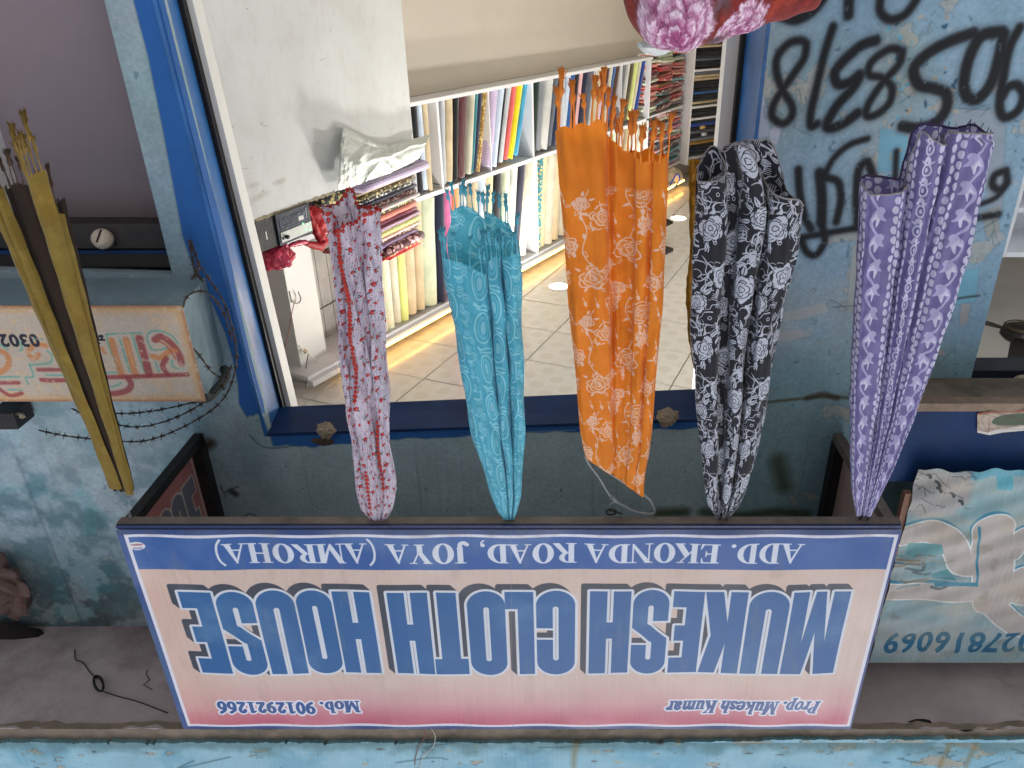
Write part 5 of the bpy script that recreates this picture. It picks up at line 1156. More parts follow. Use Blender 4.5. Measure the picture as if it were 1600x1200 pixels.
for (x, y, w) in ((765, 585, 'nearest the door behind the teal scarf'), (965, 590, 'behind the middle of the orange scarf'), (960, 330, 'deep in the shop behind the orange scarf fringe'), (1150, 450, 'behind the black scarf')):  # unseen lamps added behind the scarves to light the shop
    downlight(onZ(x, y, CEIL), .07, 'added unseen downlight ' + w, PW_L)
# dark ceiling fan mostly hidden behind the orange scarf
fn2 = thing('shop_fan', 'black ceiling fan behind the orange scarf, blade tips showing at its edge', 'ceiling fan', loc=tuple(onZ(985, 372, CEIL)))
hc2 = onZ(985, 372, CEIL - .16)
build('motor', lathe([(.001, -.05), (.09, -.04), (.10, 0), (.08, .04), (.001, .05)], hc2), BRZ, fn2, True)
build('down_rod', MB().tube([hc2, hc2 + Vector((0, 0, .15))], .012, 8), BRZ, fn2)
tgt = [onZ(1046, 342, CEIL - .17), onZ(1047, 393, CEIL - .17)]
for k, tg_ in enumerate(tgt + [onZ(915, 380, CEIL - .17)]):
    dv = (tg_ - hc2); Ln = dv.length; a = math.atan2(dv.y, dv.x)
    M = Matrix.Translation(hc2) @ Matrix.Rotation(a, 4, 'Z') @ Matrix.Rotation(R(12), 4, 'X')
    mb = MB(); mb.prismZ([(.09, -.025), (.16, -.05), (Ln - .03, -.06), (Ln, -.03), (Ln, .03), (Ln - .03, .05), (.16, .045), (.09, .025)], -.003, .003); mb.v = [tuple(M @ Vector(v)) for v in mb.v]
    build('blade', mb, BRZ, fn2)

# ---- white panel (side of a loft cupboard) with the goods on it
def onPan(px, py, off=0): return onP(px, py, PW + pn * off, pn)
def P3(s, d, z): p = Vector((PW.x, PW.y, 0)) + pdir * s + pn * d; return Vector((p.x, p.y, z))
def s_pan(px, py): p = onPan(px, py); return (Vector((p.x, p.y, 0)) - Vector((PW.x, PW.y, 0))).dot(pdir)
def pbox(name, s0, s1, d0, d1, z0, z1, m, par, **kw):
    ps = [P3(s, d, 0) for s, d in ((s0, d0), (s1, d0), (s1, d1), (s0, d1))]
    return build(name, MB().prismZ([(p.x, p.y) for p in ps], z0, z1), m, par, **kw)
sE = s_pan(644, 200); sN = -.06
cup = thing('white_counter_cupboard', 'tall white scuffed cupboard side just inside the shop door with goods piled on it', 'cupboard', loc=tuple(P3(.6, .2, .25)))
pbox('side_panel', sN, sE, 0, .02, .25, panel_z, DOORW, cup)
pf = Canvas(900, 560, 1.4, .9, (214, 216, 214)); pf.mix(ss(.5, .72, fn(560, 900, 140, 3, 5)) * .2, (196, 194, 188)); pf.mix(ss(.56, .74, fn(560, 900, 36, 4, 5)) * .1, (182, 178, 168)); pf.mix(ss(.62, .72, fn(560, 900, 12, 6, 4, asp=3)) * .05, (150, 146, 138))
gq = random.Random(2)
for k in range(26): pf.ell(gq.uniform(0, 1.4), gq.uniform(.0, .9), gq.uniform(.0012, .004), gq.uniform(.0012, .003), (120, 114, 106), al=gq.uniform(.3, .8))
for k in range(6): x, y = gq.uniform(0, 1.4), gq.uniform(.3, .9); pf.stroke([(x, y), (x + gq.uniform(-.04, .04), y + gq.uniform(-.02, .02)), (x + gq.uniform(-.08, .08), y + gq.uniform(-.03, .03))], .0012, (150, 146, 140), al=.6)
for k in range(9): x, y = gq.uniform(.0, .5), gq.uniform(.76, .88); pf.ell(x, y, .02, .006, (168, 160, 146), soft=.02, al=.5)
PFM = imat('scuffed_white_panel', pf.image('panel_scuffs'), rough=.8, spec=.15, bump=.3, bscale=9, bdist=.004, ext='EXTEND', var=.05, vscale=4)
a_, b_ = P3(sN, -.0015, 0), P3(sE - .001, -.0015, 0); z0p = panel_z - .9
build('panel_face', MB().add([(a_.x, a_.y, z0p), (b_.x, b_.y, z0p), (b_.x, b_.y, panel_z - .001), (a_.x, a_.y, panel_z - .001)], [(0, 1, 2, 3)], [(0, 0), (1, 0), (1, 1), (0, 1)]), PFM, cup)
pbox('end_panel', sE - .02, sE, .0205, .55, .25, panel_z - .001, DOORW, cup)
pbox('top_board', sN + .0, sE - .0205, .0205, .55, panel_z - .022, panel_z - .002, WHITE2, cup)
# chipped top edge beading
mb = MB(); N = 60; row1 = []
for i in range(N + 1):
    s = sN + (sE - sN) * i / N * .5; row1.append([tuple(P3(s, -.002, panel_z - .004 - abs(rnd.gauss(0, .003)))), tuple(P3(s, -.002, panel_z + .003 + abs(rnd.gauss(0, .003)))), tuple(P3(s, .015, panel_z + .004))])
build('chipped_edge', mb.grid(row1), mat('chipped_board_edge', (150, 140, 118), .9, var=.4, scale=40), cup)
# stack of folded dress material
sa, sb = s_pan(556, 290), s_pan(652, 250)
stk = [('lilac', 'stripe', 1.9, 'thick lilac rolled'), ('cream', p_, .7, 'cream'), ('olive', 'print', 1, 'olive and yellow printed'), ('charcoal', 'bw', 1, 'black and white printed'), ('charcoal', 'check', .8, 'fine black checked'), ('maroon', 'dots', 1, 'maroon dotted'), ('white', 'floral', .8, 'white and pink floral'),
       ('dark green', 'print', .9, 'dark green printed'), ('salmon', p_, 1.3, 'salmon pink'), ('mauve', p_, 1, 'mauve'), ('mauve', 'stripe', .8, 'mauve striped'), ('lime', 'print', 1.2, 'lime printed'), ('pink', 'dots', .8, 'pale pink dotted'), ('brown', 'dots', .9, 'brown dotted'), ('lilac', p_, .7, 'plain lilac'), ('maroon', 'floral', 1.9, 'plump maroon floral'), ('red', 'print', .7, 'dark red printed'), ('red', p_, .6, 'plain dark red')]
ztop = onPan(650, 386, .02).z; tot = sum(q[2] for q in stk); z = panel_z + .004; unit_h = (ztop - z) / tot
for i, (c, kind, h_rel, nm) in enumerate(stk):
    th = unit_h * h_rel; a0 = sa + rnd.uniform(-.03, .03) + .012 * i; a1 = sb + rnd.uniform(-.03, .01) - .0 * i
    if i == 0: a1 += .06
    mb = slabm(a1 - a0, .36, th * .97, rnd.random())
    # round the far end too: shift so the fold bulges
    Rm = Matrix.Translation(P3(a0, .012 + rnd.uniform(-.01, .012) - (.05 if i == 0 else .02 if i == 15 else 0), z)) @ Matrix((pdir, pn, Vector((0, 0, 1)))).transposed().to_4x4(); mb.v = [tuple(Rm @ Vector(v)) for v in mb.v]
    build('folded_fabric', mb, clothmat(c, kind), None, True, label=f'{nm} folded fabric, {ORD[i]} from the bottom of the cupboard stack', category='folded cloth', group='folded fabrics stacked on the white cupboard'); z += th
# loose dark and red clothes beside the stack
def rag(name, px, off, thick, m, label, cat, seed, nseg=26):
    """crumpled cloth heap following photo pixels along the panel top"""
    g = random.Random(seed); mb = MB(); pts = [onPan(x, y, off) for x, y in px]; pts = [Vector(p) for p in catmull([tuple(p) for p in pts], 5)]
    n = len(pts); rr = [thick * (.55 + .45 * math.sin(math.pi * i / (n - 1))) * g.uniform(.8, 1.15) for i in range(n)]
    mb.tube(pts, rr, 16); mb.v = [tuple(Vector(v) + Vector((g.uniform(-1, 1), g.uniform(-1, 1), g.uniform(-1, 1))) * thick * .13) for v in mb.v]
    return build(name, mb, m, None, True, label=label, category=cat)
rag('dark_cloth_heap', [(495, 318), (520, 312), (548, 305), (562, 300)], .06, .035, clothmat('charcoal', 'print'), 'crumpled dark printed cloth between the amplifier and the folded stack', 'cloth heap', 3)
rag('dark_cloth_heap', [(505, 340), (530, 330), (552, 322)], .10, .04, clothmat('brown', 'dots'), 'crumpled brown cloth heap behind the dark printed cloth', 'cloth heap', 5)
REDC = mat('red_net_cloth', (176, 26, 36), .6, var=.3, scale=14, bump=.12, bscale=30)
rag('red_cloth', [(478, 326), (486, 345), (494, 362), (504, 374), (500, 384), (476, 380)], .03, .022, REDC, 'bright red cloth hanging beside the dark blue amplifier', 'cloth', 7)
rag('red_cloth', [(484, 328), (498, 345), (506, 362)], .06, .035, REDC, 'folded red cloth end on the cupboard next to the amplifier', 'cloth', 17)
# plastic bag draped over the panel edge
bpx_t = [(528, 297), (545, 294), (562, 288), (580, 281), (600, 274), (620, 266), (640, 256), (655, 247)]
bpx_b = [(531, 236), (536, 200), (546, 203), (570, 216), (588, 224), (606, 228), (628, 222), (672, 210)]
NB_, MB_ = 29, 15; cr = []
gb = random.Random(12)
cre = [(gb.random(), gb.random(), gb.uniform(0, 3.14), gb.uniform(.006, .018)) for _ in range(26)]
Pg = []
for i in range(NB_):
    u = i / (NB_ - 1) * 7; k = min(6, int(u)); f = u - k; row = []
    tx, ty = (bpx_t[k][a] * (1 - f) + bpx_t[k + 1][a] * f for a in (0, 1)); bx_, by_ = (bpx_b[k][a] * (1 - f) + bpx_b[k + 1][a] * f for a in (0, 1))
    for j in range(MB_):
        q = j / (MB_ - 1); U_, V_ = i / (NB_ - 1), q
        bulge = -.010 - .05 * math.sin(math.pi * min(1, q * .75 + .18))
        for (cx_, cy_, an, am_) in cre:
            d_ = abs((U_ - cx_) * 2.4 * math.cos(an) + (V_ - cy_) * math.sin(an)); l_ = math.hypot((U_ - cx_) * 2.4, V_ - cy_)
            bulge -= am_ * max(0, 1 - d_ / .10) * max(0, 1 - l_ / .8)
        row.append(tuple(onPan(tx * (1 - q) + bx_ * q + gb.uniform(-.8, .8), ty * (1 - q) + by_ * q + gb.uniform(-.8, .8), bulge)))
    Pg.append(row)
mb = MB().grid(Pg)
ob = build('plastic_bag', mb, mat('cloudy_polythene', (204, 210, 204), .3, var=.08, scale=20, bump=.1, bscale=40, spec=.6), None, False, label='crumpled cloudy plastic bag hanging over the white cupboard edge', category='plastic bag')
md = ob.modifiers.new('s', 'SOLIDIFY'); md.thickness = .003; md.offset = 1
# amplifier
az0 = onPan(440, 335).z
amp = thing('amplifier', 'dark blue amplifier with a silver knob panel on the near end of the white cupboard', 'amplifier', loc=tuple(P3(.1, .1, panel_z)))
a0, a1 = s_pan(428, 340), s_pan(480, 322); ah = onPan(430, 384).z - panel_z
AMPB = mat('amp_blue_black', (34, 42, 60), .35, var=.1); SIL = mat('amp_silver', (186, 190, 186), .35, metal=.3, var=.05)
pbox('case', a0 - .10, a1, .0, .26, panel_z + .006, panel_z + .004 + ah, mat('amp_black', (20, 20, 22), .4), amp)
pbox('front', a0, a1, -.008, -.0005, panel_z + .004, panel_z + .006 + ah, AMPB, amp)
pbox('silver_panel', a0 + .010, a1 - .004, -.011, -.0082, panel_z + ah * .64, panel_z + ah * .97, SIL, amp)
pbox('display', a0 + .014, a1 - .03, -.010, -.0082, panel_z + ah * .22, panel_z + ah * .60, mat('amp_display', (60, 70, 92), .25), amp)
for k in range(4): pbox('display_bar', a0 + .018, a1 - .08, -.0112, -.0101, panel_z + ah * (.27 + .08 * k), panel_z + ah * (.29 + .08 * k), BLACK, amp)
pbox('display_label', a1 - .075, a1 - .045, -.0112, -.0101, panel_z + ah * .34, panel_z + ah * .48, SIL, amp)
for k in range(5): pbox('button', a1 - .028, a1 - .022, -.0112, -.0082, panel_z + ah * (.16 + .07 * k), panel_z + ah * (.19 + .07 * k), SIL, amp)
def knob(s, z, r, m, nm, par, dep=.012):
    c = P3(s, -.0112, z); mb = MB().tube([c, c - pn * dep], r, 12); return build(nm, mb, m, par, True)
knob(a0 + .036, panel_z + ah * .82, .008, BLACK, 'knob', amp); knob(a0 + .018, panel_z + ah * .84, .005, BLACK, 'socket', amp, .002)
GRN = emitter('green_indicator', (150, 255, 170), 3)
for k, (q, w) in enumerate(((.72, .62), (.78, .84), (.86, .70), (.9, .9))): knob(a0 + (a1 - a0) * q, panel_z + ah * w, .0035, GRN, 'indicator_light', amp, .002)
# logo bar on the black side
pbox('side_mark', a0 - .06, a0 - .054, -.001, -.0002, panel_z + ah * .45, panel_z + ah * .7, SIL, amp)
# pink carrier bag on the amplifier
PK = mat('pink_polythene', (206, 62, 92), .35, var=.3, scale=18, bump=.16, bscale=22, spec=.6)
pb_ = lump('pink_bag', onPan(428, 402, .05), .088, PK, 33, sq=(1.0, .9, .8), label='crumpled pink plastic bag on top of the amplifier', category='plastic bag')
md = pb_.modifiers.new('d', 'SUBSURF'); md.subdivision_type = 'SIMPLE'; md.levels = 2; md.render_levels = 2
tx = bpy.data.textures.new('crumple', 'VORONOI'); tx.noise_scale = .035; tx.weight_1 = -1; tx.weight_2 = 1; tx.noise_intensity = 1.6
md = pb_.modifiers.new('c', 'DISPLACE'); md.texture = tx; md.strength = .035; md.mid_level = .3; md.texture_coords = 'LOCAL'
rag('bag_handle', [(452, 384), (466, 380), (480, 378)], .02, .012, PK, 'twisted handle of the pink plastic bag', 'plastic bag', 9)

# ---- side wall, boxed pillar with cornice, grey door and vent plate behind the cupboard
pbox('side_wall', -.45, 1.3, .22 + .36, .70, .25, CEIL - .002, mat('greyish_side_wall', (196, 192, 188), .6, var=.05), None, label='pale grey side wall above the white cupboard', category='wall')
pil = thing('boxed_pillar', 'white boxed pillar with a stepped cornice meeting the tiled ceiling', 'pillar', loc=tuple(P3(.3, .3, panel_z)))
def pxs(px, py, off): p = onPan(px, py, off); return (Vector((p.x, p.y, 0)) - Vector((PW.x, PW.y, 0))).dot(pdir)
o_ = .36; c0, c1 = pxs(468, 560, o_), pxs(512, 560, o_)
pbox('shaft', c0, c1, o_, .579, panel_z, CEIL - .055, WHITE, pil)
pbox('cornice', c0 - .012, c1 + .03, o_ - .018, .5795, CEIL - .054, CEIL - .03, WHITE, pil)
pbox('cornice', c0 - .022, c1 + .05, o_ - .032, .5796, CEIL - .029, CEIL - .003, WHITE, pil)
GREYW = mat('whitewashed_wood', (182, 178, 172), .8, var=.2, scale=10, bump=.12, bscale=14, dirt=(150, 146, 138), dirt_amt=.5)
d0, d1 = c1 + .06, c1 + .42
dr = thing('plank_cupboard', 'whitewashed plank cupboard beside the boxed pillar, half hidden by the white and red scarf', 'cupboard', loc=tuple(P3(d0, .45, panel_z)))
for k in range(4):
    q0 = d0 + (d1 - d0) * k / 4; pbox('plank', q0 + .002, q0 + (d1 - d0) / 4 - .002, .47, .49, panel_z, CEIL - .28, GREYW, dr)
    pbox('plank', q0 + .002, q0 + (d1 - d0) / 4 - .002, .47, .49, CEIL - .272, CEIL - .03, GREYW, dr)
pbox('plank_back', d0, d1, .491, .56, panel_z, CEIL - .02, GREYW, dr)
pbox('teal_panel', d1 + .01, d1 + .09, .45, .46, panel_z + .4, CEIL - .2, mat('teal_panel', (40, 130, 150), .5), None, label='narrow teal panel edge behind the white and red scarf', category='panel')
vp = onP(427, 480, P3(0, .56, 0), pn); vs_ = (Vector((vp.x, vp.y, 0)) - Vector((PW.x, PW.y, 0))).dot(pdir)
vent = thing('vent_plate', 'white slotted vent plate on the side wall next to the boxed pillar', 'vent plate', loc=tuple(P3(vs_, .55, vp.z)))
pbox('plate', vs_ - .06, vs_ + .06, .555, .572, vp.z - .14, vp.z + .14, WHITE2, vent)
for k in range(9): pbox('slot', vs_ - .035, vs_ + .035, .552, .5549, vp.z - .075 + k * .018, vp.z - .069 + k * .018, BLACK, vent)
for k in (-1, 1): pbox('screw', vs_ - .005, vs_ + .005, .5515, .5548, vp.z + k * .115 - .005, vp.z + k * .115 + .005, BLACK, vent)
def pwire(px, off, r, m, label):
    pts = [Vector(p) for p in catmull([tuple(onP(x, y, P3(0, off, 0), pn)) for x, y in px], 5)]
    build('cable', MB().tube(pts, r, 5), m, None, True, label=label, category='cable')
pwire([(440, 562), (450, 520), (458, 480), (462, 470)], .34, .002, mat('maroon_cable', (120, 50, 50), .5), 'thin maroon cable running up the boxed pillar')
pwire([(478, 606), (478, 575), (482, 552)], .33, .0022, WIREB, 'short dark cable under the pillar cornice')
pwire([(466, 540), (480, 552), (500, 570), (515, 583), (528, 586)], .33, .003, mat('white_cable', (216, 212, 200), .5), 'white cable looping from the pillar to the plank cupboard')
lump('cable_knot', onP(477, 549, P3(0, .34, 0), pn), .012, mat('yellow_tape', (190, 170, 90), .6), 4, label='yellowed tape knot joining cables on the boxed pillar', category='tape knot')
wire_o = pwire([(452, 455), (456, 470), (464, 474), (470, 468), (466, 456)], .34, .0035, mat('grey_hook', (150, 146, 140), .5), 'bent grey wire hook on the boxed pillar')
# room closing walls (photo left and right, behind)
build('shop_side_wall', MB().prismZ([(-.66, WY + .30), (-.72, WY + .30), (-3.05, 8.9), (-2.95, 8.9)], .25, CEIL), WHITE, kind='structure')
build('shop_left_wall', MB().prismZ([(1.95, 2.71), (2.05, 2.71), (2.05, 4.4), (1.95, 4.4)], .25, CEIL), WHITE, kind='structure')
# ================================================================== HANGING SCARVES
def tile(w, h, Wm, Hm, bg): return Canvas(w, h, Wm, Hm, bg, wrap=True)
def rose(c, x, y, Rr, col, lw, g, fillc=None, rings=3):
    if fillc is not None:
        for k in range(6):
            a = k * math.pi / 3 + g.random(); c.ell(x + math.cos(a) * Rr * .5, y + math.sin(a) * Rr * .5, Rr * .66, Rr * .56, fillc, ang=a)
    for k in range(rings):
        rad = Rr * (.22 + .78 * k / max(1, rings - 1)); npet = 3 + k; a0 = g.uniform(0, 6); rad *= g.uniform(.9, 1.08)
        for j in range(npet):
            a = a0 + j * 2 * math.pi / npet + g.uniform(-.25, .25); sp_ = 2 * math.pi / npet * g.uniform(.7, 1.15); pts = []; rj = g.uniform(.86, 1.12)
            for q in np.linspace(-.5, .5, 5): rr = rad * rj * (1.0 + .16 * math.cos(q * math.pi) - .10 * abs(q)); pts.append((x + math.cos(a + q * sp_) * rr, y + math.sin(a + q * sp_) * rr))
            c.stroke(pts, lw, col)
def leaf(c, x, y, a, L, col, fill=True, lw=.001, vein=None):
    n = (math.cos(a), math.sin(a)); p = (-n[1], n[0]); Pp = [(x, y), (x + n[0] * L * .35 + p[0] * L * .22, y + n[1] * L * .35 + p[1] * L * .22), (x + n[0] * L, y + n[1] * L), (x + n[0] * L * .35 - p[0] * L * .22, y + n[1] * L * .35 - p[1] * L * .22)]
    pts = catmull(Pp, 4, True)
    if fill: c.poly(pts, col)
    else: c.stroke(pts, lw, col, sm=False)
    if vein: c.stroke([(x, y), (x + n[0] * L * .8, y + n[1] * L * .8)], lw * .7, vein, sm=False)
def cloth_mat(name, cv_, rough=.75, trans=.18, bump=.35, bscale=70, spec=.3, sheen=.15, var=.1, plain=None, crease=.5):
    cv_.a *= (1 + .10 * (fn(cv_.h, cv_.w, 3, 5, 2) - .5))[..., None]
    return imat(name, cv_.image(name), rough=rough, bump=bump, bscale=bscale, bdist=.003, crease=crease, spec=spec, trans=trans, var=var, vscale=14, sheen=sheen, plain=plain)
g = random.Random(3)
# teal: concentric ovals, soft waves and small rings
tt = tile(420, 252, .20, .12, (82, 178, 202)); LT = (140, 212, 226); MT = (98, 190, 210); BT = (74, 170, 194)
tt.mix(ss(.4, .7, fn(252, 420, 60, 3, 3)) * .25, (66, 164, 190))
for x, y0 in ((.036, .06), (.142, .0)):
    for ry, rx, cc in ((.045, .026, LT), (.040, .021, BT), (.033, .017, MT), (.025, .012, BT), (.018, .008, (128, 200, 216))): tt.ell(x, y0, rx, ry, cc)
    tt.stroke([(x - .022, y0 + .052), (x - .008, y0 + .060), (x + .010, y0 + .058), (x + .024, y0 + .066)], (.0045, .001), LT)
    tt.stroke([(x - .020, y0 + .064), (x, y0 + .069), (x + .02, y0 + .074)], (.001, .0035), LT)
for cx_ in (.088, .186):
    for k, (dx, y) in enumerate(((-.006, .012), (.009, .034), (-.008, .058), (.008, .082), (-.004, .103))):
        tt.ell(cx_ + dx, y, .0075, .0085, LT, line=.0011); tt.ell(cx_ + dx, y, .0028, .0034, LT)
    for k in range(7): tt.ell(cx_ + g.uniform(-.014, .014), g.uniform(0, .12), .0013, .0016, LT)
    for y in (.024, .070, .095): tt.stroke([(cx_ - .018, y), (cx_ - .006, y + .005), (cx_ + .006, y - .002), (cx_ + .018, y + .004)], (.0030, .0006), LT)
TEALM = cloth_mat('teal_oval_print', tt, .55, .22, .25, 40, spec=.4)
# orange: outline roses, sprays and long stems
ot = tile(640, 760, .30, .36, (232, 138, 34)); PK_ = (240, 204, 178)
ot.mix(ss(.4, .7, fn(760, 640, 90, 5, 3)) * .3, (222, 120, 26))
for (x, y, r) in ((.07, .30, .032), (.20, .22, .036), (.10, .12, .030), (.245, .05, .033), (.02, .20, .02), (.165, .345, .022), (.255, .135, .02), (.14, .03, .026), (.05, .08, .018), (.285, .31, .024), (.13, .27, .018)):
    ot.ell(x, y, r * .8, r * .8, (234, 170, 120), al=.5); rose(ot, x, y, r, PK_, .0017, g, rings=4)
    for j in range(5): a = g.uniform(0, 6.28); leaf(ot, x + math.cos(a) * r * 1.1, y + math.sin(a) * r * 1.1, a, .016, PK_, j % 2 == 0)
for pts in ([(.07, .27), (.05, .22), (.06, .16), (.05, .10), (.07, .04)], [(.20, .18), (.215, .12), (.19, .06), (.20, .01)], [(.245, .08), (.28, .12), (.27, .19), (.285, .26), (.27, .32)], [(.13, .34), (.14, .26), (.125, .19)]):
    ot.stroke(pts, .0012, PK_); q = catmull(pts, 5)
    for i in range(2, len(q) - 1, 3): a = g.uniform(0, 6.28); leaf(ot, q[i][0], q[i][1], a, g.uniform(.012, .02), PK_, i % 2 == 0)
for k in range(26): x, y = g.uniform(0, .3), g.uniform(0, .36); leaf(ot, x, y, 1.4, .018, PK_, True); ot.stroke([(x, y), (x - .004, y - .016)], .001, PK_, sm=False)
ORM = cloth_mat('orange_rose_print', ot, .7, .25, .25, 40, sheen=.1, plain=((226, 132, 32), onY(950, 292, SY + .05).z))
ORP = mat('plain_orange_cloth', (214, 104, 16), .75, var=.12, scale=10, bump=.03)
# black and white: crowded roses and scribbled ornament
bt = tile(720, 720, .26, .26, (36, 37, 44)); WH = (190, 196, 208)
for k in range(135):
    x, y = g.uniform(0, .26), g.uniform(0, .26); a = g.uniform(0, 6.28); pts = [(x, y)]
    for j in range(5): a += g.uniform(-1.1, 1.1); pts.append((pts[-1][0] + math.cos(a) * .009, pts[-1][1] + math.sin(a) * .009))
    bt.stroke(pts, (g.uniform(.0006, .0032), .0005), WH, al=.95)
for k in range(34):
    x, y = g.uniform(0, .26), g.uniform(0, .26); a = g.uniform(0, 3.1)
    for j in range(4): bt.stroke([(x + j * .004 * math.cos(a), y + j * .004 * math.sin(a)), (x + j * .004 * math.cos(a) - .014 * math.sin(a), y + j * .004 * math.sin(a) + .014 * math.cos(a))], .0007, WH, sm=False)
for (x, y, r) in ((.05, .05, .029), (.15, .09, .027), (.22, .03, .025), (.09, .15, .029), (.20, .18, .031), (.03, .21, .025), (.13, .235, .026), (.245, .11, .02), (.115, .03, .018), (.165, .14, .016)):
    bt.ell(x, y, r * 1.05, r * 1.0, (30, 31, 38)); rose(bt, x, y, r * .86, (44, 46, 56), .0009, g, fillc=WH, rings=4)
    for j in range(3): a = g.uniform(0, 6.28); leaf(bt, x + math.cos(a) * r, y + math.sin(a) * r, a, .022, WH, True, vein=(40, 42, 50))
for k in range(40): bt.ell(g.uniform(0, .26), g.uniform(0, .26), .0035, .0035, WH, line=.0008)
BWM = cloth_mat('black_white_rose_print', bt, .8, .10, .3, 60)
# purple: rows of dots, leafy vines, ornament column
pt = tile(640, 380, .235, .14, (122, 117, 164)); LV = (208, 206, 230); LV2 = (178, 174, 212)
pt.mix(ss(.4, .7, fn(380, 640, 70, 6, 3)) * .45, (98, 92, 148))
for cx_ in (.018, .105, .178):
    for r_ in range(8):
        y = r_ * .0175; pt.ell(cx_ - .0085 + .002 * math.sin(r_ * 2), y, .0064, .0072, LV, ang=.3); pt.ell(cx_ + .007, y + .009, .0060, .0070, LV, ang=-.2)
for cx_, sgn in ((.060, 1), (.143, -1)):
    for j in range(3):
        y = j * .0467
        pt.stroke([(cx_ + sgn * .012, y), (cx_ - sgn * .004, y + .010), (cx_ - sgn * .010, y + .022), (cx_, y + .036), (cx_ + sgn * .012, y + .048)], (.0062, .0015), LV2)
        for dx, dy, ln, cc in ((-.016, .012, .9, LV), (-.004, .020, 1.0, LV), (.010, .014, .8, LV2)):
            x0p, y0p = cx_ + sgn * .008, y + .002
            pt.stroke([(x0p, y0p), (x0p + sgn * dx * .4, y0p + dy * .7), (x0p + sgn * dx * 1.1, y0p + dy * 1.3 * ln)], (.0066, .0012), cc)
for j in range(4):
    y = j * .035; pt.ell(.212, y, .0085, .0095, LV, line=.0016); pt.ell(.212, y, .003, .004, LV); leaf(pt, .212, y + .012, 1.2, .018, LV); leaf(pt, .212, y + .012, 2.2, .016, LV); pt.stroke([(.20, y + .02), (.212, y + .026), (.224, y + .02)], .0012, LV)
PUM = cloth_mat('purple_dot_vine_print', pt, .75, .14, .3, 60)
# white scarf: crinkle shade painted as streaks, small red roses, green leaves
wt = tile(600, 600, .17, .17, (206, 198, 212))
for k in range(420): x, y = g.uniform(0, .17), g.uniform(0, .17); wt.stroke([(x, y), (x + g.uniform(-.004, .004), y + g.uniform(.01, .03))], .0006, g.choice([(150, 124, 160), (228, 224, 232), (176, 150, 180)]), al=.5, sm=False)
for k in range(160): x, y = g.uniform(0, .17), g.uniform(0, .17); wt.ell(x, y, .0012, .0018, g.choice([(190, 60, 60), (70, 80, 80), (90, 60, 120)]))
for i in range(6):
    for j in range(6):
        x, y = (i + .5 * (j % 2)) * .0283 + g.uniform(-.011, .011), j * .0283 + g.uniform(-.011, .011); r = g.uniform(.0026, .0072)
        sx_r = g.uniform(.7, 1.2); wt.ell(x, y, r, r * sx_r, (172, 52, 62), ang=g.uniform(0, 3)); wt.ell(x + r * .9, y - r * .3, r * .5, r * .6, (168, 50, 60)) if g.random() < .4 else None; wt.ell(x + .002, y + .001, r * .5, r * .45, (214, 96, 90)); wt.ell(x - .002, y - .001, r * .25, r * .25, (130, 24, 36))
        
        a0r = g.uniform(0, 6.28)
        for a in (a0r, a0r + .8, a0r + 2.2)[:g.choice((1, 2, 3))]: leaf(wt, x + math.cos(a) * r, y + math.sin(a) * r, a, g.uniform(.005, .009), (66, 84, 76), True)
WRM = cloth_mat('white_red_rose_print', wt, .85, .22, 1.0, 55, crease=1.0)
REDB = mat('red_scallop_border', (168, 46, 38), .8, var=.15, scale=30, bump=.05)
# mustard, with a dark brown for the shade inside its folds
mt = tile(200, 200, .3, .3, (128, 108, 44)); mt.mix(ss(.4, .7, fn(200, 200, 40, 6, 4)) * .4, (120, 92, 24)); mt.mix(ss(.55, .75, fn(200, 200, 16, 7, 3)) * .3, (150, 130, 62))
MUM = cloth_mat('mustard_cloth', mt, .8, .12, .2, 40)
SHADEM = mat('mustard_fold_shade', (40, 28, 20), .9, var=.2, scale=12, bump=.04)

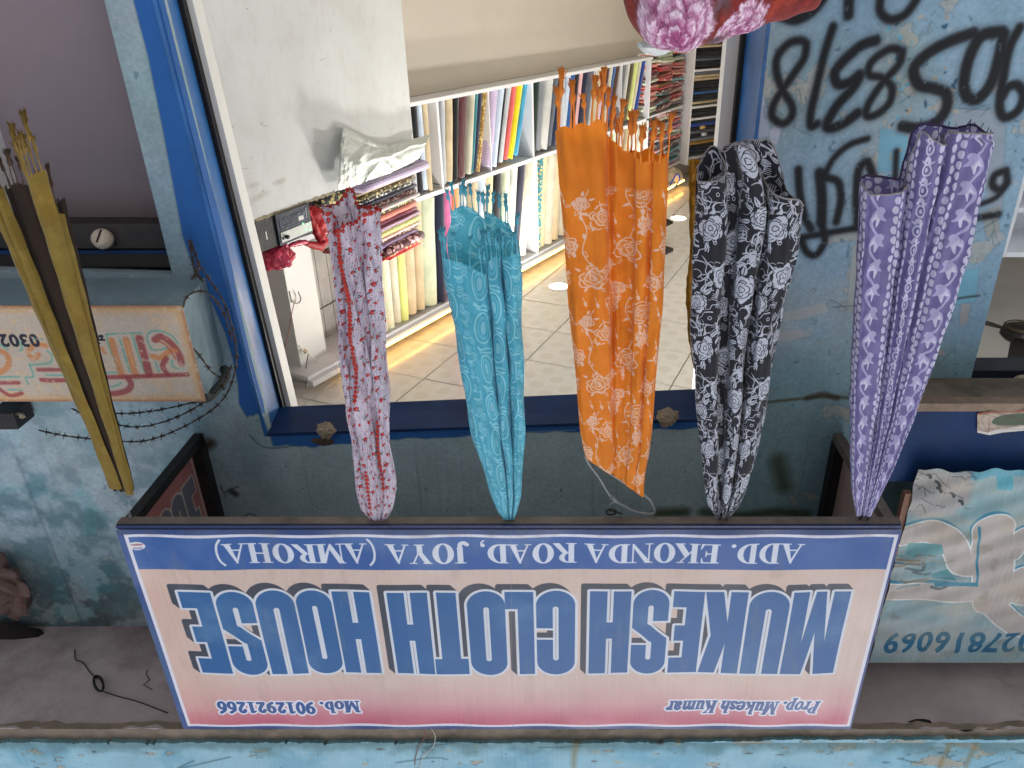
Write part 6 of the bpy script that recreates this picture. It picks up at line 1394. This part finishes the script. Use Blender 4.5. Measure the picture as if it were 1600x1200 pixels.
HY = SY + .030
def outline(prof, y):
    ys = [p[0] for p in prof]; return np.interp(y, ys, [p[1] for p in prof]), np.interp(y, ys, [p[2] for p in prof])
def sheet(name, prof, cols, ytop, A, m, par, tw, th_, nu=90, nv=70, seed=0, Y0=HY, wr=.0028, gather=.5, u_off=0, smooth=6, fold=None, thick=.0):
    """cols: (x in -1..1 across the outline, depth -1..1, photo y of its lower end); every column falls from the gathered top"""
    gg = random.Random(seed); cc = catmull([(a, b, c) for a, b, c in cols], smooth); L = [0]
    # metric position along the bottom edge
    pw = onY(900, ytop, Y0)
    P_, U_ = [], []
    ph = [gg.uniform(0, 6) for _ in range(6)]
    wide = [outline(prof, c[2]) for c in cc]
    for i in range(1, len(cc)):
        w = (wide[i][1] - wide[i][0]) / 2 * .00205
        L.append(L[-1] + math.hypot((cc[i][0] - cc[i - 1][0]) * w, (cc[i][1] - cc[i - 1][1]) * A))
    yb_ = onY(880, ytop, Y0).z
    for j in range(nv + 1):
        q = j / nv; row, ur = [], []
        for i, (xn, dn, ybot) in enumerate(cc):
            y = ytop + (ybot - ytop) * q; xl_, xr_ = outline(prof, y); x = xl_ + (xr_ - xl_) * (xn + 1) / 2
            amp = A * (.16 + .84 * min(1, ((ytop - y) / 260.0)) ** gather)
            dep = dn * amp + wr * (math.sin(L[i] * 210 + ph[0] + 3 * math.sin(q * 9 + ph[1])) * .5 + math.sin(q * 31 + L[i] * 60 + ph[2]) * .6 + math.sin(q * 73 + L[i] * 130 + ph[3]) * .35) * min(1, q * 4)
            p = onY(x, y, Y0); p.y += dep; s_ = p.y / Y0
            p.x += wr * .8 * math.sin(q * 23 + L[i] * 90 + ph[4]) * min(1, q * 3) + wr * .8 * math.sin(q * 9 + L[i] * 24 + ph[5]) * min(1, q * 2)
            p.y += wr * 1.6 * math.sin(q * 11 + L[i] * 33 + ph[1]) * min(1, q * 3)
            row.append(tuple(p)); ur.append(((L[i] + u_off) / tw, (p.z) / th_))
        P_.append(row); U_.append(ur)
    o = build(name, MB().grid(P_, U_), m, par, True)
    return P_
def tassels(par, edge, n, L0, m, seed, fat=1.0):
    gg = random.Random(seed); E = [Vector(p) for p in edge]
    for k in range(n):
        i = int((k + .5) / n * (len(E) - 1)); p = E[i]; Ls = L0 * gg.uniform(.75, 1.25); dx = gg.uniform(-.006, .006); dy = gg.uniform(-.006, .006)
        t1 = p + Vector((dx * .5, dy * .5, -Ls * .5)); kn = p + Vector((dx, dy, -Ls * .62)); e = p + Vector((dx * 1.4, dy * 1.4, -Ls))
        mb = MB().tube([p + Vector((0, 0, .004)), p.lerp(t1, .5) + Vector((gg.uniform(-.002, .002), 0, 0)), t1, kn, kn + Vector((0, 0, -.007)), kn + Vector((0, 0, -.012)), e], [q_ * fat for q_ in (.0022, .0012, .0014, .0050, .0042, .0028, .0044)], 6)
        for s in range(9):
            a = gg.uniform(0, 6.28); r = gg.uniform(.003, .009) * fat; mb.tube([kn + Vector((0, 0, -.012)), e.lerp(kn, .3) + Vector((math.cos(a) * r * .6, math.sin(a) * r * .6, 0)), e + Vector((math.cos(a) * r, math.sin(a) * r, gg.uniform(-.008, .006)))], .0010, 3)
        build('tassel', mb, m, par, True)
def hookcord(par, px, py, Y=HY, s=1):
    p = onY(px, py, Y); r = .012 * s; pts = [p + Vector((r * math.cos(a), .003 * math.sin(2 * a), r * 1.2 * math.sin(a))) for a in np.linspace(0, 2 * math.pi, 14)]
    build('hook_cord', MB().tube(pts, .0028, 6).tube([p + Vector((-.016, 0, -.010)), p + Vector((.016, .002, -.008))], .005, 6), BLACK, par, True)
GRP = 'scarves hanging from the lower bar of the shop sign'
def scarf(label, px, py):
    return thing('hanging_scarf', label, 'scarf', GRP, loc=tuple(onY(px, py, HY)))

# 1 white and red
pr1 = [(300, 495, 600), (325, 497, 592), (345, 506, 591), (370, 513, 593), (460, 523, 600), (550, 532, 604), (640, 540, 607), (700, 549, 611), (740, 552, 617), (765, 555, 619), (790, 561, 615), (800, 566, 612), (812, 578, 604)]
t = scarf('white crinkled scarf with small red roses and a red scalloped edge', 590, 812)
colsB = [(-.98, .1, 322), (-.6, .9, 326), (-.25, .7, 312), (-.1, 1.1, 300), (.05, .7, 304), (.25, 1.0, 328), (.6, .8, 326), (.98, .3, 330)]
colsF = [(-.98, .1, 324), (-.75, -.5, 330), (-.55, .0, 334), (-.5, -.8, 360), (-.25, -1.0, 350), (0, -.6, 346), (.2, -.9, 346), (.35, -.1, 338), (.5, -.8, 332), (.75, -.5, 328), (.99, .2, 330)]
pB = sheet('scarf_back', pr1, colsB, 812, .034, WRM, t, .19, .19, seed=4, wr=.004, gather=.45, u_off=.05)
pF = sheet('scarf_front', pr1, colsF, 813, .034, WRM, t, .19, .19, seed=1, wr=.0046, gather=.45)
def scallop(par, edge, m, r=.0062, step=.012, name='scalloped_border'):
    mb = MB(); E = [Vector(p) for p in edge]; acc = 0
    for i in range(1, len(E)):
        acc += (E[i] - E[i - 1]).length
        if acc > step:
            acc = 0; c = E[i]; tg = (E[i] - E[i - 1]).normalized(); n_ = Vector((0, -1, 0)); w = tg.cross(n_).normalized(); rr = r * rnd.uniform(.8, 1.15)
            vs = [c + (tg * math.cos(a) + w * math.sin(a)) * rr + n_ * (.0025 if k % 2 else .001) for k, a in enumerate(np.linspace(0, 2 * math.pi, 11)[:-1])]
            mb.add(vs + [c + n_ * .005], [(k, (k + 1) % 10, 10) for k in range(10)])
    mb.tube(E[::3], r * .22, 5)
    build(name, mb, m, par, True)
scallop(t, pF[-1], REDB); scallop(t, pB[-1], REDB)
ci = 22
scallop(t, [tuple(Vector(r[ci]) + Vector((0, -.006, 0))) for r in pF[int(len(pF) * .42):]], REDB, r=.0062, step=.0085)
scallop(t, [tuple(Vector(r[ci + 2]) + Vector((0, -.006, 0))) for r in pF[3:int(len(pF) * .2)]], REDB, r=.006)
scallop(t, [tuple(Vector(r[46]) + Vector((0, -.006, 0))) for r in pF[int(len(pF) * .1):int(len(pF) * .34)]], REDB, r=.006)
hookcord(t, 595, 814)
# 2 teal
pr2 = [(325, 699, 770), (345, 700, 800), (380, 690, 813), (400, 690, 815), (493, 704, 818), (586, 720, 820), (680, 738, 820), (726, 752, 818), (773, 766, 815), (800, 778, 808), (810, 786, 804)]
t = scarf('teal scarf printed with pale concentric ovals and fringed with twisted tassels', 797, 812)
pB = sheet('scarf_back', pr2, [(-.86, .2, 332), (-.5, .8, 326), (-.1, 1, 330), (.1, .5, 345), (.3, .9, 335), (.6, .8, 350), (.85, .3, 352)], 811, .035, TEALM, t, .20, .122, seed=5, u_off=.07)
pF = sheet('scarf_front', pr2, [(-.86, .2, 350), (-.99, .0, 398), (-.8, -.7, 400), (-.4, -.95, 408), (-.1, -.8, 420), (.06, -.5, 424), (.12, .3, 405), (.16, -.7, 404), (.35, -.95, 396), (.48, -.6, 400), (.5, .4, 400), (.56, -.5, 402), (.78, -1.0, 392), (.98, -.3, 386), (.94, .2, 352)], 811, .032, TEALM, t, .20, .122, seed=2, smooth=8)
TT = mat('teal_thread', (84, 168, 188), .8, var=.15, scale=30)
tassels(t, pF[-1][4:], 16, .066, TT, 3); tassels(t, pB[-1], 15, .062, TT, 8)
hookcord(t, 796, 812)
# 3 orange, slipped along its wire hanger
pr3 = [(185, 866, 1046), (200, 867, 1048), (290, 874, 1045), (367, 881, 1040), (480, 888, 1035), (580, 899, 1026), (670, 906, 1019), (715, 914, 1014), (750, 940, 1011), (776, 1000, 1006)]
t = scarf('orange scarf with pale outlined roses, slipped to one end of its wire hanger', 975, 800)
# slanted upper edge: columns start on the hanger bar
def slanted(name, cols, A, m, seed, tw, th_, zoff=0):
    gg = random.Random(seed); cc = catmull(cols, 8); P_, U_ = [], []; L = 0; Ls = []
    for i, c in enumerate(cc):
        if i: L += math.hypot((c[0] - cc[i - 1][0]) * .18, (c[1] - cc[i - 1][1]) * A)
        Ls.append(L)
    for j in range(81):
        q = j / 80; row, ur = [], []
        for i, (u, dn, ybot) in enumerate(cc):
            yt = 716 + 61 * max(0, min(1, u)) ** 1.05; xt = 915 + 91 * u; xb = 866 + 182 * u
            y = yt + (ybot + 3.5 - 7 * abs(math.sin(u * 21)) - yt) * q; xlin = 0
            xs0 = np.interp(y, [p[0] for p in pr3[:8]], [p[1] for p in pr3[:8]]); xs1 = np.interp(y, [185, 200, 367, 480, 580, 670, 715, 778], [1046, 1048, 1040, 1035, 1026, 1019, 1014, 1006])
            xx = xs0 + (xs1 - xs0) * u
            if y > 700: xx = xx + (xt - xx) * ss(700, yt + .01, y) if yt > 701 else xx
            p = onY(xx, y, HY + .02 + zoff); am = A * (.25 + .75 * min(1, q * 2.2))
            p.y += .004 * math.sin(q * 8 + Ls[i] * 22 + seed) * min(1, q * 3) + dn * am + .0026 * (math.sin(Ls[i] * 150 + 3 * math.sin(q * 7 + seed)) + math.sin(q * 37 + Ls[i] * 50)) * min(1, q * 5)
            row.append(tuple(p)); ur.append((Ls[i] / tw, p.z / th_))
        P_.append(row); U_.append(ur)
    build(name, MB().grid(P_, U_), m, t, True); return P_
pB = slanted('scarf_back', [(.02, .3, 214), (.2, .9, 240), (.42, .6, 224), (.5, .9, 236), (.62, .5, 240), (.8, .9, 238), (.98, .3, 246)], .028, ORM, 7, .27, .32, .004)
pF = slanted('scarf_front', [(.0, .1, 203), (.08, -.7, 199), (.2, -.4, 196), (.32, -.8, 190), (.40, -.5, 188), (.44, .2, 190), (.46, .9, 212), (.52, .2, 226), (.58, .5, 232), (.68, .0, 244), (.70, -.7, 246), (.78, -.9, 250), (.84, -.3, 256), (.86, -.8, 248), (.95, -.9, 246), (1.0, -.1, 244)], .026, ORM, 6, .27, .32)
OT = mat('orange_thread', (220, 128, 44), .8, var=.15, scale=30)
tassels(t, pF[-1], 15, .088, OT, 5, 1.5); tassels(t, pF[-1][:40], 4, .11, OT, 15, 1.8); tassels(t, pB[-1][20:], 7, .08, OT, 9, 1.4)
HG = mat('grey_plastic_hanger', (132, 136, 136), .35, var=.1)
hg = thing('wire_hanger', 'grey hanger tilted under the sign bar with the orange scarf on it', 'hanger', loc=tuple(onY(975, 800, HY + .02)))
hp = [(1006, 772), (1016, 782), (1022, 794), (1022, 801), (1012, 803), (992, 799), (972, 789), (958, 780), (950, 770), (935, 745), (922, 728), (914, 713)]
build('shoulder', MB().tube([Vector(p) for p in catmull([tuple(onY(x, y, HY + .022)) for x, y in hp], 5)], [.0035] * 16 + [.006] * 12 + [.003] * 28 if False else .0036, 8), HG, hg, True)
build('bar', MB().tube([onY(914, 714, HY + .024), onY(960, 745, HY + .024), onY(1006, 774, HY + .024)], .003, 6), HG, hg, True)
build('neck', MB().tube([onY(955, 776, HY + .022), onY(965, 785, HY + .022)], [.007, .006], 8), HG, hg, True)
build('hook', MB().tube([Vector(p) for p in catmull([tuple(onY(x, y, HY + .024)) for x, y in ((963, 784), (956, 786), (952, 792), (954, 799), (960, 804), (968, 802))], 5)], .0018, 6), mat('hanger_steel', (150, 150, 150), .3, metal=.8), hg, True)
build('cord', MB().tube([onY(955, 800, HY + .02) + Vector((.016 * math.cos(a), .004 * math.sin(a), .014 * math.sin(a))) for a in np.linspace(0, 6.28, 12)], .003, 6).tube([onY(950, 797, HY + .015), onY(972, 803, HY + .015)], .0025, 5), BLACK, hg, True)
# 4 black and white
pr4 = [(215, 1082, 1230), (277, 1086, 1252), (324, 1086, 1259), (407, 1080, 1244), (510, 1079, 1222), (613, 1085, 1203), (716, 1095, 1182), (768, 1101, 1166), (790, 1106, 1156), (806, 1118, 1142)]
t = scarf('black scarf crowded with white roses, pale stitched hem, hanging right of the orange one', 1130, 806)
pB = sheet('scarf_back', pr4, [(-.95, .3, 262), (-.6, .9, 234), (-.42, .6, 240), (-.3, .8, 232), (0, .9, 226), (.25, .8, 222), (.5, .9, 224), (.7, .6, 228), (.72, .5, 300), (.97, .3, 318)], 807, .04, BWM, t, .36, .33, seed=15, u_off=.1, wr=.003)
pF = sheet('scarf_front', pr4, [(-.95, .3, 272), (-.98, -.2, 280), (-.8, -.7, 280), (-.5, -.8, 274), (-.40, -.3, 262), (-.42, .6, 240), (-.3, .7, 240), (-.16, .5, 226), (-.12, -.5, 222), (.05, -.9, 232), (.22, -.6, 264), (.3, .5, 275), (.34, -.3, 285), (.40, -.9, 298), (.62, -.95, 304), (.8, -.7, 308), (.97, .0, 322)], 807, .038, BWM, t, .36, .33, seed=12, smooth=7, wr=.003)
HEM = mat('pale_grey_hem', (140, 136, 138), .85, var=.2, scale=60, bump=.1)
def hem(par, edge, m, r=.0024): build('stitched_hem', MB().tube([Vector(p) for p in edge], r, 5), m, par, True)
hem(t, pF[-1], HEM); hem(t, pB[-1], HEM, .002)
hookcord(t, 1130, 809)
# 5 purple
pr5 = [(200, 1434, 1552), (217, 1433, 1550), (287, 1347, 1533), (330, 1345, 1526), (393, 1342, 1514), (500, 1335, 1481), (606, 1330, 1444), (713, 1329, 1404), (766, 1331, 1379), (790, 1333, 1368), (806, 1338, 1360)]
t = scarf('purple scarf with pale dots and leafy vines, a grey stitched hem, at the sign corner', 1350, 808)
def sheet_abs(name, cols, m, A, seed, tw, th_, ytop=806, xt=(1337, 1361), wr=.004, u_off=0):
    """columns given by photo x and y of their lower ends, gathered at the top"""
    gg = random.Random(seed); cc = catmull(cols, 7); x0_, x1_ = min(c[0] for c in cc), max(c[0] for c in cc); Ls = [0]; P_, U_ = [], []
    for i in range(1, len(cc)): Ls.append(Ls[-1] + math.hypot((cc[i][0] - cc[i - 1][0]) * .00205, (cc[i][1] - cc[i - 1][1]) * A))
    for j in range(81):
        q = j / 80; row, ur = [], []
        for i, (xb, dn, yb_) in enumerate(cc):
            un_ = (xb - x0_) / (x1_ - x0_); y = ytop + (yb_ - ytop) * q
            xa_ = xt[0] + (xt[1] - xt[0]) * un_
            lo_ = np.interp(y, [p[0] for p in pr5], [p[1] for p in pr5]); hi_ = np.interp(y, [p[0] for p in pr5], [p[2] for p in pr5])
            # straight fall to the lower end, kept inside the traced outline
            ql = ((ytop - y) / (ytop - yb_)) ** .93 if y < ytop else 0
            x = xa_ + (xb - xa_) * ql; e = 1 - abs(2 * un_ - 1)
            tgt_ = np.interp(y, [212, 287, 393, 500, 606, 713, 766, 806], [1346, 1346, 1342, 1335, 1330, 1329, 1331, 1338]) if un_ < .5 else hi_
            x = x + (tgt_ - x) * max(0, 1 - e * 2.2) if y > 215 else x
            p = onY(x, y, HY); am = A * (.15 + .85 * min(1, q * 2)); p.y += dn * am + wr * (math.sin(Ls[i] * 200 + 3 * math.sin(q * 8 + seed)) + .7 * math.sin(q * 41 + Ls[i] * 60)) * min(1, q * 5)
            row.append(tuple(p)); ur.append(((Ls[i] + u_off) / tw, p.z / th_))
        P_.append(row); U_.append(ur)
    build(name, MB().grid(P_, U_), m, t, True); return P_
pB = sheet_abs('scarf_back', [(1350, .3, 284), (1375, .9, 280), (1400, .7, 282), (1414, .8, 278), (1440, .9, 205), (1470, .6, 198), (1500, .9, 204), (1530, .7, 198), (1548, .2, 214)], PUM, .04, 25, .30, .20, u_off=.06)
pF = sheet_abs('scarf_front', [(1348, .2, 286), (1352, -.5, 290), (1366, -.8, 300), (1392, -.7, 299), (1412, -.4, 292), (1418, .5, 289), (1424, .2, 250), (1434, -.5, 206), (1446, -.9, 212), (1462, -.95, 222), (1472, -.5, 222), (1476, .5, 216), (1482, -.4, 206), (1500, -.9, 204), (1520, -1, 205), (1540, -.7, 206), (1552, .1, 208)], PUM, .036, 22, .30, .20)
hem(t, pF[-1], HEM); hem(t, pB[-1], mat('dark_purple_hem', (70, 58, 90), .9, var=.3, scale=60, bump=.1), .003)
mb = MB(); g2 = random.Random(4)
for p in pB[-1][::2]:
    if g2.random() < .6: p = Vector(p); mb.tube([p, p + Vector((g2.uniform(-.008, .008), 0, -g2.uniform(.006, .018)))], .0012, 3)
build('loose_threads', mb, mat('dark_purple_hem', (70, 58, 90)), t)
hookcord(t, 1350, 810)
# 6 mustard on a hanger, left
t = scarf('mustard scarf with dark shade-coloured folds and frayed tassels, on a hanger at the left', 204, 772)
def straps(cols, m, name, nn, Yo):
    """each strap: lower end (x0, x1, y), upper end (x0, x1, y), depth"""
    for (ax0, ax1, ay), (bx0, bx1, by), dep in cols:
        P_, U_ = [], []
        for j in range(41):
            q = j / 40; row, ur = [], []
            for i in range(nn):
                u = i / (nn - 1); x = (bx0 + (bx1 - bx0) * u) * (1 - q) + (ax0 + (ax1 - ax0) * u) * q; y = by + (ay - by) * q + 4 * math.sin(u * 7 + dep * 90) * q
                p = onY(x, y, Yo); p.y += dep * (.3 + .7 * q) - .022 * math.sin(math.pi * u) * (.2 + .8 * q) + .0022 * math.sin(u * 14 + q * 9) + .0015 * math.sin(q * 40 + u * 5); row.append(tuple(p)); ur.append((u * abs(ax1 - ax0) * .002 / .3, p.z / .3))
            P_.append(row); U_.append(ur)
        build(name, MB().grid(P_, U_), m, t, True); yield P_
YM = HY - .0
e1 = list(straps([((44, 80, 266), (198, 208, 771), -.02), ((78, 98, 332), (203, 210, 773), .01), ((0, 13, 292), (172, 192, 762), -.02), ((-34, -6, 300), (164, 172, 742), .02)], MUM, 'scarf_fold', 9, YM))
e2 = list(straps([((8, 54, 288), (176, 206, 769), .015), ((-14, 8, 300), (164, 188, 742), .055), ((72, 84, 320), (200, 206, 768), .05)], SHADEM, 'inner_fold', 7, YM))  # inner folds coloured dark to stand for their shade
MT_ = mat('mustard_thread', (128, 104, 50), .85, var=.3, scale=30); BT_ = mat('brown_thread', (70, 54, 40), .85, var=.3, scale=30)
tassels(t, e1[0][-1], 9, .085, MT_, 4); tassels(t, e1[0][-1], 7, .11, MT_, 14); tassels(t, e1[1][-1], 2, .10, BT_, 5); tassels(t, e2[0][-1], 6, .07, BT_, 6); tassels(t, e1[2][-1], 4, .08, BT_, 7)
h2 = thing('wire_hanger', 'thin hanger at the left sign corner carrying the mustard scarf', 'hanger', loc=tuple(onY(205, 775, HY)))
build('shoulder', MB().tube([Vector(p) for p in catmull([tuple(onY(x, y, YM)) for x, y in ((164, 738), (166, 744), (178, 758), (190, 772), (199, 778), (206, 778), (210, 772), (208, 766))], 5)], .0024, 6), HG, h2, True)
build('hook', MB().tube([Vector(p) for p in catmull([tuple(onY(x, y, YM)) for x, y in ((200, 778), (203, 792), (198, 800), (206, 810), (200, 796), (194, 788))], 5)], .0014, 6), mat('hanger_steel', (150, 150, 150)), h2, True)
# gold scarf inside, behind the black one
t = thing('hanging_scarf', 'gold sequinned scarf just visible behind the left edge of the black scarf', 'scarf', loc=tuple(onY(1090, 640, 2.3)))
P_, U_ = [], []
for j in range(41):
    q = j / 40; y = 640 + (250 - 640) * q; row = []
    for i in range(12):
        u = i / 11; xl_ = np.interp(y, [250, 330, 400, 450, 520, 560, 640], [1076, 1077, 1078, 1071, 1074, 1080, 1100]); x = xl_ + (1140 - xl_) * u
        p = onY(x + rnd.uniform(-1.2, 1.2), y, 2.34); p.y += .02 * math.sin(u * 12) + rnd.uniform(-.003, .003); row.append(tuple(p))
    P_.append(row)
build('scarf_cloth', MB().grid(P_), mat('gold_sequin_cloth', (168, 128, 40), .4, metal=.3, var=.5, scale=40, bump=.2, bscale=90), t)

# ================================================================== ROSE BLANKET BUNDLE AND ITS STAND
bl = Canvas(1400, 900, .62, .40, (120, 34, 26))
bl.mix(ss(.4, .65, fn(900, 1400, 120, 3, 4)) * .6, (84, 22, 22)); bl.mix(ss(.5, .75, fn(900, 1400, 60, 4, 4)) * .6, (164, 60, 36))
def big_rose(cx, cy, Rr, sd):
    gg = random.Random(sd); PL, PW_, PD_ = (146, 66, 112), (226, 204, 216), (84, 22, 54)
    for ringk in range(4):
        rad = Rr * (1, .74, .48, .24)[ringk]; n_ = (6, 5, 4, 3)[ringk]; a0 = gg.uniform(0, 6)
        for j in range(n_):
            a = a0 + j * 2 * math.pi / n_ + gg.uniform(-.12, .12); px_, py_ = cx + math.cos(a) * rad * .62, cy + math.sin(a) * rad * .56; s2_ = rad * 1.9 / n_ ** .62
            bl.ell(px_, py_, s2_ * .62, s2_ * .74, PD_, ang=a, soft=s2_ * .18, al=.95)
            bl.ell(px_ + math.cos(a) * s2_ * .07, py_ + math.sin(a) * s2_ * .07, s2_ * .52, s2_ * .66, PW_, ang=a, soft=s2_ * .16, al=.95)
            bl.ell(px_ - math.cos(a) * s2_ * .20, py_ - math.sin(a) * s2_ * .20, s2_ * .42, s2_ * .60, PL, ang=a, soft=s2_ * .34, al=.95)
            for w_ in range(3): b = gg.uniform(-.5, .5); bl.stroke([(px_ - math.sin(a) * b * s2_, py_ + math.cos(a) * b * s2_), (px_ + math.cos(a) * s2_ * .5 - math.sin(a) * b * s2_ * .9, py_ + math.sin(a) * s2_ * .5 + math.cos(a) * b * s2_ * .9)], s2_ * .03, PL, soft=s2_ * .1, al=.6)
big_rose(.305, .268, .072, 3); big_rose(.178, .282, .052, 6); big_rose(.41, .12, .07, 8)
big_rose(.08, .08, .06, 9)
for i in range(16): x, y = rnd.uniform(.215, .24), rnd.uniform(.1, .36); bl.ell(x, y, .018, .008, rnd.choice([(70, 60, 66), (60, 20, 24), (104, 84, 92)]), ang=rnd.uniform(0, 3), soft=.008, al=.7)
wx = ((fn(900, 1400, 70, 21, 3) - .5) * 40).astype(int); wy = ((fn(900, 1400, 70, 22, 3) - .5) * 40).astype(int)
wx += ((fn(900, 1400, 9, 23, 2) - .5) * 22).astype(int); wy += ((fn(900, 1400, 9, 24, 2) - .5) * 22).astype(int)
jj, ii_ = np.meshgrid(np.arange(900), np.arange(1400), indexing='ij'); bl.a = bl.a[np.clip(jj + wy, 0, 899), np.clip(ii_ + wx, 0, 1399)]
bl.a *= (1 + .3 * (fn(900, 1400, 7, 9, 3) - .5))[..., None]
BLM = imat('plush_rose_blanket', bl.image('blanket_print'), rough=.9, bump=.5, bscale=140, bdist=.003, sheen=.1, var=.12, vscale=20, ext='EXTEND')
YBk = 1.62
bt_ = thing('rose_blanket', 'plush maroon blanket bundle with big purple and white roses, on a stand by the doorway', 'blanket', loc=tuple(onY(1130, 40, YBk)))
ol = [(962, 0), (968, -30), (970, -80), (980, 4), (984, 34), (1000, 58), (1014, 72), (1040, 78), (1062, 78), (1085, 74), (1115, 68), (1145, 58), (1175, 44), (1205, 34), (1240, 28), (1262, 20), (1278, 8), (1286, -12), (1292, -60)]
top = [(966, -40), (974, 0), (983, 30), (998, 56), (1014, 71), (1040, 79), (1065, 79), (1090, 74), (1118, 68), (1148, 58), (1178, 44), (1208, 34), (1240, 28), (1262, 19), (1279, 5), (1292, -40)]
tp_ = catmull(top, 5); Pg, Ug = [], []
xa_, xb_ = 966, 1292
for k in range(25):
    q = k / 24 * 1.0; ang = -math.pi / 2 + q * math.pi * .98; row, ur = [], []   # from back lower, over the top, to the front lower
    for (x, y) in tp_:
        un_ = (x - xa_) / (xb_ - xa_); cxp = 1130; sc_y = math.cos(ang - .12)
        dy = .13 * math.sin(ang) * (.25 + .75 * math.sin(math.pi * min(.97, max(.03, un_))) ** .5)
        drop = (1 - math.cos(ang)) * .20 + (.10 if abs(ang) > 1.35 else 0)
        cen = 1130; xx = x + (cen - x) * (.06 * (1 - math.cos(ang)))
        p = onY(xx, y, YBk); p.y -= dy; f = .003 * math.sin(un_ * 17 + q * 5) * math.cos(ang) + .003 * math.sin(un_ * 41 + q * 13); p.z -= drop; p.z += f * .6; p.y -= f
        row.append(tuple(p)); ur.append(((1292 - x) / 800 / .62, 0))
    Pg.append(row); Ug.append(ur)
for i in range(len(tp_)):
    acc = [0]
    for k in range(1, 25): acc.append(acc[-1] + (Vector(Pg[k][i]) - Vector(Pg[k - 1][i])).length)
    for k in range(25): Ug[k][i] = (Ug[k][i][0], .80 - (acc[k] - acc[11]) / .40 * .6)
build('blanket_body', MB().grid(Pg, Ug), BLM, bt_, True)
zbk = min(p[2] for r in Pg for p in r); ctr = onY(1130, 20, YBk)
build('blanket_core', lathe([(.001, 0), (.15, 0), (.15, .04), (.001, .05)], Vector((ctr.x, YBk, zbk - .01)), 16), BLM, bt_, True)
st_ = thing('wooden_stand', 'plain wooden stand under the rose blanket', 'stand', loc=(ctr.x, YBk, 0))
WD = mat('brown_wood', (96, 62, 40), .6, var=.3, scale=12)
build('stand_top', boxm(ctr.x - .26, YBk - .16, zbk - .04, ctr.x + .26, YBk + .16, zbk - .012), WD, st_)
for sx_ in (-.22, .22):
    for sy_ in (-.12, .12): build('leg', boxm(ctr.x + sx_ - .02, YBk + sy_ - .02, 0, ctr.x + sx_ + .02, YBk + sy_ + .02, zbk - .041), WD, st_)
lump('white_wrap', onY(1026, 74, YBk + .06), .035, mat('cloudy_polythene', (206, 210, 204)), 3, sq=(1.3, .6, .5), label='white plastic wrap poking out under the rose blanket', category='plastic wrap')
